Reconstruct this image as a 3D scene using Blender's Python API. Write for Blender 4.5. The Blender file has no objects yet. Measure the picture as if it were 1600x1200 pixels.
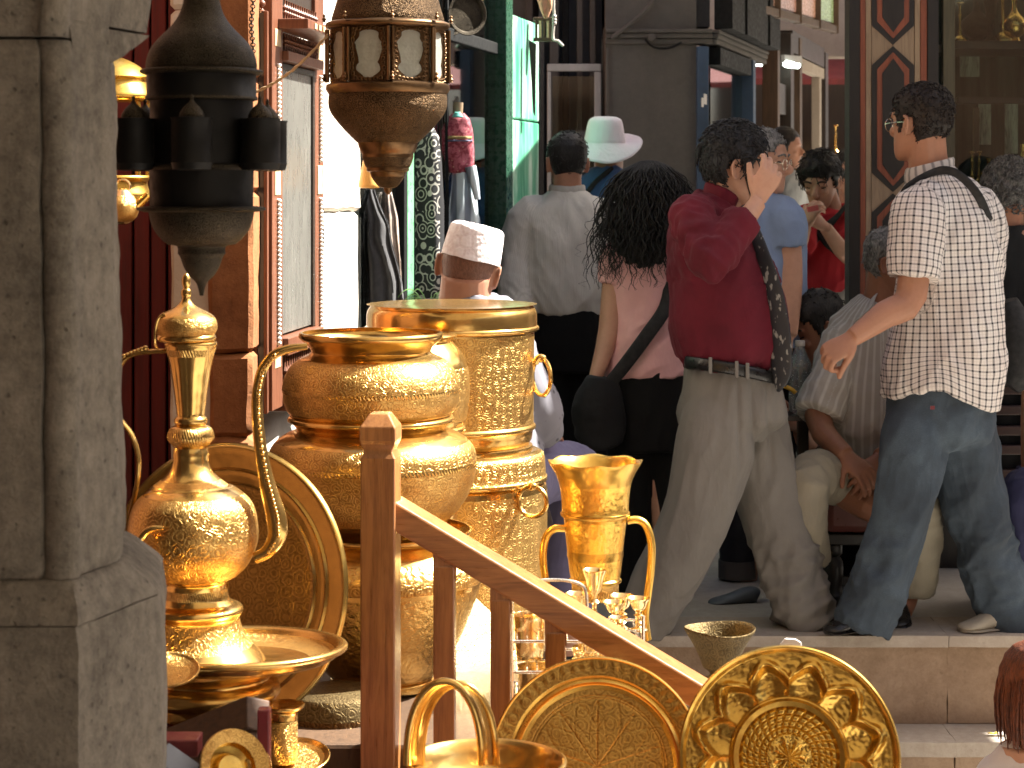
import bpy, bmesh, math, random
import numpy as np
from mathutils import Vector, Matrix, noise
random.seed(7)
np.random.seed(7)
scene = bpy.context.scene
COL = scene.collection
PI = math.pi
# ------------------------------------------------------------------ camera, sky, sun, exposure
F = 3200.0          # focal length in pixels of the 1600 px wide photograph
CZ = 1.53           # camera height above the upper street level
HY = 290.0          # horizon line
cam_d = bpy.data.cameras.new('camera')
cam = bpy.data.objects.new('camera', cam_d)
COL.objects.link(cam)
cam.location = (0, 0, CZ)
cam.rotation_euler = (PI / 2, 0, 0)
cam_d.sensor_width = 36.0
cam_d.lens = 36.0 * F / 1600.0
cam_d.shift_y = -(600.0 - HY) / 1600.0
cam_d.clip_end = 400
cam_d.dof.use_dof = True
cam_d.dof.focus_distance = 5.6
cam_d.dof.aperture_fstop = 9.0
scene.camera = cam

SUN_TO = Vector((0.62, 0.20, 0.76)).normalized()
world = bpy.data.worlds.new('World')
scene.world = world
world.use_nodes = True
wn = world.node_tree.nodes
sky = wn.new('ShaderNodeTexSky')
sky.sky_type = 'NISHITA'
sky.sun_disc = False
sky.sun_elevation = math.asin(SUN_TO.z)
sky.sun_rotation = math.atan2(SUN_TO.x, SUN_TO.y)
sky.air_density = 0.7
sky.dust_density = 5.0
sky.ozone_density = 0.6
world.node_tree.links.new(sky.outputs[0], wn['Background'].inputs[0])
wn['Background'].inputs[1].default_value = 0.05
sun_d = bpy.data.lights.new('sun', 'SUN')
sun_d.energy = 5.0
sun_d.angle = math.radians(0.5)
sun_d.color = (1.0, 0.95, 0.86)
sun = bpy.data.objects.new('sun', sun_d)
COL.objects.link(sun)
sun.rotation_euler = SUN_TO.to_track_quat('Z', 'Y').to_euler()
scene.view_settings.view_transform = 'Standard'
scene.view_settings.look = 'None'
scene.view_settings.gamma = 1.0
scene.view_settings.use_curve_mapping = False
scene.view_settings.exposure = 2.35
scene.cycles.use_denoising = True
scene.cycles.max_bounces = 10
scene.cycles.diffuse_bounces = 5
scene.cycles.sample_clamp_indirect = 8.0
scene.cycles.blur_glossy = 0.4
scene.cycles.caustics_reflective = False
scene.cycles.caustics_refractive = False


def P(px, py, Y):
    """world point at depth Y that shows at photograph pixel (px, py)"""
    return Vector(((px - 800.0) / F * Y, Y, CZ - (py - HY) / F * Y))


def S(Y):
    return Y / F       # metres per photograph pixel at depth Y


# ------------------------------------------------------------------ materials
def new_mat(name):
    m = bpy.data.materials.new(name)
    m.use_nodes = True
    nt = m.node_tree
    return m, nt, nt.nodes['Principled BSDF']


class NT:
    def __init__(s, nt):
        s.nt = nt

    def n(s, kind, **kw):
        nd = s.nt.nodes.new(kind)
        for k, v in kw.items():
            setattr(nd, k, v)
        return nd

    def l(s, a, b):
        s.nt.links.new(a, b)

    def setv(s, sock, v):
        if hasattr(v, 'is_output') or isinstance(v, bpy.types.NodeSocket):
            s.nt.links.new(v, sock)
        else:
            sock.default_value = v

    def math(s, op, a, b=0.0, c=None, clamp=False):
        nd = s.n('ShaderNodeMath', operation=op)
        nd.use_clamp = clamp
        s.setv(nd.inputs[0], a)
        s.setv(nd.inputs[1], b)
        if c is not None:
            s.setv(nd.inputs[2], c)
        return nd.outputs[0]

    def coord(s, which='Object'):
        return s.n('ShaderNodeTexCoord').outputs[which]

    def mapping(s, vec, scale=(1, 1, 1), rot=(0, 0, 0), loc=(0, 0, 0)):
        nd = s.n('ShaderNodeMapping')
        s.l(vec, nd.inputs[0])
        nd.inputs['Scale'].default_value = scale
        nd.inputs['Rotation'].default_value = rot
        nd.inputs['Location'].default_value = loc
        return nd.outputs[0]

    def noise(s, vec, scale, detail=4, rough=0.55, dist=0.0):
        nd = s.n('ShaderNodeTexNoise')
        s.l(vec, nd.inputs['Vector'])
        nd.inputs['Scale'].default_value = scale
        nd.inputs['Detail'].default_value = detail
        nd.inputs['Roughness'].default_value = rough
        nd.inputs['Distortion'].default_value = dist
        return nd.outputs['Fac'], nd.outputs['Color']

    def vor(s, vec, scale, feature='F1', rand=1.0):
        nd = s.n('ShaderNodeTexVoronoi', feature=feature)
        s.l(vec, nd.inputs['Vector'])
        nd.inputs['Scale'].default_value = scale
        nd.inputs['Randomness'].default_value = rand
        return nd

    def ramp(s, fac, stops, interp='LINEAR'):
        nd = s.n('ShaderNodeValToRGB')
        cr = nd.color_ramp
        cr.interpolation = interp
        while len(cr.elements) > 1:
            cr.elements.remove(cr.elements[-1])
        first = True
        for p, c in stops:
            if first:
                e = cr.elements[0]
                e.position = p
                first = False
            else:
                e = cr.elements.new(p)
            if not hasattr(c, '__len__'):
                c = (c, c, c)
            e.color = (c[0], c[1], c[2], 1)
        s.l(fac, nd.inputs[0])
        return nd.outputs[0]

    def mix(s, fac, a, b, blend='MIX'):
        nd = s.n('ShaderNodeMix', data_type='RGBA', blend_type=blend)
        s.setv(nd.inputs[0], fac)
        for i, v in ((6, a), (7, b)):
            if isinstance(v, bpy.types.NodeSocket):
                s.l(v, nd.inputs[i])
            else:
                nd.inputs[i].default_value = (v[0], v[1], v[2], 1)
        return nd.outputs[2]

    def bump(s, h, strength=0.5, dist=0.002, normal=None):
        nd = s.n('ShaderNodeBump')
        s.l(h, nd.inputs['Height'])
        nd.inputs['Strength'].default_value = strength
        nd.inputs['Distance'].default_value = dist
        if normal is not None:
            s.l(normal, nd.inputs['Normal'])
        return nd.outputs[0]


def simple(name, col, rough=0.6, metal=0.0, var=0.25, scale=6.0, bump=0.0, bscale=60.0, bdist=0.002, stretch=(1, 1, 1), col2=None, spec=None, sheen=0.0, rvar=0.15):
    """colour with cloudy variation, roughness variation and fine relief"""
    m, nt, b = new_mat(name)
    t = NT(nt)
    co = t.mapping(t.coord(), scale=stretch)
    f, c = t.noise(co, scale, 6)
    f2, _ = t.noise(co, scale * 7.3, 4)
    ff = t.math('ADD', t.math('MULTIPLY', f, 0.7), t.math('MULTIPLY', f2, 0.3))
    lo = tuple(x * (1 - var) for x in col) if col2 is None else col2
    hi = tuple(min(1, x * (1 + var)) for x in col)
    t.l(t.ramp(ff, [(0.32, lo), (0.68, hi)]), b.inputs['Base Color'])
    b.inputs['Metallic'].default_value = metal
    t.l(t.ramp(f2, [(0.3, max(0.02, rough - rvar)), (0.7, min(1, rough + rvar))]), b.inputs['Roughness'])
    if spec is not None:
        b.inputs['Specular IOR Level'].default_value = spec
    if sheen:
        b.inputs['Sheen Weight'].default_value = sheen
    if bump:
        g, _ = t.noise(co, bscale, 5, 0.6)
        t.l(t.bump(g, bump, bdist), b.inputs['Normal'])
    return m


BRASS = (0.71, 0.46, 0.15)
BRASS_D = (0.30, 0.14, 0.04)


def brass_mat(name, kind='smooth', col=BRASS, dark=BRASS_D, rough=0.17, tile=0.05, strength=0.5, tarnish=0.6, rvar=0.07, groove=0.65):
    """polished brass; kind: smooth, engraved, hammered, ribbed. Patterns run on the turned surface's own UV (metres)."""
    m, nt, b = new_mat(name)
    t = NT(nt)
    obj = t.coord('Object')
    uv = t.coord('UV')
    b.inputs['Metallic'].default_value = 1.0
    f, c = t.noise(obj, 7.0, 6, 0.62)
    f2, _ = t.noise(obj, 55.0, 5, 0.6)
    f3, _ = t.noise(t.mapping(obj, scale=(1, 1, 9)), 60.0, 4)
    base = t.mix(t.math('MULTIPLY', t.ramp(f, [(0.42, 0.0), (0.75, 1.0)]), tarnish), col, dark)
    base = t.mix(t.math('MULTIPLY', t.ramp(f2, [(0.5, 0.0), (0.8, 1.0)]), tarnish * 0.5), base, dark)
    r = t.math('ADD', t.math('MULTIPLY', f, rvar * 2.0), rough - rvar * 0.8)
    h = None
    wob, _ = t.noise(obj, 14.0, 2)
    wobn = t.bump(wob, 0.10, 0.02)
    if kind == 'engraved':
        # scrollwork: rings round scattered centres plus leaf outlines, cut into the metal
        w = t.n('ShaderNodeVectorMath', operation='ADD')
        nf, nc = t.noise(uv, 1.2 / tile, 2)
        ws = t.n('ShaderNodeVectorMath', operation='SCALE')
        t.l(nc, ws.inputs[0])
        ws.inputs['Scale'].default_value = tile * 0.5
        t.l(uv, w.inputs[0])
        t.l(ws.outputs[0], w.inputs[1])
        v1 = t.vor(w.outputs[0], 1.0 / tile, 'F1', 0.55)
        d = v1.outputs['Distance']
        rings = t.math('SINE', t.math('MULTIPLY', d, 26.0))
        v2 = t.vor(w.outputs[0], 2.1 / tile, 'DISTANCE_TO_EDGE', 0.8)
        edge = t.ramp(v2.outputs['Distance'], [(0.02, 0.0), (0.11, 1.0)])
        h = t.math('ADD', t.math('MULTIPLY', t.ramp(rings, [(0.15, 0.0), (0.6, 1.0)]), 0.75), t.math('MULTIPLY', edge, 0.35))
        base = t.mix(t.math('MULTIPLY', t.ramp(h, [(0.1, 1.0), (0.6, 0.0)]), groove), base, dark)
        n = t.bump(h, strength, 0.0022, wobn)
        r = t.math('ADD', r, 0.05)
    elif kind == 'hammered':
        v1 = t.vor(uv, 1.0 / tile, 'SMOOTH_F1', 1.0)
        v3, _ = t.noise(uv, 2.2 / tile, 3)
        h = t.math('ADD', v1.outputs['Distance'], t.math('MULTIPLY', v3, 0.6))
        n = t.bump(h, strength, tile * 0.25, wobn)
    elif kind == 'band':
        # a stamped border: little upright leaves
        wv = t.n('ShaderNodeTexWave', wave_type='BANDS', bands_direction='X')
        t.l(t.mapping(uv, scale=(1, 1, 1), rot=(0, 0, 0.5)), wv.inputs['Vector'])
        wv.inputs['Scale'].default_value = 0.45 / tile
        wv.inputs['Distortion'].default_value = 2.0
        wv.inputs['Detail'].default_value = 2
        wv.inputs['Detail Scale'].default_value = 3
        h = wv.outputs['Fac']
        n = t.bump(h, strength, 0.002, wobn)
    else:
        sc = t.bump(f3, 0.05, 0.001, wobn)
        n = t.bump(f2, 0.05, 0.001, sc)
    # polished highs over dull, finely scratched metal: two lobes
    b2 = t.n('ShaderNodeBsdfPrincipled')
    b2.inputs['Metallic'].default_value = 1.0
    for bs in (b, b2):
        t.l(base, bs.inputs['Base Color'])
        t.l(n, bs.inputs['Normal'])
    t.l(r, b.inputs['Roughness'])
    t.l(t.math('ADD', r, 0.26), b2.inputs['Roughness'])
    mx = t.n('ShaderNodeMixShader')
    t.l(t.ramp(f, [(0.3, 0.08), (0.7, 0.26)]), mx.inputs[0])
    t.l(b.outputs[0], mx.inputs[1])
    t.l(b2.outputs[0], mx.inputs[2])
    t.l(mx.outputs[0], nt.nodes['Material Output'].inputs[0])
    return m


M = {}
M['brass'] = brass_mat('polished_brass')
M['brass_engraved'] = brass_mat('engraved_brass', 'engraved', tile=0.026, strength=0.5, rough=0.24)
M['brass_fine'] = brass_mat('fine_engraved_brass', 'engraved', tile=0.015, strength=0.4, rough=0.28)
M['brass_hammered'] = brass_mat('hammered_brass', 'hammered', tile=0.012, strength=0.9)
M['brass_band'] = brass_mat('stamped_brass', 'band', tile=0.012, strength=0.5)
M['brass_pale'] = brass_mat('pale_brass', 'smooth', col=(0.92, 0.70, 0.36), rough=0.16, tarnish=0.25)
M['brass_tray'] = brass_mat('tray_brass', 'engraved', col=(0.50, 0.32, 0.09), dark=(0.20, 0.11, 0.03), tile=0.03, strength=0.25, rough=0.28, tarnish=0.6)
M['brass_gold'] = brass_mat('yellow_brass', 'smooth', col=(0.68, 0.43, 0.10), dark=(0.26, 0.14, 0.03), rough=0.24, tarnish=0.6)
M['brass_old'] = brass_mat('old_brass', 'engraved', col=(0.17, 0.125, 0.06), dark=(0.05, 0.035, 0.018), tile=0.03, strength=0.5, rough=0.55, tarnish=0.8)
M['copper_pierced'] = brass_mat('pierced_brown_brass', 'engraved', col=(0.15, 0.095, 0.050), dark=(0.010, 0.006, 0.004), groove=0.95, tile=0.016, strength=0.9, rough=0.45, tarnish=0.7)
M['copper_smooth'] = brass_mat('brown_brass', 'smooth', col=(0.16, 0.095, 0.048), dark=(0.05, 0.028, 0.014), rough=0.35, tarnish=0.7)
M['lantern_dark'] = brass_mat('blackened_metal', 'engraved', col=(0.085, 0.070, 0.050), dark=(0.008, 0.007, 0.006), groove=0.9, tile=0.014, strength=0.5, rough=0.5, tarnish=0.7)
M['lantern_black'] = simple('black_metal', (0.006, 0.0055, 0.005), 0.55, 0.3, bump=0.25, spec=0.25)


def stone_mat(name, col, dark, scale=5.0, bump=0.6, streak=0.5, pits=1.0):
    m, nt, b = new_mat(name)
    t = NT(nt)
    co = t.coord()
    f, _ = t.noise(co, scale, 8, 0.65)
    f2, _ = t.noise(co, scale * 9, 6, 0.7)
    f4, _ = t.noise(co, scale * 40, 3, 0.7)
    f3, _ = t.noise(t.mapping(co, scale=(9, 9, 0.8)), scale * 0.8, 5, 0.6)
    a = t.math('ADD', t.math('MULTIPLY', f, 0.40), t.math('MULTIPLY', f2, 0.30))
    a = t.math('ADD', a, t.math('MULTIPLY', f3, 0.30 * streak))
    a = t.math('ADD', a, t.math('MULTIPLY', f4, 0.12))
    mid = tuple((x + y) / 2 for x, y in zip(col, dark))
    base = t.ramp(a, [(0.38, dark), (0.5, mid), (0.62, col)])
    v = t.vor(co, scale * 11, 'F1', 1.0)
    pit = t.ramp(t.math('ADD', v.outputs['Distance'], t.math('MULTIPLY', f2, 0.7)), [(0.36, 0.0), (0.52, 1.0)])
    base = t.mix(t.math('MULTIPLY', t.math('SUBTRACT', 1.0, pit), 0.5 * pits), base, tuple(x * 0.5 for x in dark))
    t.l(base, b.inputs['Base Color'])
    b.inputs['Roughness'].default_value = 0.92
    b.inputs['Specular IOR Level'].default_value = 0.2
    h = t.math('ADD', t.math('MULTIPLY', f2, 0.6), t.math('MULTIPLY', f, 0.8))
    h = t.math('ADD', h, t.math('MULTIPLY', pit, 0.35 * pits))
    h = t.math('ADD', h, t.math('MULTIPLY', f4, 0.25))
    t.l(t.bump(h, bump, 0.012), b.inputs['Normal'])
    return m


M['stone_grey'] = stone_mat('weathered_limestone', (0.27, 0.24, 0.20), (0.088, 0.078, 0.065), 4.5, 0.8)
M['stone_warm'] = stone_mat('warm_limestone', (0.42, 0.31, 0.22), (0.24, 0.165, 0.11), 2.2, 0.35, 0.3, 0.4)
M['stone_tread'] = stone_mat('pale_tread_stone', (0.50, 0.45, 0.38), (0.34, 0.29, 0.24), 3.0, 0.3, 0.0, 0.4)
M['stone_pier_shaded'] = stone_mat('pale_stone_in_warm_shade', (0.40, 0.17, 0.07), (0.20, 0.08, 0.033), 4.0, 0.5, 0.4, 0.5)  # pale wall stone again, ochre for warm reflected light on its shaded face
M['plaster_white'] = stone_mat('white_plaster', (0.80, 0.77, 0.70), (0.58, 0.53, 0.45), 2.0, 0.35, 0.2, 0.3)
M['plaster_grey'] = stone_mat('grey_render', (0.135, 0.125, 0.110), (0.095, 0.088, 0.08), 2.0, 0.25, 0.4, 0.15)
M['plaster_beige'] = stone_mat('beige_render', (0.42, 0.36, 0.28), (0.3, 0.25, 0.2), 1.5, 0.3, 0.4, 0.2)
M['paving'] = stone_mat('street_concrete', (0.47, 0.445, 0.41), (0.33, 0.31, 0.28), 2.5, 0.35, 0.0, 0.5)


def wood_mat(name, col, dark, scale=7.0, axis='Z', rough=0.42, coat=0.0):
    m, nt, b = new_mat(name)
    t = NT(nt)
    st = {'Z': (9, 9, 0.7), 'X': (0.7, 9, 9), 'Y': (9, 0.7, 9)}[axis]
    co = t.mapping(t.coord(), scale=st)
    f, _ = t.noise(co, scale, 6, 0.6, 1.2)
    f2, _ = t.noise(co, scale * 6, 4, 0.6)
    g, _ = t.noise(t.coord(), 3.0, 3)
    a = t.math('ADD', t.math('MULTIPLY', f, 0.6), t.math('MULTIPLY', f2, 0.25))
    a = t.math('ADD', a, t.math('MULTIPLY', g, 0.25))
    t.l(t.ramp(a, [(0.38, dark), (0.62, col)]), b.inputs['Base Color'])
    t.l(t.ramp(f2, [(0.3, rough - 0.1), (0.7, rough + 0.15)]), b.inputs['Roughness'])
    t.l(t.bump(a, 0.25, 0.003), b.inputs['Normal'])
    b.inputs['Coat Weight'].default_value = coat
    b.inputs['Coat Roughness'].default_value = 0.22
    return m


M['wood_rail'] = wood_mat('varnished_brown_wood', (0.40, 0.172, 0.055), (0.18, 0.066, 0.019), 5.0, rough=0.36, coat=0.8)
M['wood_rail_x'] = wood_mat('varnished_brown_wood_rail', (0.40, 0.172, 0.055), (0.18, 0.066, 0.019), 5.0, 'X', rough=0.36, coat=0.8)
M['wood_frame'] = wood_mat('carved_frame_wood', (0.17, 0.062, 0.030), (0.075, 0.026, 0.013), 8.0)
M['wood_dark'] = wood_mat('dark_shop_wood', (0.028, 0.017, 0.011), (0.009, 0.006, 0.004), 6.0)
M['wood_shop'] = wood_mat('brown_shop_wood', (0.095, 0.052, 0.026), (0.04, 0.022, 0.011), 6.0, rough=0.6)
M['wood_red'] = wood_mat('dark_red_painted_boards', (0.17, 0.018, 0.018), (0.085, 0.010, 0.011), 2.5, rough=0.55)
M['wood_chest'] = wood_mat('purple_brown_chest_wood', (0.085, 0.042, 0.020), (0.032, 0.015, 0.008), 5.0, 'X', rough=0.6)
M['red_lacquer'] = simple('red_lacquer', (0.15, 0.012, 0.02), 0.45, bump=0.05)
M['mop'] = simple('mother_of_pearl', (0.80, 0.76, 0.68), 0.18, 0.0, var=0.15, scale=40)
M['inlay_bone'] = simple('bone_inlay', (0.62, 0.46, 0.26), 0.45, var=0.35, scale=60, bump=0.2)
M['glass_mirror'] = simple('old_mirror_glass', (0.24, 0.235, 0.21), 0.30, 0.55, var=0.2, scale=3.0, stretch=(2, 2, 0.4), rvar=0.08)


def glass_mat(name, tint=(0.85, 0.92, 0.9), alpha=0.12, rough=0.03, trans=0.0):
    """shop-window glass: thin pane that mirrors a little and lets the display show through"""
    m, nt, b = new_mat(name)
    t = NT(nt)
    out = nt.nodes['Material Output']
    tr = t.n('ShaderNodeBsdfTransparent')
    tr.inputs[0].default_value = (*tint, 1)
    gl = t.n('ShaderNodeBsdfGlossy')
    gl.inputs['Roughness'].default_value = rough
    gl.inputs['Color'].default_value = (0.9, 0.95, 0.95, 1)
    fr = t.n('ShaderNodeFresnel')
    fr.inputs[0].default_value = 1.5
    mx = t.n('ShaderNodeMixShader')
    t.l(t.math('ADD', fr.outputs[0], alpha * 0.25, clamp=True), mx.inputs[0])
    t.l(tr.outputs[0], mx.inputs[1])
    t.l(gl.outputs[0], mx.inputs[2])
    t.l(mx.outputs[0], out.inputs[0])
    return m


M['glass'] = glass_mat('window_glass')
M['glass_dusty'] = glass_mat('vitrine_glass', (0.80, 0.86, 0.82), 0.1, 0.05)


def frosted(name):
    m, nt, b = new_mat(name)
    t = NT(nt)
    f, _ = t.noise(t.coord(), 30, 4)
    t.l(t.ramp(f, [(0.3, (0.55, 0.55, 0.47)), (0.7, (0.80, 0.80, 0.72))]), b.inputs['Base Color'])
    b.inputs['Roughness'].default_value = 0.35
    b.inputs['Transmission Weight'].default_value = 0.65
    b.inputs['Subsurface Weight'].default_value = 0.0
    v = t.vor(t.coord(), 120)
    t.l(t.bump(v.outputs['Distance'], 0.4, 0.002), b.inputs['Normal'])
    return m


M['glass_frosted'] = frosted('frosted_lantern_glass')
# ------------------------------------------------------------------ geometry helpers
class MB:
    """collects faces of one mesh object"""
    def __init__(s):
        s.v, s.f, s.m, s.uv = [], [], [], []

    def add(s, verts, faces, mat=0, uvs=None):
        o = len(s.v)
        s.v.extend([tuple(p) for p in verts])
        for i, fc in enumerate(faces):
            s.f.append(tuple(o + k for k in fc))
            s.m.append(mat[i] if isinstance(mat, (list, tuple)) else mat)
            s.uv.append(uvs[i] if uvs is not None else None)
        return s

    def box(s, c, d, rot=None, mat=0):
        c = Vector(c)
        hx, hy, hz = d[0] / 2, d[1] / 2, d[2] / 2
        pts = [Vector((x, y, z)) for z in (-hz, hz) for y in (-hy, hy) for x in (-hx, hx)]
        if rot is not None:
            pts = [rot @ p for p in pts]
        pts = [p + c for p in pts]
        return s.add(pts, [(0, 2, 3, 1), (4, 5, 7, 6), (0, 1, 5, 4), (2, 6, 7, 3), (0, 4, 6, 2), (1, 3, 7, 5)], mat)

    def beam(s, a, b, w, d, up=Vector((0, 1, 0)), mat=0):
        """box running from a to b; d along up, w across"""
        a, b = Vector(a), Vector(b)
        t = (b - a)
        L = t.length
        t.normalize()
        u = (Vector(up) - t * t.dot(Vector(up))).normalized()
        v = t.cross(u)
        pts = []
        for q in (a, b):
            for i, j in ((-1, -1), (1, -1), (1, 1), (-1, 1)):
                pts.append(q + v * (i * w / 2) + u * (j * d / 2))
        return s.add(pts, [(3, 2, 1, 0), (4, 5, 6, 7), (0, 1, 5, 4), (1, 2, 6, 5), (2, 3, 7, 6), (3, 0, 4, 7)], mat)

    def prism(s, poly, axis_o, ax, ay, depth, mat=0):
        """extrude 2-D outline poly (x,y in plane ax, ay at origin axis_o) by vector depth"""
        n = len(poly)
        front = [axis_o + ax * x + ay * y for x, y in poly]
        back = [p + depth for p in front]
        fs = [tuple(range(n)), tuple(reversed(range(n, 2 * n)))]
        for i in range(n):
            j = (i + 1) % n
            fs.append((j, i, n + i, n + j))
        return s.add(front + back, fs, mat)

    def lathe(s, prof, n=64, mats=None, o=Vector((0, 0, 0)), sx=1.0, sy=1.0, umax=None, close=True, scallop=None):
        """prof: list of (r, z[, mat]) from top to bottom or bottom to top, about the z axis"""
        rmax = max(p[0] for p in prof)
        circ = 2 * PI * rmax
        vs, fs, ms, uv = [], [], [], []
        arc = 0.0
        arcs = [0.0]
        for i in range(1, len(prof)):
            arc += math.hypot(prof[i][0] - prof[i - 1][0], prof[i][1] - prof[i - 1][1])
            arcs.append(arc)
        for k, p in enumerate(prof):
            for j in range(n):
                a = 2 * PI * j / n + PI / 2
                r, z = p[0], p[1]
                if scallop:
                    r, z = scallop(r, z, a, k)
                vs.append(o + Vector((r * math.cos(a) * sx, r * math.sin(a) * sy, z)))
        for i in range(len(prof) - 1):
            mt = prof[i][2] if len(prof[i]) > 2 else 0
            for j in range(n):
                j2 = (j + 1) % n
                fs.append((i * n + j, i * n + j2, (i + 1) * n + j2, (i + 1) * n + j))
                u0, u1 = circ * j / n, circ * (j + 1) / n
                uv.append([(u0, arcs[i]), (u1, arcs[i]), (u1, arcs[i + 1]), (u0, arcs[i + 1])])
                ms.append(mt)
        if close:
            for i, rev in ((0, False), (len(prof) - 1, True)):
                if prof[i][0] > 1e-5:
                    idx = [i * n + j for j in range(n)]
                    fs.append(tuple(reversed(idx)) if not rev else tuple(idx))
                    uv.append([(vs[q].x, vs[q].y) for q in fs[-1]])
                    ms.append(0)
        return s.add(vs, fs, ms, uv)

    def tube(s, pts, rad, n=12, side=None, mat=0, caps=True, smooth=3, closed=False):
        """pts: path; rad: radius or (a,b) per point, a measured along side"""
        pts = [Vector(p) for p in pts]
        if not hasattr(rad, '__len__'):
            rad = [rad] * len(pts)
        rad = [r if hasattr(r, '__len__') else (r, r) for r in rad]
        if smooth > 1 and len(pts) > 2 and not closed:
            P2, R2 = [], []
            for i in range(len(pts) - 1):
                p0 = pts[max(i - 1, 0)]
                p1, p2 = pts[i], pts[i + 1]
                p3 = pts[min(i + 2, len(pts) - 1)]
                r0 = rad[max(i - 1, 0)]
                r1, r2 = rad[i], rad[i + 1]
                r3 = rad[min(i + 2, len(pts) - 1)]
                for k in range(smooth):
                    t = k / smooth
                    P2.append(cr(p0, p1, p2, p3, t))
                    R2.append(tuple(max(1e-4, cr(r0[q], r1[q], r2[q], r3[q], t)) for q in (0, 1)))
            P2.append(pts[-1])
            R2.append(rad[-1])
            pts, rad = P2, R2
        m = len(pts)
        vs, fs = [], []
        ref = Vector(side) if side is not None else None
        lastu = None
        for i, p in enumerate(pts):
            a = pts[i - 1] if (i > 0 or closed) else pts[0]
            b = pts[(i + 1) % m] if (i < m - 1 or closed) else pts[-1]
            t = (b - a).normalized()
            if ref is not None:
                base = ref
            elif lastu is not None:
                base = lastu
            else:
                base = Vector((0, 0, 1)) if abs(t.z) < 0.8 else Vector((1, 0, 0))
            u = base - t * base.dot(t)
            if u.length < 1e-4:
                u = t.orthogonal()
            u.normalize()
            lastu = u
            v = t.cross(u)
            for j in range(n):
                an = 2 * PI * j / n
                vs.append(p + u * (rad[i][0] * math.cos(an)) + v * (rad[i][1] * math.sin(an)))
        rng = m if closed else m - 1
        for i in range(rng):
            i2 = (i + 1) % m
            for j in range(n):
                j2 = (j + 1) % n
                fs.append((i * n + j, i * n + j2, i2 * n + j2, i2 * n + j))
        if caps and not closed:
            fs.append(tuple(reversed(range(n))))
            fs.append(tuple((m - 1) * n + j for j in range(n)))
        return s.add(vs, fs, mat)

    def ball(s, c, r, n=12, k=8, M3=None, mat=0):
        rx, ry, rz = r if hasattr(r, '__len__') else (r, r, r)
        vs, fs = [], []
        c = Vector(c)
        for i in range(1, k):
            ph = PI * i / k
            for j in range(n):
                a = 2 * PI * j / n + PI / 2
                q = Vector((rx * math.sin(ph) * math.cos(a), ry * math.sin(ph) * math.sin(a), rz * math.cos(ph)))
                if M3 is not None:
                    q = M3 @ q
                vs.append(c + q)
        top = Vector((0, 0, rz))
        if M3 is not None:
            top = M3 @ top
        vs.append(c + top)
        vs.append(c - top)
        T, B = len(vs) - 2, len(vs) - 1
        for i in range(k - 2):
            for j in range(n):
                j2 = (j + 1) % n
                fs.append((i * n + j, (i + 1) * n + j, (i + 1) * n + j2, i * n + j2))
        for j in range(n):
            j2 = (j + 1) % n
            fs.append((T, j, j2))
            fs.append((B, (k - 2) * n + j2, (k - 2) * n + j))
        return s.add(vs, fs, mat)

    def xform(s, mtx):
        s.v = [tuple(mtx @ Vector(p)) for p in s.v]
        return s

    def mesh(s, name, mats=(), smooth=True, angle=38):
        me = bpy.data.meshes.new(name)
        me.from_pydata(s.v, [], s.f)
        for m in mats:
            me.materials.append(m)
        if len(mats) > 1:
            me.polygons.foreach_set('material_index', s.m)
        if any(u is not None for u in s.uv):
            lay = me.uv_layers.new(name='UVMap')
            k = 0
            dat = [0.0] * (2 * len(me.loops))
            for p, u in zip(me.polygons, s.uv):
                for q in range(p.loop_total):
                    if u is not None:
                        dat[2 * (p.loop_start + q)] = u[q][0]
                        dat[2 * (p.loop_start + q) + 1] = u[q][1]
            lay.data.foreach_set('uv', dat)
        me.update()
        bm = bmesh.new()
        bm.from_mesh(me)
        bmesh.ops.recalc_face_normals(bm, faces=bm.faces[:])
        bm.to_mesh(me)
        bm.free()
        if smooth:
            me.polygons.foreach_set('use_smooth', [True] * len(me.polygons))
            me.set_sharp_from_angle(angle=math.radians(angle))
        return me

    def build(s, name, mats, parent=None, loc=None, smooth=True, angle=38, bevel=0.0, kind=None, rot=None):
        if not isinstance(mats, (list, tuple)):
            mats = [mats]
        o = bpy.data.objects.new(name, s.mesh(name, mats, smooth, angle))
        COL.objects.link(o)
        if parent is not None:
            o.parent = parent
        if loc is not None:
            o.location = loc
        if rot is not None:
            o.rotation_euler = rot
        if bevel:
            b = o.modifiers.new('bevel', 'BEVEL')
            b.width = bevel
            b.segments = 2
            b.limit_method = 'ANGLE'
        if kind:
            o['kind'] = kind
        return o


def cr(a, b, c, d, t):
    return 0.5 * ((2 * b) + (c - a) * t + (2 * a - 5 * b + 4 * c - d) * t * t + (3 * b - a - 3 * c + d) * t ** 3)


def tag(o, label=None, cat=None, group=None, kind=None):
    if label:
        o['label'] = label
    if cat:
        o['category'] = cat
    if group:
        o['group'] = group
    if kind:
        o['kind'] = kind
    return o


def thing(name, loc, label, cat, group=None, rz=0.0):
    o = bpy.data.objects.new(name, None)
    COL.objects.link(o)
    o.location = loc
    o.rotation_euler = (0, 0, rz)
    o.empty_display_size = 0.1
    return tag(o, label, cat, group)


def under(o, parent):
    """parent o keeping it where it stands"""
    bpy.context.view_layer.update()
    o.parent = parent
    o.matrix_parent_inverse = parent.matrix_world.inverted()
    return o


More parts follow.
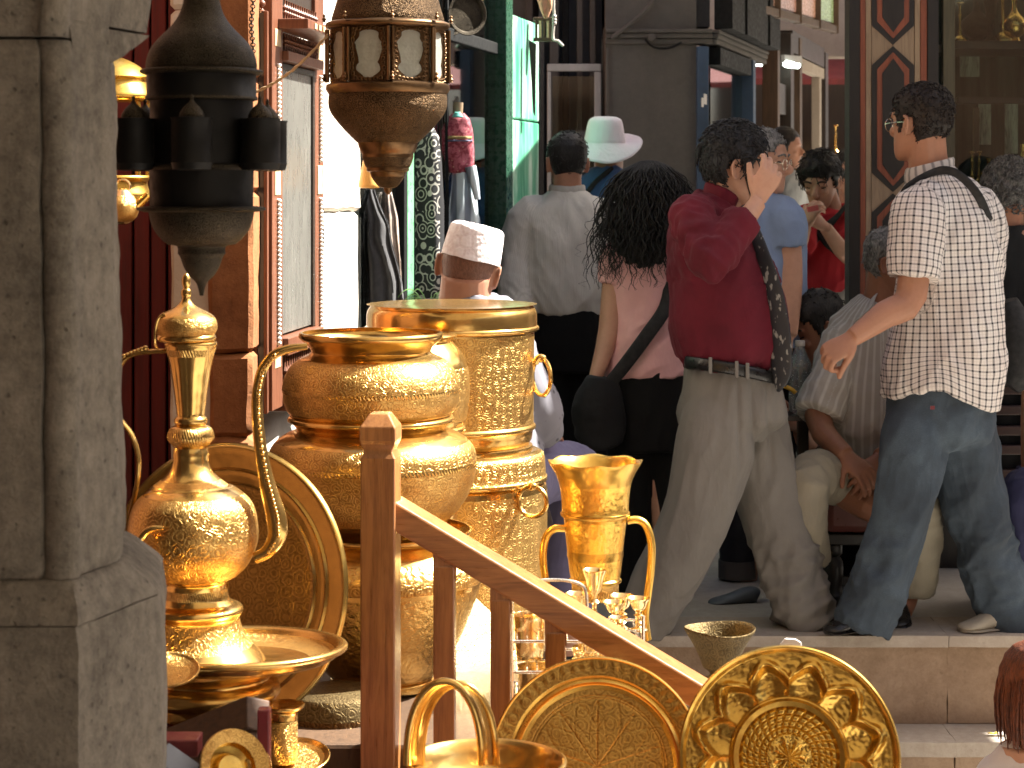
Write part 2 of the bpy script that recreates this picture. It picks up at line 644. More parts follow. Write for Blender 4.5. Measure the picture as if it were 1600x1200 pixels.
def smooth_prof(prof, k=3):
    """round a turned profile; a point given twice stays a sharp edge"""
    out = []
    n = len(prof)
    for i in range(n - 1):
        p1, p2 = prof[i], prof[i + 1]
        if abs(p1[0] - p2[0]) < 1e-7 and abs(p1[1] - p2[1]) < 1e-7:
            continue
        p0 = prof[i - 1] if i > 0 else p1
        p3 = prof[i + 2] if i + 2 < n else p2
        mt = p1[2] if len(p1) > 2 else 0
        for q in range(k):
            t = q / k
            out.append((max(0.0, cr(p0[0], p1[0], p2[0], p3[0], t)), cr(p0[1], p1[1], p2[1], p3[1], t), mt))
    last = prof[-1]
    out.append((last[0], last[1], last[2] if len(last) > 2 else 0))
    return out


def turned(name, cx, Y, pts, mats, parent=None, zbase=None, n=72, k=3, scallop=None, close=True):
    """turned vessel part from silhouette (half-width px, y px[, material]) seen at depth Y; world placed, axis vertical"""
    o = P(cx, pts[-1][1] if zbase is None else zbase, Y)
    prof = []
    for p in pts:
        z = CZ - (p[1] - HY) * S(Y) - o.z
        prof.append((p[0] * S(Y), z, p[2] if len(p) > 2 else 0))
    prof = smooth_prof(prof, k) if k > 1 else prof
    mb = MB().lathe(prof, n, close=close, scallop=scallop)
    ob = mb.build(name, mats, None, loc=o, angle=50)
    if parent is not None:
        under(ob, parent)
    return ob


def ring_mb(c, R, r, axis=Vector((0, 0, 1)), n=40, m=10, a0=0, a1=2 * PI, ref=None):
    axis = Vector(axis).normalized()
    u = axis.orthogonal().normalized() if ref is None else (Vector(ref) - axis * axis.dot(Vector(ref))).normalized()
    v = axis.cross(u)
    full = abs(a1 - a0 - 2 * PI) < 1e-4
    pts = [Vector(c) + (u * math.cos(a0 + (a1 - a0) * i / n) + v * math.sin(a0 + (a1 - a0) * i / n)) * R for i in range(n if full else n + 1)]
    mb = MB()
    mb.tube(pts, r, m, side=axis, smooth=1, closed=full)
    return mb


def copy_tree(o, parent=None):
    c = o.copy()
    COL.objects.link(c)
    if parent is not None:
        c.parent = parent
    for ch in list(o.children):
        copy_tree(ch, c)
    return c
# ------------------------------------------------------------------ the setting
def sheet(name, mat, x0, x1, y0, y1, z, nx=1, ny=1):
    mb = MB()
    vs = [(x0 + (x1 - x0) * i / nx, y0 + (y1 - y0) * j / ny, z) for j in range(ny + 1) for i in range(nx + 1)]
    fs = [(j * (nx + 1) + i, j * (nx + 1) + i + 1, (j + 1) * (nx + 1) + i + 1, (j + 1) * (nx + 1) + i) for j in range(ny) for i in range(nx)]
    mb.add(vs, fs)
    return tag(mb.build(name, mat, smooth=False), kind='structure')


LOW = -0.62
EDGE = 6.96
sheet('ground', M['paving'], -150, 150, -150, 6.75, LOW)
sheet('street', M['paving'], -30, 30, EDGE + 0.30, 150, 0.0)
# upper street fill towards the shop platform
side_street = MB().box((-2.0, 6.58, -0.31), (4.06, 1.36, 0.616)).build('street_terrace', M['paving'], smooth=False)
tag(side_street, kind='structure')


def rough_box(c, d, amp=0.004, cut=0.06, seed=0, chip=0.012):
    """stone block with worn, slightly uneven faces"""
    bm = bmesh.new()
    bmesh.ops.create_cube(bm, size=1.0)
    for v in bm.verts:
        v.co = Vector((v.co.x * d[0], v.co.y * d[1], v.co.z * d[2]))
    bmesh.ops.bevel(bm, geom=bm.edges[:], offset=min(chip, min(d) * 0.2), segments=1, affect='EDGES')
    n = max(1, int(max(d) / cut))
    es = [e for e in bm.edges if e.calc_length() > cut * 1.5]
    bmesh.ops.subdivide_edges(bm, edges=es, cuts=min(n, 10), use_grid_fill=True)
    for v in bm.verts:
        p = v.co * 7 + Vector((seed * 3.1, seed * 1.7, seed))
        v.co += v.co.normalized() * noise.noise(p) * amp + Vector((noise.noise(p * 3.1), noise.noise(p * 3.3 + Vector((9, 0, 0))), noise.noise(p * 2.9 + Vector((0, 9, 0))))) * amp * 0.8
        v.co += Vector(c)
    me = bpy.data.meshes.new('stone')
    bm.to_mesh(me)
    bm.free()
    me.polygons.foreach_set('use_smooth', [True] * len(me.polygons))
    me.set_sharp_from_angle(angle=math.radians(40))
    return me


def stone_piece(name, c, d, mat, parent, **kw):
    me = rough_box(c, d, **kw)
    me.materials.append(mat)
    o = bpy.data.objects.new(name, me)
    COL.objects.link(o)
    under(o, parent)
    return o


# stone steps up to the street: risers and treads of separate slabs
steps = bpy.data.objects.new('stone_steps', None)
COL.objects.link(steps)
steps.location = (1.0, EDGE, LOW)
steps['kind'] = 'structure'
xs = [0.03, 1.483, 2.6, 3.6]
for i in range(3):
    w = xs[i + 1] - xs[i] - 0.0002
    cx = (xs[i + 1] + xs[i]) / 2
    stone_piece('nosing_slab', (cx, EDGE + 0.15, -0.019), (w, 0.31, 0.038), M['stone_tread'], steps, seed=i, amp=0.003, chip=0.001)
    stone_piece('riser_slab', (cx, EDGE + 0.13, -0.172), (w, 0.22, 0.264), M['stone_warm'], steps, seed=i + 7, amp=0.004, chip=0.001)
xs2 = [0.03, 1.466, 2.5, 3.6]
for i in range(3):
    w = xs2[i + 1] - xs2[i] - 0.0002
    cx = (xs2[i + 1] + xs2[i]) / 2
    stone_piece('tread_slab', (cx, EDGE - 0.02, -0.33), (w, 0.38, 0.05), M['stone_tread'], steps, seed=i + 17, amp=0.003, chip=0.001)
    stone_piece('riser_slab', (cx, EDGE + 0.0, -0.49), (w, 0.36, 0.265), M['stone_warm'], steps, seed=i + 27, amp=0.004, chip=0.001)


def scrap(name, px, py, Y, z, col, label, w=0.03):
    mb = MB()
    n = 7
    vs = []
    for j in range(4):
        for i in range(n):
            x = (i / (n - 1) - 0.5) * w
            y = (j / 3 - 0.5) * w * 0.6
            vs.append((x, y, 0.004 + 0.006 * noise.noise(Vector((x * 90, y * 90, px))) + 0.006))
    mb.add(vs, [(j * n + i, j * n + i + 1, (j + 1) * n + i + 1, (j + 1) * n + i) for j in range(3) for i in range(n - 1)])
    o = mb.build(name, simple(name + '_paper', col, 0.7, var=0.1))
    p = P(px, py, Y)
    o.location = (p.x, Y, z)
    o.modifiers.new('thickness', 'SOLIDIFY').thickness = 0.0012
    tag(o, label, 'litter')


scrap('paper_scrap', 1551, 1140, 6.83, -0.305, (0.75, 0.55, 0.05), 'yellow scrap of paper lying on the stone step at right', 0.032)
mbq = MB().prism([(-0.028, 0.0), (0.028, 0.0), (0.021, 0.085), (0.009, 0.092), (-0.012, 0.093), (-0.022, 0.082)], P(1237, 1070, 4.22) + Vector((0, 0, 0.0)), Vector((1, 0, 0)), Vector((0, 0.1, 1)), Vector((0, 0.006, 0)))
tag(mbq.build('white_card', simple('white_card_paper', (0.8, 0.78, 0.74), 0.7, var=0.08), smooth=False, bevel=0.001), 'white card poking up behind the embossed brass plate', 'card')
scrap('paper_scrap', 1566, 1142, 6.83, -0.305, (0.8, 0.78, 0.75), 'white scrap of paper lying on the stone step beside the yellow one', 0.032)

# shop platform that carries the big pots
plat = MB().box((-1.02, 5.2, -0.16), (2.1, 1.38, 0.92)).build('shop_platform', M['wood_shop'], smooth=False, bevel=0.01)
tag(plat, kind='structure')

# ---- stone pillar in the left foreground
pil = thing('stone_pillar', (-0.85, 3.2, LOW), 'weathered grey stone pillar with a worn roll corner filling the left edge', 'pillar')


def pillar_part(name, plan, z0, z1, seed, rnd=0.009, nz=40, plan_top=None, sub=8):
    """vertical run of stone from a plan outline, worn by noise; plan counter-clockwise seen from above"""
    def dens(pl):
        out = []
        for i in range(len(pl)):
            a, b = Vector(pl[i]), Vector(pl[(i + 1) % len(pl)])
            k = max(1, int((b - a).length / 0.02))
            k = min(k, 24)
            for q in range(k):
                out.append(a.lerp(b, q / k))
        return out
    pt = plan_top or plan
    kk = []
    A, B = [], []
    for i in range(len(plan)):
        a, b = Vector(plan[i]), Vector(plan[(i + 1) % len(plan)])
        a2, b2 = Vector(pt[i]), Vector(pt[(i + 1) % len(plan)])
        k = min(24, max(1, int((b - a).length / 0.02)))
        for q in range(k):
            A.append(a.lerp(b, q / k))
            B.append(a2.lerp(b2, q / k))
    n = len(A)
    mb = MB()
    vs = []
    cx = sum(p.x for p in A) / n
    cy = sum(p.y for p in A) / n
    for j in range(nz + 1):
        t = j / nz
        z = z0 + (z1 - z0) * t
        endr = min(t, 1 - t) * (z1 - z0)
        inset = 0.005 * math.exp(-endr / 0.006)
        for q in range(n):
            p = A[q].lerp(B[q], t)
            v = Vector((p.x, p.y, z))
            d = noise.noise(v * 9 + Vector((seed, 0, 0))) * rnd + noise.noise(v * 28 + Vector((seed, 0, 0))) * rnd * 0.55
            w = max(0.0, noise.noise(Vector((v.x * 16, v.y * 16, v.z * 5 + seed))) - 0.25) * rnd * 2.2
            o2 = Vector((p.x - cx, p.y - cy, 0))
            o2.normalize()
            vs.append(v + o2 * (d - inset - w))
    fs = []
    for j in range(nz):
        for q in range(n):
            q2 = (q + 1) % n
            fs.append((j * n + q, j * n + q2, (j + 1) * n + q2, (j + 1) * n + q))
    fs.append(tuple(reversed(range(n))))
    fs.append(tuple(nz * n + q for q in range(n)))
    mb.add(vs, fs)
    o = mb.build(name, M['stone_grey'], angle=55)
    under(o, pil)
    return o


def XY(px, Y):
    return ((px - 800) / F * Y, Y)


def zpx(py, Y):
    return CZ - (py - HY) / F * Y


base_plan = [(-1.25, 2.98), XY(80, 3.0), XY(124, 3.0), XY(252, 3.24), (-0.60, 3.55), (-1.25, 3.6)]
ledge_top = [(-1.25, 3.02), XY(78, 3.03), XY(118, 3.03), XY(196, 3.20), (-0.66, 3.5), (-1.25, 3.55)]
roll = []
for k in range(7):
    a = -2.5 + k * 0.42
    c = Vector(XY(100, 3.06))
    roll.append((c.x + 0.026 * math.cos(a), c.y + 0.026 * math.sin(a)))
shaft = [(-1.25, 3.04), XY(66, 3.035), XY(72, 3.05)] + roll + [XY(127, 3.075), XY(192, 3.19), (-0.66, 3.5), (-1.25, 3.55)]
shaft_top = [(-1.25, 3.04), XY(58, 3.035), XY(64, 3.05)] + [(p[0] - 0.012, p[1]) for p in roll] + [XY(114, 3.075), XY(171, 3.19), (-0.68, 3.5), (-1.25, 3.55)]
zl0, zl1 = zpx(968, 3.05), zpx(905, 3.05)
pillar_part('base_block', base_plan, LOW, zl0 - 0.002, 3, 0.006, 40)
pillar_part('ledge_block', base_plan, zl0, zl1, 5, 0.005, 8, ledge_top)
pillar_part('shaft_block', shaft, zl1 + 0.001, zpx(62, 3.05), 9, 0.006, 60, shaft_top)
pillar_part('shaft_block', [(-1.25, 3.02), XY(56, 3.03), XY(62, 3.02)] + [(p[0] - 0.014, p[1] - 0.012) for p in roll] + [XY(112, 3.06), XY(172, 3.19), (-0.68, 3.5), (-1.25, 3.55)], zpx(58, 3.05), 2.4, 13, 0.006, 20)
# bracket that springs from the right face near the top
br_lo = [XY(116, 3.08), XY(176, 3.2), (-0.70, 3.4), (-0.72, 3.3)]
br_hi = [XY(108, 3.06), XY(237, 3.34), (-0.70, 3.5), (-0.74, 3.3)]
pillar_part('bracket_block', br_lo, zpx(92, 3.1), zpx(38, 3.1), 21, 0.004, 12, br_hi)
br2 = [XY(106, 3.05), XY(238, 3.35), (-0.70, 3.52), (-0.76, 3.3)]
pillar_part('bracket_block', br2, zpx(33, 3.1), 2.4, 23, 0.004, 12)
# groove under the ledge
# ---- left shop front: red boards, corner stones coloured ochre for warm shade, sunlit white side wall
red = thing('board_wall', (-1.0, 6.0, 0.3), 'wall of dark red painted upright boards behind the ewer', 'wall')
edges = [120, 150, 180, 209, 236, 262, 290, 314, 338]
for i in range(len(edges) - 1):
    a, b = XY(edges[i], 6.0)[0], XY(edges[i + 1], 6.0)[0]
    o = MB().box(((a + b) / 2, 6.0 + 0.004 * (i % 2), 1.2), (b - a - 0.006, 0.03, 3.2)).build('board', M['wood_red'], smooth=False, bevel=0.004)
    under(o, red)
o = MB().box((-1.10, 6.05, 1.2), (0.62, 0.04, 3.2)).build('backing', M['wood_dark'], smooth=False)
under(o, red)

cor = thing('corner_pier', (-0.75, 5.55, 0.3), 'pale stone corner pier with warm shade put into its ochre colour beside the red boards', 'pier')
zc = [-0.2, zpx(684, 5.4), zpx(553, 5.4), zpx(300, 5.4), zpx(120, 5.4), 2.6]
for i in range(5):
    stone_piece('stone_block', ((-0.795 - 0.69) / 2, 5.52, (zc[i] + zc[i + 1]) / 2), (0.112 if i % 2 else 0.118, 0.24, zc[i + 1] - zc[i] - 0.003), M['stone_pier_shaded'], cor, seed=i + 40, cut=0.04, amp=0.004)

# white wall runs back from the pier along the alley
wall = thing('white_wall', (-0.6, 6.2, 0.0), 'sunlit white stone wall between the mirror and the shop window', 'wall')
WA, WB = Vector((-0.775, 5.43)), Vector((-0.500, 6.80))
wd = (WB - WA).normalized()
wn_ = Vector((wd.y, -wd.x))
Rw = Matrix.Rotation(math.atan2(wd.y, wd.x), 3, 'Z')
zr = [-0.1, 0.62, zpx(330, 6.7), 2.0, 2.9]
for j in range(4):
    L = (WB - WA).length
    nb = 2 if j % 2 else 3
    for i in range(nb):
        s0, s1 = L * i / nb, L * (i + 1) / nb
        if i == nb - 1:
            s1 -= 0.02 * (j % 2)
        me = rough_box((0, 0, 0), (s1 - s0 - 0.004, 0.14, zr[j + 1] - zr[j] - 0.004), seed=j * 5 + i, amp=0.006, cut=0.05, chip=0.012)
        me.materials.append(M['plaster_white'])
        o = bpy.data.objects.new('stone_block', me)
        COL.objects.link(o)
        c = WA + wd * (s0 + s1) / 2 - wn_ * 0.072
        o.location = (c.x, c.y, (zr[j] + zr[j + 1]) / 2)
        o.rotation_euler = (0, 0, math.atan2(wd.y, wd.x))
        under(o, wall)

# ---- dress shop window: green frame, panes, dark room behind
shop = thing('dress_shop_front', (-0.3, 8.0, 0.0), 'green framed dress shop window running back along the alley', 'shop window')
GA, GB = Vector((-0.50, 6.82)), Vector((-0.035, 9.05))
gd = (GB - GA).normalized()
gn = Vector((gd.y, -gd.x))          # towards the street
gang = math.atan2(gd.y, gd.x)
M['green_paint'] = simple('green_paint', (0.16, 0.42, 0.22), 0.35, var=0.35, scale=5, bump=0.1)
M['green_dark'] = simple('dark_green_paint', (0.015, 0.06, 0.035), 0.3, var=0.3)
M['black_paint'] = simple('black_paint', (0.006, 0.0065, 0.0065), 0.75, spec=0.2)
M['room_dark'] = simple('shop_interior', (0.22, 0.215, 0.21), 0.8)


def gat(px):
    """distance along the window line where pixel column px meets it"""
    k = (px - 800) / F
    t = (k * GA.y - GA.x) / (gd.x - k * gd.y)
    return t


def gpt(t, off=0.0, z=0.0):
    p = GA + gd * t + gn * off
    return Vector((p.x, p.y, z))


Rg = Matrix.Rotation(gang, 3, 'Z')


def gbox(name, t0, t1, z0, z1, off, dep, mat, parent=shop, bevel=0.004):
    c = gpt((t0 + t1) / 2, off, (z0 + z1) / 2)
    o = MB().box((0, 0, 0), (t1 - t0, dep, z1 - z0)).build(name, mat, None, loc=c, smooth=False, bevel=bevel, rot=(0, 0, gang))
    under(o, parent)
    return o


TL = (GB - GA).length
t1 = gat(629)
t2 = gat(637)
gbox('mullion', t1 - 0.04, t1, -0.0, 3.0, 0.0, 0.035, M['black_paint'])
gbox('mullion', t1 + 0.002, t2 + 0.02, 0.0, 3.0, 0.004, 0.030, M['green_paint'])
t3 = gat(696)
gbox('mullion', t3 - 0.012, t3 + 0.012, 0.0, 3.0, 0.006, 0.012, M['black_paint'])
gbox('door_post', TL - 0.14, TL, 0.0, 3.0, 0.0, 0.08, M['green_dark'])
gbox('sill', 0.0, TL - 0.145, 0.0, 0.45, 0.0, 0.06, M['green_dark'])
zt = zpx(70, 8.3)
gbox('lintel', t3 + 0.03, TL - 0.145, zt, zt + 0.05, -0.01, 0.03, M['black_paint'])
for a, b in ((0.02, t1 - 0.065), (t2 + 0.055, t3 - 0.025), (t3 + 0.025, TL - 0.145)):
    gbox('pane', a, b, 0.455, 2.98, -0.012, 0.006, M['glass'], bevel=0)
# room behind the glass
for nm, c, d in (('back_wall', gpt(TL / 2, -1.1, 1.5), (TL + 0.9, 0.03, 3.0)), ('display_floor', gpt(TL / 2, -0.55, 0.43), (TL, 1.0, 0.04)), ('ceiling_panel', gpt(TL / 2, -0.55, 2.95), (TL + 0.2, 1.2, 0.04))):
    o = MB().box((0, 0, 0), d).build(nm, M['room_dark'], None, loc=c, smooth=False, rot=(0, 0, gang))
    under(o, shop)
o = MB().box((0, 0, 0), (0.03, 1.1, 3.0)).build('side_wall', M['room_dark'], None, loc=gpt(TL + 0.02, -0.62, 1.5), smooth=False, rot=(0, 0, gang))
under(o, shop)
# pale grey drapes at the back of the window
M['drape'] = simple('grey_drape', (0.50, 0.52, 0.52), 0.8, var=0.25, stretch=(4, 4, 0.3), scale=3, bump=0.2)
for (pa, pb, off) in ((600, 672, -0.35), (700, 800, -0.62)):
    mb = MB()
    n = 60
    a, b = gat(pa), gat(pb) + 0.25
    vs = []
    for j in range(2):
        for i in range(n + 1):
            t = a + (b - a) * i / n
            vs.append(gpt(t, off + 0.035 * math.sin(i * 1.25) + 0.02 * math.sin(i * 0.47), 0.46 if j == 0 else 2.92))
    mb.add(vs, [(i, i + 1, n + 2 + i, n + 1 + i) for i in range(n)])
    o = mb.build('drape', M['drape'])
    o.modifiers.new('thickness', 'SOLIDIFY').thickness = 0.004
    under(o, shop)

# sunlit green metal shutter door at the end of the shop front
def streaky(name, a, b, c):
    m, nt, bs = new_mat(name)
    t = NT(nt)
    co = t.mapping(t.coord(), scale=(3, 3, 0.55))
    f, _ = t.noise(co, 3.5, 5, 0.6, 0.8)
    t.l(t.ramp(f, [(0.36, a), (0.52, b), (0.62, c)]), bs.inputs['Base Color'])
    bs.inputs['Roughness'].default_value = 0.3
    return m


M['green_shutter'] = streaky('glossy_green_paint', (0.03, 0.27, 0.14), (0.17, 0.50, 0.33), (0.55, 0.75, 0.62))
sh = thing('green_door', (0.05, 9.3, 0), 'tall glossy green metal door leaf standing in the sun', 'door')
DA, DB = Vector(XY(789, 9.1)), Vector(XY(836, 9.75))
dd = (DB - DA).normalized()
dang = math.atan2(dd.y, dd.x)
zs = [0.02, 0.75, zpx(187, 9.3), 2.30]
for i in range(3):
    c = (DA + DB) / 2
    o = MB().box((0, 0, 0), ((DB - DA).length, 0.04, zs[i + 1] - zs[i] - 0.008)).build('door_panel', M['green_shutter'], None, loc=(c.x, c.y, (zs[i] + zs[i + 1]) / 2), smooth=False, bevel=0.006, rot=(0, 0, dang))
    under(o, sh)
o = MB().box((DB.x + 0.012, DB.y + 0.01, 1.15), (0.022, 0.05, 2.3)).build('door_edge', M['wood_dark'], smooth=False)
under(o, sh)
o = MB().box((DB.x - 0.01, DB.y - 0.05, zpx(215, 9.6)), (0.012, 0.03, 0.09)).build('hinge', M['brass_pale'], smooth=False, bevel=0.002)
under(o, sh)

# ---- grey building at the end
gb = thing('grey_building', (0.7, 11.2, 0), 'shaded grey rendered building with a moulded cornice at the end of the alley', 'building')
x0, x1 = XY(946, 11)[0], XY(1088, 11)[0]
xc = XY(1112, 11)[0]
o = MB().box(((x0 + x1) / 2, 11.2, 1.45), (x1 - x0, 0.4, 2.9)).build('wall', M['plaster_grey'], smooth=False)
under(o, gb)
o = MB().box(((-0.4 + x0) / 2 - 0.003, 11.5, 2.0), (x0 + 0.4, 0.3, 4.0)).build('wall', M['plaster_grey'], smooth=False)
under(o, gb)
o = MB().box(((x0 + xc) / 2, 11.55, 3.2), (xc - x0, 0.9, 1.62)).build('upper_wall', M['plaster_grey'], smooth=False)
under(o, gb)
RA, RB = Vector((xc, 11.0)), Vector((2.42, 16.0))
rd = (RB - RA).normalized()
rn = Vector((rd.y, -rd.x))
rang = math.atan2(rd.y, rd.x)


def rpt(t, off=0.0, z=0.0):
    p = RA + rd * t + rn * off
    return Vector((p.x, p.y, z))


def rat(px):
    k = (px - 800) / F
    return (k * RA.y - RA.x) / (rd.x - k * rd.y)


for k, (y0, y1, pr) in enumerate(((46, 52, 0.05), (52.5, 60, 0.035), (60.5, 69, 0.02))):
    z0, z1 = zpx(y1, 11), zpx(y0, 11)
    o = MB().box(((x0 + xc) / 2, 11.0 - pr / 2 + 0.05, (z0 + z1) / 2), (xc - x0 + 0.002 * k, pr + 0.1, z1 - z0)).build('cornice_moulding', M['plaster_grey'], smooth=False, bevel=0.005)
    under(o, gb)
    c = rpt(0.95, -0.03, (z0 + z1) / 2)
    o = MB().box((0, 0, 0), (1.9, pr + 0.1, z1 - z0 - 0.002)).build('cornice_moulding', M['plaster_grey'], None, loc=c, smooth=False, bevel=0.005, rot=(0, 0, rang))
    under(o, gb)
# pipe bracket, cable and little round box on the wall
o = MB().tube([P(955, 60, 10.95), P(1000, 25, 10.93), P(1030, -10, 10.92)], 0.012, 8).build('stay_rod', M['plaster_grey'])
under(o, gb)
o = MB().tube([P(1008, 62, 10.94), P(1022, 74, 10.96), P(1045, 75, 10.96), P(1065, 66, 10.95)], 0.006, 6).build('cable', M['black_paint'])
under(o, gb)
o = MB().lathe([(0.0, 0.0), (0.022, 0.0), (0.02, 0.02), (0.0, 0.022)], 16).xform(Matrix.Translation(P(1018, 58, 10.94)) @ Matrix.Rotation(PI / 2, 4, 'X')).build('junction_box', M['plaster_grey'])
under(o, gb)
o = MB().tube([P(948, 75, 10.97), P(949, 500, 10.97)], 0.008, 6).build('pipe', M['plaster_grey'])
under(o, gb)
# recessed door: open white-painted frame
M['white_old'] = simple('grimy_white_paint', (0.42, 0.41, 0.39), 0.6, var=0.15, scale=8)
fr = thing('door_frame', (0.35, 11.2, 0), 'grimy white painted frame of an open glazed door against the grey wall', 'door')
xl, xr = XY(855, 11.1)[0], XY(939, 11.1)[0]
zt = zpx(100, 11.1)
for (nm, c, d) in (('top_rail', ((xl + xr) / 2, 11.1, zt - 0.02), (xr - xl, 0.04, 0.04)), ('stile', (xr - 0.018, 11.1, zt / 2 - 0.02), (0.036, 0.04, zt - 0.045)), ('stile', (xl + 0.01, 11.1, zt / 2 - 0.02), (0.02, 0.04, zt - 0.045))):
    o = MB().box(c, d).build(nm, M['white_old'], smooth=False, bevel=0.004)
    under(o, fr)
o = MB().box(((xl + xr) / 2, 11.13, zt / 2 - 0.03), (xr - xl - 0.06, 0.008, zt - 0.07)).build('pane', M['glass_dusty'], smooth=False)
under(o, fr)
# vertical dark posts of the recess, with ornate iron bits on the corner
rec = thing('iron_gate', (0.2, 11.3, 0), 'dark grey upright bars of a closed gate in the recess', 'gate')
for px, w in ((846, 0.03), (866, 0.05), (884, 0.035), (906, 0.03), (926, 0.03)):
    o = MB().box((XY(px, 11.27)[0], 11.27, 1.9), (w, 0.04, 3.8)).build('gate_bar', M['plaster_grey'] if px != 884 else M['black_paint'], smooth=False, bevel=0.004)
    under(o, rec)

# ---- receding shop fronts at right of the grey building
M['blue_paint'] = simple('blue_grey_paint', (0.035, 0.065, 0.115), 0.65, var=0.3)
bs_ = thing('blue_shop_front', (1.3, 12, 0), 'blue framed dark shop window on the corner of the grey building', 'shop window')


def rbox(name, t0, t1, z0, z1, off, dep, mat, parent, bevel=0.004):
    c = rpt((t0 + t1) / 2, off, (z0 + z1) / 2)
    o = MB().box((0, 0, 0), (t1 - t0, dep, z1 - z0)).build(name, mat, None, loc=c, smooth=False, bevel=bevel, rot=(0, 0, rang))
    under(o, parent)
    return o


zc0 = zpx(70, 11) - 0.01
o = MB().box((XY(1097, 11)[0], 11.06, zc0 / 2), (0.065, 0.2, zc0)).build('corner_post', M['blue_paint'], smooth=False, bevel=0.006)
under(o, bs_)
ta, tb = 0.05, rat(1168)
rbox('post', tb - 0.10, tb, 0, zc0, 0.0, 0.1, M['blue_paint'], bs_)
rbox('pane', ta, tb - 0.105, 0.5, zc0 - 0.1, -0.02, 0.008, M['glass_dusty'], bs_)
rbox('stall_riser', ta, tb - 0.105, 0.0, 0.49, 0.0, 0.06, M['black_paint'], bs_)
rbox('head_rail', ta, tb - 0.105, zc0 - 0.095, zc0, 0.0, 0.08, M['black_paint'], bs_)
rbox('interior_wall', ta - 0.1, rat(1282), 0.0, 2.9, -1.0, 0.04, M['wood_dark'], bs_)
for k in range(3):
    rbox('shelf', ta + 0.05, tb - 0.12, 0.8 + 0.45 * k, 0.82 + 0.45 * k, -0.35, 0.3, M['wood_shop'], bs_)
tq = rat(1116)
rbox('display_strip', tq, tq + 0.1, 0.6, zpx(130, 11.6), -0.10, 0.02, M['inlay_bone'], bs_)
rbox('notice_card', rat(1099), rat(1099) + 0.06, zpx(166, 11.2) - 0.02, zpx(158, 11.2), -0.01, 0.004, M['white_old'], bs_, 0)
rbox('notice_card', rat(1099) + 0.07, rat(1099) + 0.16, zpx(164, 11.2) - 0.01, zpx(157, 11.2) + 0.02, -0.01, 0.004, M['white_old'], bs_, 0)
# dark shutter box above the cornice
bx = thing('shutter_box', (1.3, 12, 2.5), 'black wooden shutter box above the blue shop window', 'shutter')
z1 = zpx(45, 11)
for k in range(4):
    a = 0.02 + k * 0.46
    rbox('shutter_board', a, a + 0.45, z1, 3.8, 0.06 + 0.012 * (k % 2), 0.1, M['black_paint'], bx)

# wooden shop with lit interior
ws_ = thing('wooden_shop_front', (1.9, 13.6, 0), 'brown wooden shop front with doorway and lit ceiling tube inside', 'shop front')
pxs = [(1200, 0.10, 'wood_shop'), (1222, 0.16, 'wood_dark'), (1236, 0.12, 'wood_shop'), (1278, 0.18, 'wood_dark')]
for px, w, mt in pxs:
    t = rat(px)
    rbox('post', t - w / 2, t + w / 2, 0, 2.55, 0.02, 0.1, M[mt], ws_)
z90 = zpx(88, 13.6)
rbox('transom', rat(1200) + 0.06, rat(1222) - 0.09, 2.0, 2.2, 0.0, 0.08, M['wood_dark'], ws_)
rbox('door_head', rat(1236) + 0.07, rat(1278) - 0.1, zpx(104, 14), zpx(86, 14), 0.03, 0.06, M['plaster_beige'], ws_)
rbox('door_jamb', rat(1268), rat(1268) + 0.13, 0, zpx(104, 14) - 0.002, 0.03, 0.06, M['plaster_beige'], ws_)
rbox('fascia', rat(1222) + 0.09, rat(1278) - 0.1, zpx(84, 14), zpx(50, 14), 0.0, 0.12, M['wood_dark'], ws_)
rbox('back_wall', tb + 0.05, rat(1285), 0, 2.9, -1.6, 0.04, M['wood_dark'], ws_)
for k in range(4):
    rbox('shelf', tb + 0.2, rat(1222), 0.7 + 0.36 * k, 0.72 + 0.36 * k, -0.7, 0.35, M['wood_shop'], ws_)


def lamp_mat(name, s):
    m, nt, b = new_mat(name)
    b.inputs['Base Color'].default_value = (0.9, 0.95, 0.9, 1)
    b.inputs['Emission Color'].default_value = (0.85, 1.0, 0.92, 1)
    b.inputs['Emission Strength'].default_value = s
    return m


M['tube'] = lamp_mat('fluorescent_tube', 2.2)
for i, (pa, pb, py, lab) in enumerate(((1170, 1198, 97, 'lit fluorescent tube in the shop left of the brown doorway'), (1228, 1246, 100, 'lit fluorescent tube seen through the brown doorway'))):
    a, b = P(pa, py, 13.4), P(pb, py + 2, 13.6)
    lt = thing('tube_light', (a + b) / 2, lab, 'lamp', 'fluorescent tube lights')
    o = MB().tube([a, b], 0.022, 10).build('tube', M['tube'])
    under(o, lt)
    o = MB().beam(a + Vector((-.02, 0, 0.035)), b + Vector((.02, 0, 0.035)), 0.05, 0.025).build('housing', M['white_old'], smooth=False)
    under(o, lt)

# hanging coloured glass sign panels
cg = thing('glass_canopy', P(1250, 20, 13), 'wooden shop canopy with pink, peach and green glass panels', 'canopy')
CA, CB = P(1180, 12, 12.1), P(1304, 46, 13.9)
cd_ = (CB - CA)
cols = [(0.42, 0.25, 0.18), (0.50, 0.26, 0.20), (0.62, 0.33, 0.22), (0.36, 0.52, 0.25)]
rails = [0.0, 0.24, 0.50, 0.75, 1.0]
for k in range(4):
    a, b = CA.lerp(CB, rails[k] + 0.03), CA.lerp(CB, rails[k + 1] - 0.03)
    mb = MB().beam((a + b) / 2 - (b - a) / 2 + Vector((0, 0, 0.22)), b + Vector((0, 0, 0.22 + (a.z - b.z) * 0)), 0.36, 0.012, up=Vector((-cd_.y, cd_.x, 0)))
    o = mb.build('glass_panel', simple('coloured_glass', cols[k], 0.25, var=0.12, scale=8), smooth=False)
    under(o, cg)
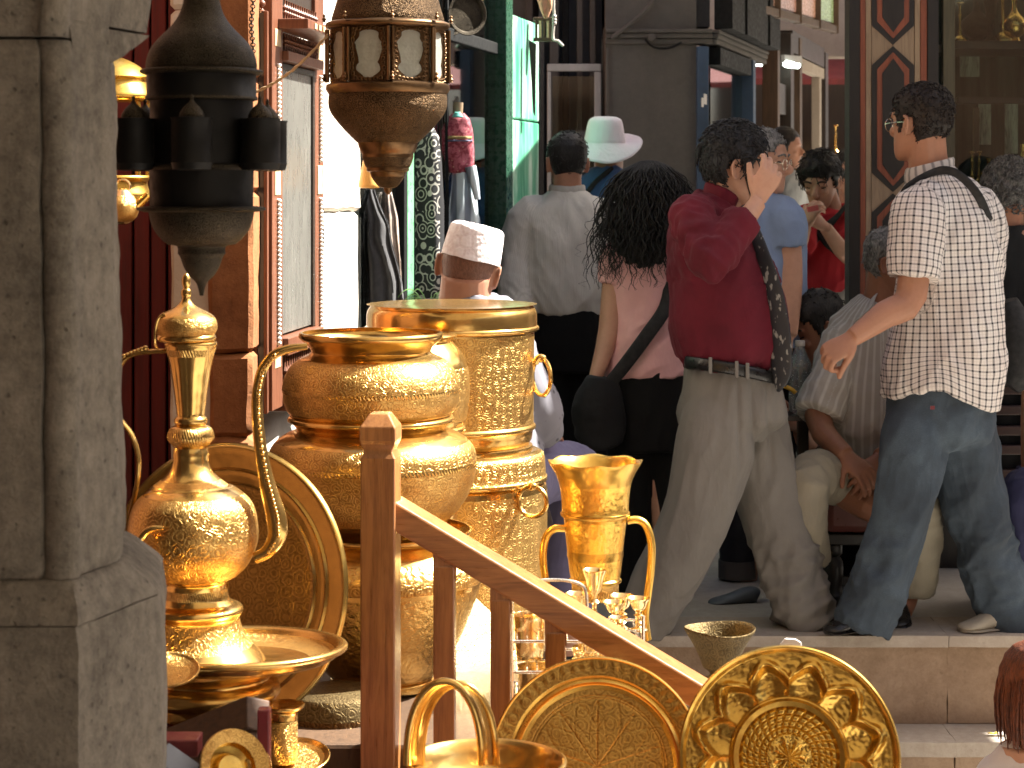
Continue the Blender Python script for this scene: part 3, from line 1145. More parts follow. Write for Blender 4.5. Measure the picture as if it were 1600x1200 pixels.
for k in range(5):
    p = CA.lerp(CB, rails[k])
    o = MB().box(p + Vector((0, 0, 0.22)), (0.05, 0.06, 0.5)).build('mullion', M['wood_shop'], smooth=False, bevel=0.005)
    under(o, cg)
o = MB().beam(CA, CB, 0.05, 0.05).build('bottom_rail', M['wood_shop'], smooth=False, bevel=0.005)
under(o, cg)

# far end of the lane
fe = thing('far_shop', (2.8, 18, 0), 'distant shop with a dark red awning under a beige wall at the lane end', 'shop')
o = MB().box((3.1, 18.2, 4.2), (3.0, 0.3, (4.2 - zpx(88, 18)) * 2)).build('wall', M['plaster_beige'], smooth=False)
under(o, fe)
o = MB().prism([(0, 0), (0.5, -0.2), (0.5, -0.25), (0, -0.05)], Vector((1.6, 18.0, zpx(92, 18))), Vector((0, -1, 0)), Vector((0, 0, 1)), Vector((3.0, 0, 0))).build('awning', M['wood_red'], smooth=False)
under(o, fe)
o = MB().box((3.1, 18.9, 1.2), (3.0, 0.1, 2.6)).build('back_wall', M['wood_dark'], smooth=False)
under(o, fe)
for k in range(4):
    o = MB().box((3.1, 18.5, 0.6 + 0.4 * k), (2.9, 0.4, 0.03)).build('shelf', M['wood_shop'], smooth=False)
    under(o, fe)
o = MB().box((2.72, 18.02, 1.1), (0.1, 0.1, 2.2)).build('post', M['wood_shop'], smooth=False)
under(o, fe)

# ---- inlaid column
M['inlay_red'] = wood_mat('red_brown_inlay', (0.24, 0.065, 0.03), (0.12, 0.032, 0.016), 6)
M['inlay_tan'] = wood_mat('tan_inlay', (0.30, 0.22, 0.14), (0.18, 0.125, 0.08), 6)
M['inlay_black'] = wood_mat('black_inlay', (0.013, 0.010, 0.008), (0.005, 0.004, 0.0035), 6)
CY = 8.25
colm = thing('inlaid_column', (1.53, CY + 0.15, 0), 'tall square column inlaid with black and orange long hexagons', 'column')


def cbox(name, pa, pb, mat, pr=0.0, z0=0.0, z1=2.6):
    a, b = XY(pa, CY)[0], XY(pb, CY)[0]
    o = MB().box(((a + b) / 2, CY + 0.05 - pr / 2, (z0 + z1) / 2), (b - a, 0.1 + pr, z1 - z0)).build(name, mat, smooth=False, bevel=0.0015)
    under(o, colm)


o = MB().box((1.572, CY + 0.26, 1.3), (0.27, 0.3, 2.6)).build('core', M['inlay_black'], smooth=False)
under(o, colm)
cbox('edge_strip', 1326, 1343, M['inlay_black'], 0.012)
cbox('red_strip', 1343.5, 1352, M['inlay_red'], 0.006)
cbox('pale_strip', 1352.5, 1361, M['inlay_tan'], 0.003)
cbox('panel', 1361.5, 1428.5, M['inlay_tan'], 0.0)
cbox('pale_strip', 1429, 1437.5, M['inlay_tan'], 0.003)
cbox('red_strip', 1438, 1448, M['inlay_red'], 0.006)
cbox('edge_strip', 1448.5, 1466, M['inlay_black'], 0.012)


def hexa(xc_, yt, yb, hw, sh_):
    return [(xc_, yt), (xc_ + hw, yt + sh_), (xc_ + hw, yb - sh_), (xc_, yb), (xc_ - hw, yb - sh_), (xc_ - hw, yt + sh_)]


for (yt, yb) in ((-160, 70), (72, 300), (302, 530), (532, 760)):
    for nm, g, pr, mt in (('black_hexagon', 0, 0.005, 'inlay_black'), ('orange_hexagon', 8, 0.008, 'inlay_red'), ('inner_hexagon', 16, 0.011, 'inlay_black')):
        hw = 33 - g
        pl = hexa(1395, yt + g * 1.2, yb - g * 1.2, hw, 30 - g * 0.4)
        pts = [(P(x, y, CY).x, P(x, y, CY).z) for x, y in pl]
        o = MB().prism(pts, Vector((0, CY - pr, 0)), Vector((1, 0, 0)), Vector((0, 0, 1)), Vector((0, pr + 0.02, 0))).build(nm, M[mt], smooth=False)
        under(o, colm)

# ---- glass vitrine at the right edge
M['olive_wood'] = wood_mat('olive_brown_wood', (0.10, 0.085, 0.045), (0.05, 0.042, 0.022), 6)
vit = thing('glass_cabinet', (2.1, 8.6, 0), 'dark glazed display cabinet of brass ware beside the inlaid column', 'cabinet')
VY = 8.45
vx0, vx1 = XY(1470, VY)[0], XY(1800, VY)[0]


def vbox(name, c, d, mat, bevel=0.003):
    o = MB().box(c, d).build(name, mat, smooth=False, bevel=bevel)
    under(o, vit)


vbox('corner_post', (XY(1481, VY)[0], VY, 1.5), (0.05, 0.05, 3.0), M['olive_wood'])
vbox('corner_post', (vx1, VY, 1.5), (0.05, 0.05, 3.0), M['olive_wood'])
vbox('stile', (XY(1505, VY)[0], VY + 0.3, 0.9), (0.05, 0.04, 1.86), M['wood_dark'])
vbox('back_panel', ((vx0 + vx1) / 2, VY + 0.55, 1.5), (vx1 - vx0, 0.02, 3.0), simple('dim_streaked_board', (0.045, 0.065, 0.05), 0.75, 0.0, scale=4.5, stretch=(6, 6, 0.35), var=0.3, col2=(0.004, 0.006, 0.005), spec=0.1))
for z in (zpx(62, VY), zpx(285, VY), zpx(482, VY)):
    vbox('shelf', ((vx0 + vx1) / 2 + 0.02, VY + 0.27, z - 0.02), (vx1 - vx0 - 0.06, 0.5, 0.035), M['wood_dark'])
vbox('pane', ((vx0 + vx1) / 2 + 0.02, VY - 0.005, 1.75), (vx1 - vx0 - 0.06, 0.006, 2.4), M['glass_dusty'], 0)
vbox('door_rail', ((XY(1505, VY)[0] + vx1) / 2, VY + 0.31, zpx(152, VY)), (vx1 - XY(1505, VY)[0] - 0.08, 0.03, 0.03), M['wood_dark'])
vbox('door_stile', (XY(1556, VY)[0], VY + 0.36, zpx(220, VY)), (0.022, 0.03, 0.30), M['wood_shop'])
M['pale_reflection'] = simple('painted_reflection', (0.30, 0.34, 0.28), 0.35, 0.3, var=0.5, scale=7, stretch=(4, 4, 0.5), col2=(0.05, 0.06, 0.05))  # pale green reflections of the glass painted as flat strips on the back
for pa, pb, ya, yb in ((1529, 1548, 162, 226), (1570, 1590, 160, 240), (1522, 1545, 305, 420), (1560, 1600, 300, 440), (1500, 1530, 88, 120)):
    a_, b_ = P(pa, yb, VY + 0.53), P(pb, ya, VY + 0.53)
    vbox('reflection_strip', ((a_.x + b_.x) / 2, VY + 0.53, (a_.z + b_.z) / 2), (b_.x - a_.x, 0.008, b_.z - a_.z), M['pale_reflection'], 0)
vbox('base_cabinet', ((vx0 + vx1) / 2, VY + 0.27, 0.22), (vx1 - vx0, 0.5, 0.44), M['wood_dark'])
# slatted bench in front of it
M['bench_slat'] = wood_mat('dark_red_brown_slat', (0.045, 0.016, 0.010), (0.016, 0.007, 0.005), 5, 'X')
bn = thing('slatted_bench', (2.0, 8.1, 0), 'dark slatted bench behind the man in the checked shirt', 'bench')
for py in (580, 608, 640, 672, 702, 740):
    o = MB().box((2.0, 8.12, zpx(py, 8.12)), (0.95, 0.05, 0.038)).build('slat', M['bench_slat'], smooth=False, bevel=0.004)
    under(o, bn)
for x in (1.56, 2.44):
    o = MB().box((x, 8.17, 0.42), (0.05, 0.05, 0.84)).build('leg', M['wood_dark'], smooth=False, bevel=0.004)
    under(o, bn)
o = MB().box((2.0, 8.2, 0.3), (0.95, 0.02, 0.6)).build('back_panel', M['inlay_black'], smooth=False)
under(o, bn)

# ---- awnings added over the street (out of the frame, to throw the shade) and the houses round the alley
def shade_cloth_mat():
    m, nt, b = new_mat('tan_shade_cloth')
    t = NT(nt)
    f, _ = t.noise(t.coord(), 1.5, 5)
    c = t.ramp(f, [(0.35, (0.42, 0.36, 0.28)), (0.65, (0.55, 0.48, 0.38))])
    t.l(c, b.inputs['Base Color'])
    b.inputs['Roughness'].default_value = 0.9
    tr = t.n('ShaderNodeBsdfTranslucent')
    t.l(c, tr.inputs[0])
    mx = t.n('ShaderNodeMixShader')
    mx.inputs[0].default_value = 0.14
    t.l(b.outputs[0], mx.inputs[1])
    t.l(tr.outputs[0], mx.inputs[2])
    t.l(mx.outputs[0], nt.nodes['Material Output'].inputs[0])
    return m


M['awning'] = shade_cloth_mat()


def awning(x0, x1, y0, y1, z, label):  # added unseen shade cloth, only there to throw shade
    mb = MB()
    n = 12
    vs = [(x0 + (x1 - x0) * i / n, y0 + (y1 - y0) * j / n, z - 0.10 * math.sin(PI * i / n) * math.sin(PI * j / n)) for j in range(n + 1) for i in range(n + 1)]
    mb.add(vs, [(j * (n + 1) + i, j * (n + 1) + i + 1, (j + 1) * (n + 1) + i + 1, (j + 1) * (n + 1) + i) for j in range(n) for i in range(n)])
    o = mb.build('awning', M['awning'])  # added shade cloth, stands out of the frame
    tag(o, label, 'awning')


awning(1.35, 4.5, 6.75, 17.0, 3.25, 'added unseen shade cloth, wide and tan, above the street on the right')
awning(-2.2, 4.1, -7.5, 4.42, 3.2, 'added unseen tan shade cloth above the lower end of the alley')
M['house'] = stone_mat('brown_render', (0.19, 0.10, 0.06), (0.10, 0.05, 0.03), 1.5, 0.3, 0.4, 0.2)
for nm, c, d, lab in (('house', (9.0, 3.0, 1.9), (0.8, 26.0, 5.1), 'brown rendered house along the right side of the alley'),
                      ('house', (-3.6, 1.0, 2.4), (4.0, 8.0, 6.0), 'brown rendered house along the left side of the alley'),
                      ('house', (-3.8, 10.5, 2.9), (4.0, 11.0, 6.0), 'brown rendered house behind the dress shop'),
                      ('house', (0.0, -8.0, 2.0), (14.0, 0.8, 5.2), 'brown rendered house across the lower end of the alley')):
    o = MB().box(c, d).build(nm, M['house'], smooth=False, bevel=0.02)
    tag(o, lab, 'house')
# ------------------------------------------------------------------ brass ware
B3 = [M['brass'], M['brass_engraved'], M['brass_band'], M['brass_hammered'], M['brass_fine']]
SM, EN, BD, HM, FI = 0, 1, 2, 3, 4


def inner(pts, wall=4, depth=None):
    """fold an open vessel inwards from its rim so that it has a wall and an inside"""
    return [(max(1, p[0] - wall), p[1], 0) for p in reversed(pts)]


# ---- tall ewer
EY = 4.0
ew = thing('ewer', P(298, 1040, EY), 'tall engraved brass ewer with domed lid, slim waisted neck and curved spout', 'ewer')
turned('lid', 291, EY, [(2, 427), (5, 431), (7, 438), (6, 446), (4, 450), (4, 450), (7, 453), (8, 459), (6, 465), (6, 465), (9, 472), (18, 480), (34, 488), (44, 496, FI), (48, 506, FI), (48, 515, FI), (44, 523), (44, 523), (46, 526), (46, 530), (43, 533)], B3, ew)
flute = lambda r, z, a, k: (r * (1 + 0.030 * abs(math.cos(5 * a)) * (1 if 5 < k < 22 else 0)), z)
turned('neck', 298, EY, [(40, 534), (41, 538), (38, 545, BD), (35, 556), (31, 574), (27, 600), (23, 630), (21, 650), (21, 650), (25, 653), (26, 659), (23, 664), (23, 664), (31, 668, BD), (36, 677, BD), (36, 686, BD), (29, 695), (26, 699), (26, 699), (28, 708), (28, 722), (34, 737), (46, 749, FI), (58, 758), (63, 762)], B3, ew, n=120, scallop=flute)
turned('body', 302, EY, [(60, 760), (66, 763), (66, 763), (78, 772, FI), (91, 786, EN), (98, 804, EN), (101, 824, EN), (101, 842, EN), (96, 862, EN), (84, 884, EN), (68, 900), (56, 906)], B3, ew)
turned('foot', 306, EY, [(54, 905), (51, 909), (51, 909), (50, 918, BD), (51, 932), (57, 942), (57, 942), (70, 946), (74, 953), (71, 960), (71, 960), (68, 966, EN), (72, 982, EN), (80, 998, EN), (88, 1008), (88, 1008), (98, 1018), (108, 1032), (110, 1040)], B3, ew)
# spout: S-curve on the right, flattened
sp = [(398, 872), (418, 862), (433, 838), (432, 810), (424, 780), (415, 745), (407, 700), (402, 650), (402, 615), (409, 580), (427, 555), (452, 545), (480, 541)]
spr = [9, 11, 15, 16, 14, 12, 10, 9, 8.5, 8, 7.5, 7, 5]
o = MB().tube([P(x, y, EY - 0.02 + 0.02 * (i > 8)) for i, (x, y) in enumerate(sp)], [(r * S(EY) * 0.75, r * S(EY)) for r in spr], 14, side=(0, 1, 0)).build('spout', M['brass'])
under(o, ew)
# beaded ridge along the spout
mb = MB()
for i in range(44):
    t = i / 43 * (len(sp) - 4) + 1
    k = int(t)
    f = t - k
    x = sp[k][0] + (sp[min(k + 1, 12)][0] - sp[k][0]) * f
    y = sp[k][1] + (sp[min(k + 1, 12)][1] - sp[k][1]) * f
    r = spr[k] * 0.55
    mb.ball(P(x + 2, y, EY - 0.02 - r * S(EY) * 1.3), 0.0042, 8, 6)
o = mb.build('beading', M['brass'])
under(o, ew)
# thin handle at the left with its curled ends, and chain of the lid
hd = [(262, 548), (240, 549), (214, 552), (194, 563), (180, 590), (176, 625), (188, 655), (206, 680), (216, 712), (216, 745), (208, 785), (203, 805)]
o = MB().tube([P(x, y, EY + 0.01) for x, y in hd], [(0.0075, 0.005)] * len(hd), 10, side=(0, 1, 0)).build('handle', M['brass'])
under(o, ew)
mb = MB()
for i in range(9):
    mb.ball(P(183 + i * 5.5, 568 - i * 2.2 - (6 if i > 0 else 0), EY + 0.01), 0.006, 8, 6)
o = mb.build('handle_scroll', M['brass'])
under(o, ew)
hk = [(244, 908), (232, 890), (221, 868), (218, 850), (224, 835), (238, 826), (256, 825)]
o = MB().tube([P(x, y, EY - 0.13) for x, y in hk], [0.009, 0.0088, 0.0085, 0.008, 0.007, 0.006, 0.0035], 10).build('hook', M['brass'])
under(o, ew)
o = MB().tube([P(257, 490, EY - 0.03), P(248, 498, EY - 0.03), P(243, 515, EY - 0.03), P(242, 535, EY - 0.03), P(246, 545, EY - 0.02)], 0.003, 8).build('lid_hinge', M['brass'])
under(o, ew)

# ---- footed dish under the ewer and the deep stand below
ds = thing('footed_dish', P(325, 1045, EY), 'wide flat brass dish under the tall ewer, rim gleaming in the sun', 'dish')
o = turned('dish_plate', 363, EY, [(40, 1032), (120, 1030, FI), (148, 1026, FI), (160, 1017), (166, 1008), (175, 1006), (180, 1010), (178, 1016), (168, 1021), (155, 1030), (120, 1038), (40, 1042)], B3, ds, n=96, k=2)
o.rotation_euler = (-0.05, 0, 0)
o = turned('pedestal', 328, EY, [(100, 1040), (104, 1045), (104, 1045), (96, 1052), (94, 1058), (104, 1064), (109, 1072), (109, 1082), (102, 1090), (102, 1090), (100, 1094), (101, 1106), (98, 1110), (96, 1112)], B3, ds, k=2)
for v in ():
    pass

# ---- big round tray standing behind the ewer
def disc(name, label, c, R, normal, prof, mats, cat='tray', n=120, hf=None, nr=None, spin=0.0):
    """round metal tray: prof = list of (r/R, height, mat); hf adds height(r/R, angle); back side solidified"""
    mb = MB()
    vs, fs, ms, uv = [], [], [], []
    rr = []
    for i in range(len(prof) - 1):
        a, b = prof[i], prof[i + 1]
        k = max(1, int((b[0] - a[0]) * (nr or 40)))
        for q in range(k):
            t = q / k
            rr.append((a[0] + (b[0] - a[0]) * t, a[1] + (b[1] - a[1]) * t, a[2]))
    rr.append(prof[-1])
    for (r, h, m_) in rr:
        for j in range(n):
            a = 2 * PI * j / n + spin
            hh = h + (hf(r, a) if hf else 0.0)
            vs.append((r * R * math.cos(a), r * R * math.sin(a), hh))
    for i in range(len(rr) - 1):
        for j in range(n):
            j2 = (j + 1) % n
            q = (i * n + j, i * n + j2, (i + 1) * n + j2, (i + 1) * n + j)
            fs.append((q[0], q[3], q[2], q[1])[::-1])
            ms.append(rr[i][2])
            uv.append([(vs[k][0], vs[k][1]) for k in fs[-1]])
    mb.add(vs, fs, ms, uv)
    if rr[0][0] > 1e-6:
        mb.add([vs[j] for j in range(n)], [tuple(range(n))], 0)
    o = mb.build(name, mats, angle=55)
    s = o.modifiers.new('thickness', 'SOLIDIFY')
    s.thickness = 0.003
    s.offset = -1
    o.location = c
    o.rotation_euler = Vector(normal).to_track_quat('Z', 'Y').to_euler()
    tag(o, label, cat)
    return o


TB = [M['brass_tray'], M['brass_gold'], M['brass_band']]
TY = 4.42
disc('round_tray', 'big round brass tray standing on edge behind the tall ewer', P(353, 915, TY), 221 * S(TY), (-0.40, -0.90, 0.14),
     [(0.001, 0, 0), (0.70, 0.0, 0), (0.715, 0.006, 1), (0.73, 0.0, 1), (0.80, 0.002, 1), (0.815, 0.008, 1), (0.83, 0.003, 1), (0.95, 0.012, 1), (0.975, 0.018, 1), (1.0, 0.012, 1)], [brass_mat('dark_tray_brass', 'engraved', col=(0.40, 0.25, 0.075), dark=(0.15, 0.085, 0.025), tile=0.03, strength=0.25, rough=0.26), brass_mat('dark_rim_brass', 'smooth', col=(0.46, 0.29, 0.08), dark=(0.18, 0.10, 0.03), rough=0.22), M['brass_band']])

# ---- embossed plate at lower right: twelve petals round a basket-weave centre
P2Y = 4.0


def petals(r, a):
    h = 0.0
    if 0.54 < r < 0.93:
        # twelve leaf-shaped hollows pointing outward between bright ridges
        k = 12
        ph = (a * k / (2 * PI)) % 1.0
        s = abs(ph - 0.5) * 2                     # 1 at the ridge, 0 in the hollow's middle
        tip = 0.80 - 0.16 * s ** 1.4              # outline of the hollow
        e = (tip - r) / 0.05
        e = max(-1, min(1, e))
        hollow = 0.5 + 0.5 * math.sin(e * PI / 2)
        h -= 0.013 * hollow * (0.5 + 0.5 * math.cos(s * PI)) ** 0.35
        band = math.exp(-((r - (tip + 0.055)) / 0.04) ** 2)
        h += 0.010 * band * (1 + 0.25 * math.cos(ph * 2 * PI * 3))
        h += 0.0012 * noise.noise(Vector((r * 26 * math.cos(a), r * 26 * math.sin(a), 1)))
    elif 0.215 < r < 0.44:
        # basket weave: spiral grid of little pillows
        u = (a * 30 / (2 * PI) + (r - 0.2) * 5.5)
        v = (r - 0.215) / 0.055
        su, sv = abs(math.sin(PI * u)), abs(math.sin(PI * v))
        h += 0.0055 * (min(1, su * 1.5) * min(1, sv * 1.5)) ** 0.7 - 0.002
    elif r <= 0.20:
        h += 0.0035 * math.sin(a * 8) * math.sin(r / 0.2 * PI) + 0.004 * (1 - r / 0.2)
        h += 0.0018 * noise.noise(Vector((r * 45 * math.cos(a), r * 45 * math.sin(a), 3)))
    return h


disc('embossed_plate', 'round brass wall plate embossed with petals around a woven centre', P(1233, 1184, P2Y), 172 * S(P2Y), (-0.10, -0.94, 0.22),
     [(0.001, 0.004, 1), (0.20, 0.004, 1), (0.215, 0.0, 1), (0.44, 0.0, 1), (0.455, 0.008, 1), (0.50, 0.010, 1), (0.52, 0.003, 1), (0.54, 0.0, 1), (0.93, 0.002, 1), (0.965, 0.010, 1), (0.985, 0.013, 1), (1.0, 0.008, 1)],
     [M['brass_tray'], M['brass_gold'], M['brass_band']], 'plate', n=360, hf=petals, nr=170)


P1Y = 4.25


def engr(r, a):
    h = 0.0
    def groove(d, w):
        return -0.0014 * math.exp(-(d / w) ** 2)
    if r < 0.66:
        # big engraved star of interlaced straps
        k = 10
        ph = ((a * k / (2 * PI)) % 1.0 - 0.5) * 2
        h += groove(r - (0.34 + 0.26 * abs(ph)), 0.010)
        h += groove(r - (0.58 - 0.34 * abs(ph)), 0.010)
        h += groove(r - 0.62, 0.006) + groove(r - 0.645, 0.006)
        h += groove(abs(ph) * r * 0.3, 0.006) * (1 if r < 0.6 else 0)
    elif 0.86 < r < 0.96:
        h += 0.0014 * math.sin(a * 60) * math.sin((r - 0.86) / 0.1 * PI)
    return h


disc('round_tray', 'round brass tray with engraved star pattern leaning on the wooden stair rail', P(933, 1199, P1Y), 169 * S(P1Y), (-0.05, -0.93, 0.26),
     [(0.001, 0, 0), (0.66, 0.0, 0), (0.70, 0.0, 1), (0.745, 0.003, 1), (0.765, 0.012, 1), (0.80, 0.006, 1), (0.83, 0.010, 0), (0.97, 0.012, 1), (0.985, 0.015, 1), (1.0, 0.009, 1)],
     TB, n=300, hf=engr, nr=130)

# bench that the two plates stand on, just below the picture
pb = thing('display_bench', (0.45, 4.1, LOW), 'low wooden display bench carrying the leaning brass plates', 'bench')
o = MB().box((0.40, 4.15, 0.12), (1.3, 0.62, 0.04)).build('bench_top', M['wood_rail_x'], smooth=False, bevel=0.004)
under(o, pb)
for x in (-0.18, 0.98):
    for y in (3.9, 4.4):
        o = MB().box((x, y, (LOW + 0.1) / 2), (0.06, 0.06, 0.1 - LOW)).build('leg', M['wood_rail'], smooth=False, bevel=0.004)
        under(o, pb)

# ---- stacked cauldrons
JY = 5.0
def vessel(name, cx, Y, pts, label, cat, wall=4, n=96, k=3, group=None):
    root = thing(name, P(cx, pts[-1][1], Y), label, cat, group)
    turned('body', cx, Y, pts, B3, root, n=n, k=k, close=False)
    ins = [(max(2, p[0] - wall), p[1] + (1 if i else 0), 0) for i, p in enumerate(pts)]
    turned('lining', cx, Y, [(pts[0][0], pts[0][1])] + ins[:max(3, int(len(ins) * 0.8))] + [(2, ins[max(2, int(len(ins) * 0.8)) - 1][1])], B3, root, n=n, k=1, close=False)
    return root


up = vessel('cauldron', 580, JY, [(111, 519), (113, 523), (112, 528), (105, 534), (97, 541), (93, 549), (93, 549), (98, 553), (112, 560, EN), (126, 572, EN), (135, 588, EN), (139, 605, BD), (138, 612, EN), (136, 628, EN), (130, 642), (124, 648), (124, 648), (129, 651), (130, 656), (125, 659), (125, 659), (119, 664), (114, 672), (110, 678)],
            'engraved brass cauldron with flared open rim, upper one of the stacked pair', 'cauldron')
lo = vessel('cauldron', 582, JY, [(112, 671), (122, 672), (136, 678), (150, 688, EN), (160, 702, EN), (163, 718, BD), (163, 726, EN), (160, 745, EN), (152, 768, EN), (140, 788, EN), (124, 806), (112, 818), (106, 828)],
            'engraved brass cauldron with bulging shoulders, lower one of the stacked pair', 'cauldron')
# dish rim and hammered bowl below
hb = vessel('hammered_bowl', 598, 5.02, [(140, 826), (136, 834), (118, 842), (118, 842), (140, 862, HM), (156, 884, EN), (158, 903, EN), (158, 903), (155, 911, HM), (144, 940, HM), (126, 985, HM), (104, 1028, HM), (86, 1050), (78, 1056), (78, 1056), (82, 1059, BD), (82, 1069, BD), (78, 1071)],
            'large hammered brass bowl tapering to a stamped foot under the stacked cauldrons', 'bowl')
# copper-brown casserole peeping out behind
vessel('cauldron', 636, 5.32, [(70, 520), (78, 524), (70, 532), (84, 548), (95, 572, EN), (98, 600, EN), (97, 628, EN), (92, 655), (88, 664), (88, 664), (92, 668), (90, 676), (84, 700), (80, 760), (78, 820), (70, 900)],
       'brass cauldron half hidden behind the stacked pair', 'cauldron')

# ---- big lidded container behind
BY = 5.6
bc = thing('brass_container', P(708, 1000, BY), 'large lidded brass container with engraved drum and ring handles', 'container')
turned('lid', 706, BY, [(1, 474), (124, 474), (127, 476), (127, 478), (127, 478), (131, 484), (133, 492), (133, 508), (133, 508), (136, 510), (136, 514), (132, 517)], B3, bc, k=2, n=96)
turned('drum', 706, BY, [(129, 516), (129, 520, EN), (128, 590, EN), (128, 656, EN), (128, 660), (131, 663), (131, 668), (127, 671), (125, 684), (120, 692), (120, 692), (126, 694), (126, 700)], B3, bc, k=2, n=96)
turned('base', 708, BY, [(127, 700), (138, 704, EN), (143, 712, EN), (145, 738, EN), (147, 742), (147, 748), (140, 751), (140, 751), (144, 756), (147, 762, EN), (147, 850, EN), (146, 900, EN), (146, 985), (140, 1000)], B3, bc, k=2, n=96)


def drop_ring(px, py, Y, R, rz, parent, r=0.006, squash=0.45):
    p = P(px, py, Y)
    ax = Vector((math.cos(rz), math.sin(rz), 0))
    o = ring_mb(p + Vector((0, 0, -R)), R, r, axis=ax, n=28, m=8).build('ring', M['brass'])
    under(o, parent)
    o = MB().ball(p, (0.014, 0.014, 0.012), 12, 8).build('ring_lug', M['brass'])
    under(o, parent)


drop_ring(846, 560, BY - 0.05, 0.050, 0.5, bc)
drop_ring(832, 760, BY - 0.20, 0.040, 1.2, bc)
o = MB().tube([P(836, 568, BY - 0.06), P(842, 558, BY - 0.06), P(850, 560, BY - 0.06)], 0.009, 10).build('ring_bracket', M['brass'])
under(o, bc)

# ---- tall flared bucket with two handles
KY = 5.2
M['bucket'] = [M['brass_gold'], brass_mat('hammered_yellow_brass', 'hammered', col=(0.9, 0.58, 0.13), dark=(0.5, 0.26, 0.05), tile=0.014, strength=0.45, rough=0.24), M['brass_band']]
bk = thing('flared_bucket', P(930, 935, KY), 'tall yellow brass bucket with wavy flared rim and two looped handles', 'bucket')


def wavy(r, z, a, k):
    f = max(0.0, min(1.0, (r - 0.085) / 0.04))
    return r * (1 + 0.02 * f * math.cos(8 * a)), z + 0.0035 * f * math.cos(8 * a)


bp = [(73, 720), (70, 727), (62, 740), (56, 756, 1), (53, 778, 1), (52, 798), (54, 800), (54, 805), (50, 808), (49, 812, 1), (45, 850, 1), (40, 895, 1), (38, 902), (41, 905), (41, 909), (37, 912, 2), (37, 930), (36, 935)]
turned('body', 930, KY, bp, M['bucket'], bk, n=96, k=2, scallop=wavy, close=False)
turned('lining', 930, KY, [(73, 720), (69, 722), (59, 742), (52, 760), (48, 800), (44, 850), (40, 880), (2, 880)], M['bucket'], bk, n=96, k=2, scallop=wavy, close=False)
for hx in ([(886, 826), (868, 826), (855, 836), (849, 860), (850, 890), (857, 925), (868, 950)], [(980, 814), (996, 812), (1010, 822), (1018, 850), (1017, 890), (1012, 930), (1008, 965), (1012, 1000)]):
    o = MB().tube([P(x, y, KY) for x, y in hx], [(0.010, 0.011)] * len(hx), 12).build('handle', M['bucket'][1])
    under(o, bk)

# ---- wire rack with small goblets and bowls
M['wire'] = simple('bright_wire', (0.78, 0.72, 0.6), 0.25, 0.9)
RYk = 4.95
wr = thing('wire_rack', P(900, 1070, RYk), 'bright tiered wire rack standing behind the stair rail, holding small goblets', 'rack')
zlev = [zpx(985, RYk), zpx(1032, RYk), zpx(1085, RYk), zpx(1140, RYk)]
xl, xr = XY(800, RYk)[0], XY(1000, RYk)[0]
for z in zlev:
    mb = MB()
    y0, y1 = RYk - 0.12, RYk + 0.12
    mb.tube([(xl, y0, z), (xr, y0, z), (xr, y1, z), (xl, y1, z)], 0.0035, 6, smooth=1, closed=True)
    for k in range(13):
        x = xl + (xr - xl) * (k + 0.5) / 13
        mb.tube([(x, y0, z), (x, y1, z)], 0.002, 6, smooth=1)
    mb.tube([(xl, RYk, z), (xr, RYk, z)], 0.002, 6, smooth=1)
    o = mb.build('wire_shelf', M['wire'])
    under(o, wr)
for x in (xl, xr):
    for y in (RYk - 0.12, RYk + 0.12):
        o = MB().tube([(x, y, 0.30 if y > RYk else LOW), (x, y, zlev[0] + 0.06)], 0.0045, 8, smooth=1).build('upright', M['wire'])
        under(o, wr)
for k in range(2):
    o = MB().tube([P(826, 908, RYk - 0.1 + k * 0.02), P(870, 906, RYk - 0.1), P(905, 912, RYk - 0.1), P(916, 930, RYk - 0.1), P(918, 985, RYk - 0.1)], 0.004, 8).build('wire_loop', M['wire'])
    under(o, wr)
o = ring_mb(P(984, 1000, RYk - 0.12), 0.024, 0.0025, axis=(0.2, 1, 0.1), n=24, m=6).build('wire_ring', M['wire'])
under(o, wr)


def goblet_pts(cx, top, h, w):
    s = h / 100.0
    return [(w, top), (w * 0.97, top + 3 * s), (w * 0.78, top + 14 * s), (w * 0.62, top + 28 * s), (w * 0.48, top + 36 * s), (w * 0.25, top + 41 * s), (w * 0.2, top + 48 * s), (w * 0.45, top + 53 * s), (w * 0.2, top + 58 * s), (w * 0.22, top + 70 * s), (w * 0.38, top + 76 * s), (w * 0.22, top + 81 * s), (w * 0.3, top + 88 * s), (w * 0.75, top + 95 * s), (w * 0.78, top + 100 * s)]


gob = [(929, 890, 19, 95, 5.0, 'tallest small brass goblet, in the middle of the wire rack'),
       (903, 927, 20, 58, 5.0, 'small brass goblet on the wire rack behind its wire loop'),
       (872, 931, 20, 54, 4.93, 'leftmost small brass goblet on the wire rack, half behind the rail'),
       (960, 940, 18, 45, 4.93, 'small brass goblet in front of the two right-hand goblets on the wire rack'),
       (972, 930, 19, 55, 5.04, 'small brass goblet at the back right of the wire rack'),
       (998, 934, 18, 51, 4.97, 'rightmost small brass goblet on the wire rack by the bucket handle'),
       (966, 964, 15, 21, 4.88, 'tiny brass cup low at the front of the wire rack')]
for cx, top, w, h, Y, lab in gob:
    g = thing('goblet', P(cx, top + h, Y), lab, 'goblet', 'small goblets on the wire rack')
    turned('bowl_and_stem', cx, Y, goblet_pts(cx, top, h, w), [M['brass_pale']], g, n=32, k=2, close=False)
    turned('lining', cx, Y, [(w, top), (w * 0.9, top + 2), (w * 0.7, top + h * 0.14), (w * 0.5, top + h * 0.3), (1, top + h * 0.35)], [M['brass_pale']], g, n=32, k=1, close=False)
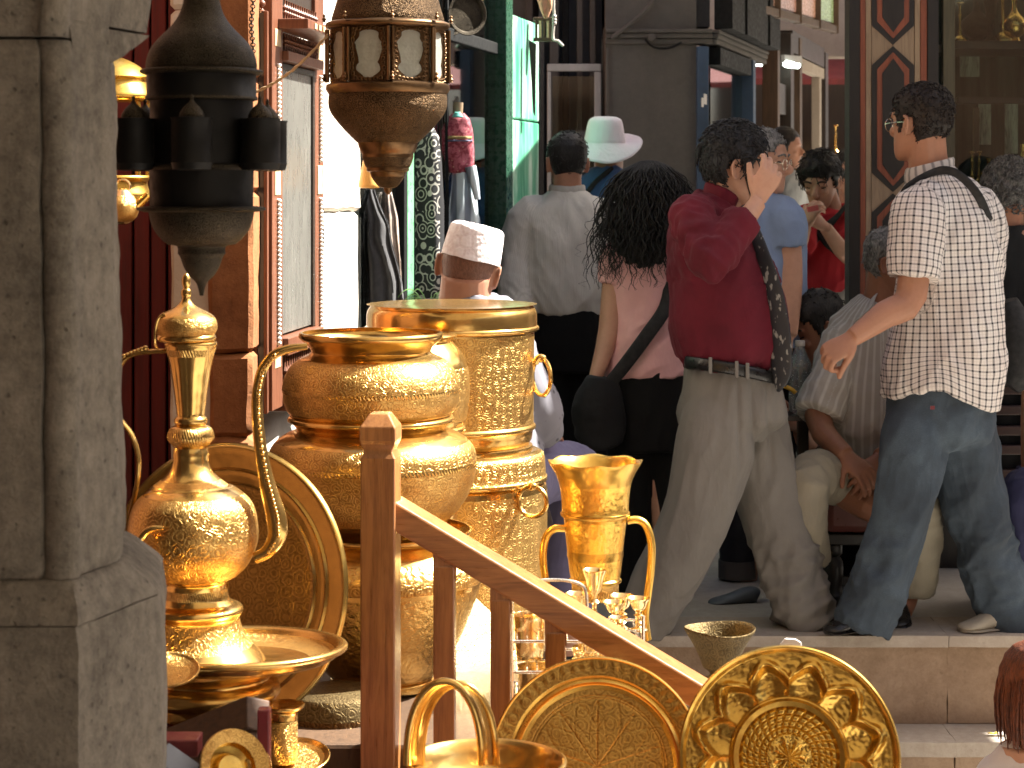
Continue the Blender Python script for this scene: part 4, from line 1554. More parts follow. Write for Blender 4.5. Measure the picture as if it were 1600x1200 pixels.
for cx, top, w, h, Y, lab in ((828, 960, 26, 70, 4.96, 'white-gleaming brass beaker on the second tier of the wire rack'), (840, 1040, 32, 44, 4.95, 'fluted brass bowl on the lower tier of the wire rack'), (918, 1010, 24, 22, 4.97, 'brass cup on the second tier of the wire rack beyond the baluster')):
    o = turned('brass_cup', cx, Y, [(w, top), (w * 1.02, top + 2), (w * 0.97, top + h * 0.3), (w * 0.92, top + h * 0.7), (w * 0.8, top + h * 0.95), (w * 0.7, top + h)], [M['brass_pale']], None, n=40, k=2, close=False)
    o.modifiers.new('thickness', 'SOLIDIFY').thickness = 0.002
    tag(o, lab, 'cup')
mb = MB()
for k in range(46):
    x = XY(930 + random.uniform(-34, 60), 4.93)[0]
    y = 4.9 + random.uniform(-0.03, 0.10)
    mb.ball((x, y, zlev[1] + random.uniform(0.004, 0.028)), random.uniform(0.005, 0.011), 8, 6)
for k in range(30):
    x = XY(930 + random.uniform(-20, 50), 4.93)[0]
    y = 4.9 + random.uniform(-0.03, 0.08)
    q = ring_mb((x, y, zlev[1] + random.uniform(0.01, 0.05)), random.uniform(0.008, 0.014), 0.0025, axis=(random.uniform(-1, 1), random.uniform(-1, 1), random.uniform(-1, 1)), n=14, m=6)
    mb.add(q.v, q.f)
o = mb.build('brass_trinkets', M['brass_pale'])
tag(o, 'heap of tiny gleaming brass trinkets on the wire rack', 'trinkets', kind='stuff')

# gold disc behind the second baluster gap
disc('round_tray', 'sunlit pale brass tray seen through the gap between the stair balusters', P(742, 1010, 5.28), 105 * S(5.28), (0.62, -0.62, 0.40),
     [(0.001, 0, 0), (0.78, 0.0, 0), (0.82, 0.006, 0), (0.98, 0.014, 0), (1.0, 0.012, 0)], [brass_mat('pale_engraved_brass', 'engraved', col=(0.95, 0.78, 0.45), dark=(0.6, 0.42, 0.16), tile=0.03, strength=0.35, rough=0.3)])

# ---- little old vase by the steps
vs_ = thing('small_vase', P(1124, 1075, 5.0), 'small dull brass vase with flared mouth in front of the stone step', 'vase')
turned('body', 1124, 5.0, [(55, 981), (56, 984), (52, 990, 1), (42, 1006, 1), (33, 1024, 1), (27, 1040, 1), (24, 1044), (24, 1044), (16, 1050), (16, 1056), (26, 1062), (36, 1080, 1), (40, 1110, 1), (32, 1140), (24, 1160), (34, 1172)], [M['brass_old'], M['brass_old']], vs_, n=64, k=3, close=False, scallop=lambda r, z, a, k: (r * (1 + 0.02 * math.sin(3 * a + 1)), z + 0.004 * math.sin(2 * a + 0.5) * (1 if k < 6 else 0)))
turned('lining', 1124, 5.0, [(55, 981), (50, 986), (40, 1004), (30, 1024), (2, 1034)], [M['brass_old']], vs_, n=64, k=2, close=False, scallop=lambda r, z, a, k: (r * (1 + 0.02 * math.sin(3 * a + 1)), z + 0.004 * math.sin(2 * a + 0.5) * (1 if k < 6 else 0)))

# ---- basket with tall arched handle in front
HYk = 3.75
bs2 = thing('brass_basket', P(760, 1230, HYk), 'brass basket with tall double arched handle in front of the stair balusters', 'basket')
turned('bowl', 760, HYk, [(122, 1186), (126, 1188), (126, 1193), (120, 1198), (112, 1210), (95, 1240), (70, 1265), (60, 1275)], B3, bs2, n=80, k=2, close=False)
turned('lining', 760, HYk, [(122, 1186), (117, 1190), (108, 1206), (90, 1236), (2, 1250)], B3, bs2, n=80, k=2, close=False)
for k, (w, off) in enumerate(((0.0, -0.035), (0.0, 0.03))):
    pts = []
    for i in range(25):
        a = PI * i / 24
        pts.append(P((694 if k == 0 else 716) - 58 * math.cos(a), 1195 - (130 if k == 0 else 126) * (math.sin(a) ** 0.8), HYk + off))
    o = MB().tube(pts, [(0.007, 0.0075)] * 25, 12, side=(0, 1, 0), smooth=2).build('handle', M['brass'])
    under(o, bs2)
mb = MB()
vv = []
for i in range(49):
    a = PI * i / 48
    vv.append(P(694 - 56 * math.cos(a), 1195 - 128 * (math.sin(a) ** 0.8), HYk - 0.035))
    vv.append(P(716 - 56 * math.cos(a), 1195 - 124 * (math.sin(a) ** 0.8), HYk + 0.03))
mb.add(vv, [(2 * i, 2 * i + 1, 2 * i + 3, 2 * i + 2) for i in range(48)])
o = mb.build('handle_web', M['brass'])
o.modifiers.new('thickness', 'SOLIDIFY').thickness = 0.003
under(o, bs2)

# ---- wooden stair rail
ryl = 4.45
rl = thing('stair_rail', P(595, 1200, ryl), 'brown wooden stair rail with newel post, balusters and sloping handrail', 'stair rail')
px0, px1 = XY(566, ryl)[0], XY(621, ryl)[0]
cxp = (px0 + px1) / 2
pw = px1 - px0
# newel: square shaft, chamfered waist and pyramid-topped cap, as one turned square
prof = [(1.0, LOW), (1.0, zpx(716, ryl)), (0.88, zpx(710, ryl)), (0.80, zpx(704, ryl)), (0.98, zpx(694, ryl)), (1.04, zpx(688, ryl)), (1.04, zpx(668, ryl)), (0.55, zpx(647, ryl)), (0.0, zpx(645, ryl))]
mb = MB()
vs, fs = [], []
hw = pw / 2
for s_, z in prof:
    for (i, j) in ((-1, -1), (1, -1), (1, 1), (-1, 1)):
        vs.append((i * hw * s_, j * hw * s_, z))
for k in range(len(prof) - 1):
    for q in range(4):
        q2 = (q + 1) % 4
        fs.append((k * 4 + q, k * 4 + q2, (k + 1) * 4 + q2, (k + 1) * 4 + q))
mb.add(vs, fs)
o = mb.build('newel_post', M['wood_rail'], smooth=False, bevel=0.003)
o.location = (cxp, ryl + 0.03, 0)
o.rotation_euler = (0, 0, -0.12)
under(o, rl)
ra, rb = P(622, 806, ryl + 0.03), P(1092, 1086, ryl + 0.03)
ra2 = ra + (ra - rb).normalized() * 0.01
# handrail
rof = Vector((0, 0.028, 0))
o = MB().beam(ra - (rb - ra).normalized() * 0.03 + rof, rb + (rb - ra).normalized() * 0.10 + rof, 0.056, 0.118, up=Vector((0, 1, 0))).build('handrail', M['wood_rail_x'], smooth=False, bevel=0.005)
under(o, rl)
for a, b in ((677, 713), (766, 800), (851, 885)):
    xa, xb = XY(a, ryl + 0.03)[0], XY(b, ryl + 0.03)[0]
    t = ((xa + xb) / 2 - ra.x) / (rb.x - ra.x)
    zt = ra.z + (rb.z - ra.z) * t - 0.045
    o = MB().box((0, 0, 0), (xb - xa - 0.004, 0.045, zt + 0.16)).build('baluster', M['wood_rail'], None, loc=((xa + xb) / 2, ryl + 0.03, (zt - 0.2) / 2 + 0.02), smooth=False, bevel=0.003, rot=(0, 0, -0.07))
    # slanted head of the baluster runs up into the rail
    under(o, rl)
    mb = MB().prism([(xa, zt - 0.03), (xb, zt - 0.03), (xb, zt + 0.045 - (xb - xa) * 0.30), (xa, zt + 0.045 - 0.0)], Vector((0, ryl + 0.0095, 0)), Vector((1, 0, 0)), Vector((0, 0, 1)), Vector((0, 0.041, 0)))
    o = mb.build('baluster_head', M['wood_rail'], smooth=False)
    under(o, rl)
o = MB().beam(ra + Vector((0, 0, -0.92)), rb + Vector((0.1, 0, -0.98)), 0.08, 0.06, up=Vector((0, 1, 0))).build('bottom_rail', M['wood_rail_x'], smooth=False, bevel=0.005)
under(o, rl)

# ---- lower left corner: chest and small wares
ch = thing('wooden_chest', P(340, 1200, 3.8), 'purple brown wooden chest with open drawers under the footed dish', 'chest')
ca, cb = P(236, 1182, 3.90), P(404, 1116, 3.72)
o = MB().beam(ca, cb, 0.055, 0.06, up=Vector((0, 0.5, 1))).build('top_rail', M['wood_chest'], smooth=False, bevel=0.003)
under(o, ch)
o = MB().beam(P(262, 1222, 3.90), P(404, 1164, 3.70), 0.055, 0.05, up=Vector((0, 0.5, 1))).build('drawer_front', M['wood_chest'], smooth=False, bevel=0.003)
under(o, ch)
o = MB().beam(P(300, 1268, 3.88), P(404, 1222, 3.70), 0.07, 0.05, up=Vector((0, 0.5, 1))).build('drawer_front', M['wood_chest'], smooth=False, bevel=0.003)
under(o, ch)
o = MB().box((P(413, 1150, 3.67).x, 3.67, P(412, 1272, 3.67).z), (0.022, 0.03, 0.38)).build('side_post', M['red_lacquer'], smooth=False, bevel=0.003)
under(o, ch)
o = MB().box((-0.615, 4.0, 0.0), (0.25, 0.20, 2 * (zpx(1114, 4.0)) * 1.0)).build('carcass', M['wood_red'], smooth=False, bevel=0.004)
under(o, ch)
o = MB().box((P(258, 1158, 3.6).x, 3.58, P(258, 1158, 3.6).z - 0.0), (0.13, 0.06, 0.03)).build('red_ledge', simple('dark_red_lacquer', (0.14, 0.02, 0.02), 0.5), smooth=False, bevel=0.003)
under(o, ch)
o = MB().beam(P(250, 1180, 3.5), P(300, 1215, 3.5), 0.02, 0.06, up=Vector((0, 1, 0.4))).build('board', simple('grey_blue_board', (0.12, 0.13, 0.15), 0.7), smooth=False, bevel=0.002)
tag(o, 'grey blue board edge beside the base of the stone pillar', 'board')
disc('saucer', 'small pale engraved saucer left of the footed dish against the stone pillar', P(262, 1053, 3.72), 50 * S(3.72), (0.05, -0.32, 0.95),
     [(0.001, 0, 0), (0.7, 0, 0), (0.9, 0.004, 0), (1.0, 0.010, 0)], [M['brass_fine'], M['brass'], M['brass']], 'saucer', n=64)
disc('tilted_dish', 'brass dish tipped on its side at the bottom left below the chest', P(356, 1204, 3.55), 60 * S(3.55), (0.55, -0.72, 0.42),
     [(0.001, 0.012, 1), (0.35, 0.012, 1), (0.45, 0.0, 1), (0.62, 0.004, 1), (0.66, 0.02, 0), (0.98, 0.03, 0), (1.0, 0.026, 1)], [M['brass_fine'], M['brass_gold'], M['brass']], 'dish', n=96)
o = turned('brass_pot', 395, 3.6, [(22, 1178), (26, 1182), (28, 1190), (30, 1204), (26, 1220), (14, 1232)], B3, None, n=48, k=2, close=False)
o.modifiers.new('thickness', 'SOLIDIFY').thickness = 0.002
tag(o, 'small round brass pot at the bottom edge below the wooden chest', 'pot')
fl = thing('pierced_canister', P(442, 1190, 3.95), 'small pierced brass canister with flared collar beside the red chest post', 'canister')
turned('body', 442, 3.95, [(22, 1124), (23, 1126, 1), (23, 1150, 1), (23, 1188, 1), (22, 1190)], [M['brass'], brass_mat('pierced_brass', 'engraved', tile=0.014, strength=1.0, dark=(0.05, 0.03, 0.01), rough=0.3)], fl, n=48, k=1)
turned('collar', 445, 3.95, [(12, 1101), (28, 1099), (31, 1102), (28, 1107), (21, 1112), (20, 1123)], B3, fl, n=48, k=2)
disc('saucer', 'flat brass dish under the pierced canister', P(462, 1189, 3.97), 54 * S(3.97), (0.03, -0.25, 0.97),
     [(0.001, 0, 0), (0.7, 0, 0), (0.85, 0.006, 1), (1.0, 0.012, 1)], [M['brass_fine'], M['brass'], M['brass']], 'dish', n=72)
# dark embossed boxes and trays in the shade below the big tray
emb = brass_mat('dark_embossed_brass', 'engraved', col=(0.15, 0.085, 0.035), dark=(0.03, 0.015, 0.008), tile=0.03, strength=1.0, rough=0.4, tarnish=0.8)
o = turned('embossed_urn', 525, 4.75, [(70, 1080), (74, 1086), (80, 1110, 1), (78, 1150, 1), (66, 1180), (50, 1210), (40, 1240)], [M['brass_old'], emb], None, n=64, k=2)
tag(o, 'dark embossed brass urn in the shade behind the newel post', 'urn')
ltb = thing('low_table', (-0.5, 4.4, LOW), 'dark low table in shade that carries the ewer, trays and urn', 'table')
o = MB().box((-0.48, 4.42, zpx(1236, 4.6) - 0.03), (0.72, 0.70, 0.04)).build('table_top', M['wood_dark'], smooth=False, bevel=0.004)
under(o, ltb)
for x in (-0.80, -0.16):
    for y in (4.12, 4.72):
        o = MB().box((x, y, (LOW + zpx(1236, 4.6) - 0.05) / 2), (0.05, 0.05, zpx(1236, 4.6) - 0.05 - LOW)).build('leg', M['wood_dark'], smooth=False, bevel=0.003)
        under(o, ltb)

# ---- brass things half hidden between the pillar and the dark lantern
hl = thing('hanging_brass_lamp', P(185, 95, 5.2), 'polished brass lamp with ribbed dome glimpsed between stone pillar and dark lantern', 'lamp')
turned('dome', 178, 5.2, [(4, 88), (22, 94), (40, 104), (54, 118), (56, 122), (50, 126), (53, 132), (60, 146), (62, 152), (56, 158)], [M['brass_gold']], hl, n=56, k=2)
for k in range(8):
    a = 2 * PI * k / 8 + 0.2
    p0 = P(178, 160, 5.2) + Vector((math.cos(a) * 0.085, math.sin(a) * 0.085, 0))
    o = MB().tube([p0, p0 + Vector((0, 0, -0.19))], 0.006, 8, smooth=1).build('bar', M['brass_gold'])
    under(o, hl)
turned('skirt', 178, 5.2, [(58, 274), (60, 278), (52, 284), (54, 296), (58, 306), (50, 318), (30, 330)], [M['brass_gold']], hl, n=56, k=2)
tp = thing('teapot', P(196, 350, 5.0), 'small shiny brass teapot with spout hanging beside the stone pillar', 'teapot')
turned('body', 192, 5.0, [(3, 294), (9, 297), (13, 302), (13, 302), (16, 306, 1), (22, 314, 1), (25, 325, 1), (22, 338, 1), (14, 346), (6, 351)], [M['brass_pale'], M['brass_fine']], tp, n=40, k=2)
o = MB().tube([P(212, 322, 5.0), P(222, 314, 5.0), P(232, 304, 5.0)], [0.014, 0.011, 0.009], 10).build('spout', M['brass_gold'])
under(o, tp)
o = ring_mb(P(192, 292, 5.0), 0.018, 0.003, axis=(0, 1, 0), n=20, m=6).build('handle', M['brass_pale'])
under(o, tp)

# ---- lanterns
LY = 3.72
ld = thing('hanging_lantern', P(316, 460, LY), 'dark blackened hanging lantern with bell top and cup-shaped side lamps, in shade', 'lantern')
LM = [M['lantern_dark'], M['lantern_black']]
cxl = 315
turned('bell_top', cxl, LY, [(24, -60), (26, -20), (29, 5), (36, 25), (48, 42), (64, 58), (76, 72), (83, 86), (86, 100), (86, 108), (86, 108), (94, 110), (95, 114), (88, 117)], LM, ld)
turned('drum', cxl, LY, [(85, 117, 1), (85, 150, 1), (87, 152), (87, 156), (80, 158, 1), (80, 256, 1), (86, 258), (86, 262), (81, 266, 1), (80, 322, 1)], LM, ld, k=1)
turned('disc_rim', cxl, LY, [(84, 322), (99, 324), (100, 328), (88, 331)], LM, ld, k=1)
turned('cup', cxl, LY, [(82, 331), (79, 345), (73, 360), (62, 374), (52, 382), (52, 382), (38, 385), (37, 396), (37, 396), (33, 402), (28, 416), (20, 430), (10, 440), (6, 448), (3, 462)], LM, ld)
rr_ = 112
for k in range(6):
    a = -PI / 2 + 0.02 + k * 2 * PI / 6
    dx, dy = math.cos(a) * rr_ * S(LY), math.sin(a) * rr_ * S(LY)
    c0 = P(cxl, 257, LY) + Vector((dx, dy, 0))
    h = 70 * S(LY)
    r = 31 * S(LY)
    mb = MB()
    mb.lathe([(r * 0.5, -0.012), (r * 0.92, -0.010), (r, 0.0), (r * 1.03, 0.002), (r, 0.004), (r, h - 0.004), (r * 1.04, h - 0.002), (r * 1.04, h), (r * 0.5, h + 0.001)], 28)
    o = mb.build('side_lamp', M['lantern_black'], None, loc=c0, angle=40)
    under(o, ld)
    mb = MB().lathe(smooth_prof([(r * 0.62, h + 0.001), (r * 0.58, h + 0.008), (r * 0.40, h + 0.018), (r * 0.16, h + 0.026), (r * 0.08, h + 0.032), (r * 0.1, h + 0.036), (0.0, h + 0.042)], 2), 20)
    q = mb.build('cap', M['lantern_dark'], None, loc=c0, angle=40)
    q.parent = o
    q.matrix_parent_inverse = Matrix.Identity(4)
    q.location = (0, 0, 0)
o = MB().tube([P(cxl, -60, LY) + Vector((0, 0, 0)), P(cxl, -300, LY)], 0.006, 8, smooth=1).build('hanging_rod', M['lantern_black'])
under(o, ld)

L2 = 5.0
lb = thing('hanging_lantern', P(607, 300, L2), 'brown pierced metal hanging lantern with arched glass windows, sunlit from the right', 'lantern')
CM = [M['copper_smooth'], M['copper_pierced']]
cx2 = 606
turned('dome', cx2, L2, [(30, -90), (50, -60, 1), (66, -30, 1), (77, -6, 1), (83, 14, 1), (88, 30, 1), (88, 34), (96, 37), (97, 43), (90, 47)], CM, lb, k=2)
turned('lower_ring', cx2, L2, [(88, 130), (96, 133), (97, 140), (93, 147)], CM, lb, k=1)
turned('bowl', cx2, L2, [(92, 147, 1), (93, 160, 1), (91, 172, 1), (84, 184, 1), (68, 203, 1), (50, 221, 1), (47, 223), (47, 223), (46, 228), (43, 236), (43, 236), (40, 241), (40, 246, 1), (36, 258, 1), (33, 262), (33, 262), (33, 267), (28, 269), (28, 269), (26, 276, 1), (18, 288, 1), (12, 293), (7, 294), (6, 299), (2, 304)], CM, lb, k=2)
RW = 84 * S(L2)
zb_, zt_ = zpx(131, L2) - P(cx2, 0, L2).z, 0
cz0 = zpx(131, L2)
cz1 = zpx(46, L2)
Hh = cz1 - cz0
npan = 8
for k in range(npan):
    a = -PI / 2 - 0.30 + k * 2 * PI / npan
    rot = Matrix.Rotation(a + PI / 2, 4, 'Z')
    base = Matrix.Translation(Vector((P(cx2, 0, L2).x, L2, cz0))) @ rot
    wpan = 2 * RW * math.tan(PI / npan)
    # glass
    o = MB().box((0, -RW + 0.004, Hh / 2), (wpan - 0.012, 0.003, Hh - 0.004)).build('glass_panel', M['glass_frosted'], smooth=False)
    o.matrix_world = base
    under(o, lb)
    # fretwork frame with cusped opening
    hw_ = wpan / 2 - 0.004
    outer, inn = [], []
    N = 64
    for i in range(N):
        t = 2 * PI * i / N
        c_, s_ = math.cos(t), math.sin(t)
        m_ = max(abs(c_) / hw_, abs(s_) / (Hh / 2))
        outer.append((c_ / m_, Hh / 2 + s_ / m_))
        # keyhole arch: narrower waist, lobed edge
        rx = hw_ * (0.70 + 0.10 * math.sin(t * 7 + 0.4))
        ry = Hh * 0.43
        x = rx * (abs(c_) ** 0.75) * (1 if c_ > 0 else -1)
        y = Hh * 0.5 + ry * (abs(s_) ** 0.8) * (1 if s_ > 0 else -1)
        if s_ < -0.2:
            x *= 0.92
        if abs(s_) < 0.35:
            x *= 0.86
        inn.append((x, y))
    mb = MB()
    vs = [(p[0], -RW, p[1]) for p in outer] + [(p[0], -RW, p[1]) for p in inn]
    mb.add(vs, [(i, (i + 1) % N, N + (i + 1) % N, N + i) for i in range(N)])
    for i in range(0, N, 2):
        x = (outer[i][0] + inn[i][0]) / 2
        y = (outer[i][1] + inn[i][1]) / 2
        q = ring_mb((x, -RW - 0.003, y), 0.0045, 0.0014, axis=(0, 1, 0), n=10, m=5)
        mb.add(q.v, q.f)
    o = mb.build('fretwork', M['copper_smooth'], smooth=False)
    o.matrix_world = base
    o.modifiers.new('thickness', 'SOLIDIFY').thickness = 0.003
    under(o, lb)
    # paired corner colonnettes
    for sx_ in (-1,):
        mb = MB()
        for q, xx in enumerate((-0.006, 0.006)):
            mb.tube([(-wpan / 2 + xx, -RW - 0.006, 0.002), (-wpan / 2 + xx, -RW - 0.006, Hh - 0.002)], 0.0038, 8, smooth=1)
        o = mb.build('colonnette', M['copper_smooth'])
        o.matrix_world = base
        under(o, lb)
    p = base @ Vector((-wpan / 2, -RW - 0.014, 0))
    for zz in (cz1 + 0.016, cz0 + 0.004):
        o = MB().lathe(smooth_prof([(0.0, 0.020), (0.004, 0.016), (0.002, 0.012), (0.006, 0.007), (0.003, 0.003), (0.006, 0.0)], 2), 12).build('finial', M['copper_smooth'], None, loc=(p.x, p.y, zz), angle=60)
        under(o, lb)
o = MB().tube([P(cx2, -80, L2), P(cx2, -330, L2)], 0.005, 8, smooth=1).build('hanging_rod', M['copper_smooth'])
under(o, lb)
# straw-coloured twisted cord between the mirror and lantern
M['cord'] = simple('straw_cord', (0.55, 0.42, 0.24), 0.8, bump=0.3)
cd0, cd1 = P(392, 147, 5.2), P(512, 55, 4.95)
mb = MB()
for ph in (0, PI):
    pts = []
    for i in range(60):
        t = i / 59
        p = cd0.lerp(cd1, t) + Vector((0, 0, -0.02 * math.sin(PI * t)))
        a = t * 30 + ph
        pts.append(p + Vector((0, math.cos(a), math.sin(a))) * 0.0022)
    mb.tube(pts, 0.0026, 6, smooth=1)
o = mb.build('twisted_cord', M['cord'])
tag(o, 'straw coloured twisted cord slung from the mirror frame to the lantern', 'cord')

# ---- carved mirror frame on the white wall
mr = thing('carved_mirror', (-0.63, 5.95, 0.5), 'tall mirror in carved brown wood frame with beading and spindle screens', 'mirror')
MA, MBp = Vector((XY(417, 5.60)[0], 5.60)), Vector((XY(504, 6.35)[0], 6.35))
md = (MBp - MA).normalized()
mn = Vector((md.y, -md.x))
mang = math.atan2(md.y, md.x)
ML = (MBp - MA).length


def mpt(t, off, z):
    p = MA + md * t + mn * off
    return Vector((p.x, p.y, z))


def mbox(name, t0, t1, z0, z1, off, dep, mat, bevel=0.003):
    o = MB().box((0, 0, 0), (t1 - t0, dep, z1 - z0)).build(name, mat, None, loc=mpt((t0 + t1) / 2, off, (z0 + z1) / 2), smooth=False, bevel=bevel, rot=(0, 0, mang))
    under(o, mr)
    return o


def mz(py):
    return zpx(py, 5.65)


ztop, zbot = 2.35, mz(640)
sw = 0.13
mbox('stile', 0.0, sw, zbot, ztop, 0.0, 0.03, M['wood_frame'])
mbox('stile', ML - sw, ML, zbot, ztop, -0.004, 0.016, M['wood_frame'])
zs_ = [(mz(92), mz(76)), (mz(560), mz(532)), (mz(648), mz(622))]
for a, b in zs_:
    mbox('rail', sw + 0.001, ML - sw - 0.001, a, b, 0.004, 0.055, M['wood_frame'])
mbox('shelf_rail', sw - 0.06, ML - sw + 0.06, mz(44), mz(28), 0.05, 0.10, M['wood_frame'])
mbox('mirror_glass', sw + 0.03, ML - sw - 0.03, mz(528), mz(97), -0.006, 0.006, M['glass_mirror'], 0)
for t0_, t1_ in ((sw + 0.001, sw + 0.03), (ML - sw - 0.03, ML - sw - 0.001)):
    mbox('inner_moulding', t0_, t1_, mz(531), mz(93), -0.002, 0.012, M['wood_dark'])
mbox('inner_moulding', sw + 0.031, ML - sw - 0.031, mz(104), mz(93), -0.002, 0.012, M['wood_dark'])
mbox('screen_back', sw + 0.002, ML - sw - 0.002, mz(75), mz(45), -0.012, 0.01, M['wood_dark'])
mbox('screen_back', sw + 0.002, ML - sw - 0.002, mz(27), 2.32, -0.012, 0.01, M['wood_dark'])
mbox('screen_back', sw + 0.002, ML - sw - 0.002, mz(621), mz(561), -0.012, 0.01, M['wood_dark'])
# inlay blocks on the stiles
for py0, py1 in ((45, 72), (545, 575), (255, 305)):
    for t0_ in (0.03, ML - sw + 0.03):
        mbox('bone_inlay', t0_, t0_ + sw - 0.06, mz(py1), mz(py0), 0.014 if t0_ < 0.1 else 0.004, 0.006, M['inlay_bone'], 0.001)
for t_ in np.linspace(sw + 0.02, ML - sw - 0.06, 8):
    mbox('bone_inlay', t_, t_ + 0.03, mz(41), mz(32), 0.098, 0.010, M['inlay_bone'], 0.001)
# strings of mother-of-pearl beads up the stiles
for t_ in (sw * 0.5, ML - sw * 0.5):
    for pa, pb in ((98, 250), (310, 540)):
        mb = MB()
        n_ = int((pb - pa) / 7.0)
        for i in range(n_):
            p = mpt(t_, 0.018 if t_ < 0.2 else 0.008, mz(pa + (pb - pa) * (i + 0.5) / n_))
            mb.ball(p, (0.0085, 0.0085, 0.0065), 8, 6)
        o = mb.build('bead_string', M['mop'])
        under(o, mr)
# turned spindles of the screens
for (pa, pb, rows) in ((24, -6, 1), (618, 563, 1), (74, 47, 1)):
    mb = MB()
    n_ = 15
    for i in range(n_):
        t_ = sw + 0.02 + (ML - 2 * sw - 0.04) * (i + 0.5) / n_
        p = mpt(t_, 0.012, mz(pa))
        Hs = mz(pb) - mz(pa)
        prof_ = [(0.0035, 0), (0.0035, Hs * 0.2), (0.009, Hs * 0.34), (0.0035, Hs * 0.46), (0.010, Hs * 0.6), (0.0035, Hs * 0.74), (0.0035, Hs)]
        mb.lathe(smooth_prof(prof_, 2), 8, o=p)
    o = mb.build('spindle_screen', M['wood_frame'])
    under(o, mr)
# side return of the frame, dark, facing the viewer
M['blue_slate'] = simple('dark_bevelled_glass', (0.07, 0.085, 0.10), 0.12, 0.6, var=0.5, scale=5, stretch=(1, 1, 0.4))
o = MB().box((XY(408, 5.57)[0], 5.56, (mz(24) + zbot) / 2), (0.030, 0.02, mz(24) - zbot)).build('side_glass', M['blue_slate'], smooth=False, bevel=0.003)
under(o, mr)
for px in (400, 416):
    o = MB().box((XY(px, 5.555)[0], 5.555, (mz(22) + zbot) / 2), (0.010, 0.03, mz(22) - zbot)).build('side_post', M['wood_frame'], smooth=False, bevel=0.002)
    under(o, mr)
o = MB().lathe(smooth_prof([(0.012, 0.0), (0.004, 0.006), (0.004, 0.010), (0.010, 0.018), (0.009, 0.026), (0.003, 0.032), (0.005, 0.038), (0.0, 0.044)], 2), 14).build('finial', M['wood_frame'], None, loc=(XY(409, 5.56)[0], 5.56, mz(22)))
under(o, mr)
# chain hanging on the white wall left of the mirror
mb = MB()
for i in range(26):
    q = ring_mb(P(394 + 1.5 * math.sin(i * 0.4), -20 + i * 5.0, 5.35), 0.0055, 0.0016, axis=(1, 0.3, 0) if i % 2 else (0.3, -1, 0), n=10, m=5)
    mb.add(q.v, q.f)
o = mb.build('hanging_chain', M['lantern_black'])
tag(o, 'thin dark chain hanging against the bright wall left of the mirror', 'chain')

# ---- amber lamp shade behind the lantern tip, black garments, dresses, plates, plant
M['amber'] = simple('amber_shade', (0.80, 0.42, 0.10), 0.45, var=0.15)
o = turned('amber_lamp_shade', 577, 6.4, [(6, 226), (8, 240), (12, 262), (16, 282), (17, 292), (14, 294)], [M['amber']], None, n=40, k=2)
tag(o, 'amber yellow lamp shade peeping out behind the tip of the pierced lantern', 'lamp')
M['black_cloth'] = simple('black_cloth', (0.010, 0.010, 0.013), 0.85, bump=0.2, bscale=30, sheen=0.3)


def drape_cloth(name, rows, mat, thick=0.006, n=40, fold=0.02, nf=5.0, seed=0):
    """hanging cloth from silhouette rows (left px, right px, y px, depth)"""
    mb = MB()
    vs = []
    sub = []
    for i in range(len(rows) - 1):
        for q in range(6):
            t = q / 6
            sub.append(tuple(rows[i][k] + (rows[i + 1][k] - rows[i][k]) * t for k in range(4)))
    sub.append(rows[-1])
    for j, (l, r, y, Y) in enumerate(sub):
        for i in range(n + 1):
            u = i / n
            a = PI * u
            # half round section: front bulges to the viewer
            p = P(l + (r - l) * (0.5 - 0.5 * math.cos(a)), y, Y)
            w = (r - l) * S(Y)
            bul = math.sin(a) * w * 0.35
            g = fold * math.sin(u * PI * nf + noise.noise(Vector((u * 3, j * 0.15, seed))) * 3) * min(1.0, 0.25 + j / len(sub))
            vs.append(p + Vector((0, -bul - g, 0)))
    m = len(sub)
    mb.add(vs, [(j * (n + 1) + i, j * (n + 1) + i + 1, (j + 1) * (n + 1) + i + 1, (j + 1) * (n + 1) + i) for j in range(m - 1) for i in range(n)])
    o = mb.build(name, mat)
    o.modifiers.new('thickness', 'SOLIDIFY').thickness = thick
    return o


o = drape_cloth('black_garment', [(566, 584, 296, 6.95), (564, 594, 320, 6.95), (566, 606, 350, 6.95), (570, 615, 390, 6.95), (574, 628, 440, 6.95), (572, 634, 490, 6.95), (570, 640, 600, 6.95)], M['black_cloth'], fold=0.016, nf=7)
tag(o, 'black garment hanging at the corner of the dress shop window', 'garment')

# black robe with white scroll embroidery
def robe_mat():
    m, nt, b = new_mat('black_robe_with_white_scrolls')
    t = NT(nt)
    co = t.coord('Object')
    sep = t.n('ShaderNodeSeparateXYZ')
    t.l(co, sep.inputs[0])
    v = t.vor(t.mapping(co, scale=(1, 0.0, 0.8)), 27.0, 'F1', 0.7)
    rings = t.math('SINE', t.math('MULTIPLY', v.outputs['Distance'], 24.0))
    on = t.ramp(rings, [(0.45, 0.0), (0.6, 1.0)])
    x = t.math('ABSOLUTE', sep.outputs[0])
    msk = t.math('LESS_THAN', x, 0.045)
    f = t.math('MULTIPLY', on, msk)
    t.l(t.mix(f, (0.012, 0.012, 0.014), (0.42, 0.40, 0.36)), b.inputs['Base Color'])
    b.inputs['Roughness'].default_value = 0.8
    return m


def center_obj(o):
    n = len(o.data.vertices)
    c = sum((v.co for v in o.data.vertices), Vector()) / n
    o.data.transform(Matrix.Translation(-c))
    o.location = c
    return o


rb1 = drape_cloth('embroidered_robe', [(664, 678, 200, 7.55), (652, 686, 214, 7.55), (646, 690, 250, 7.55), (645, 694, 320, 7.55), (642, 694, 400, 7.55), (640, 696, 480, 7.55), (636, 700, 600, 7.55)], robe_mat(), fold=0.006, nf=4)
center_obj(rb1)
tag(rb1, 'black robe with white scroll embroidery in the dress shop window', 'robe')

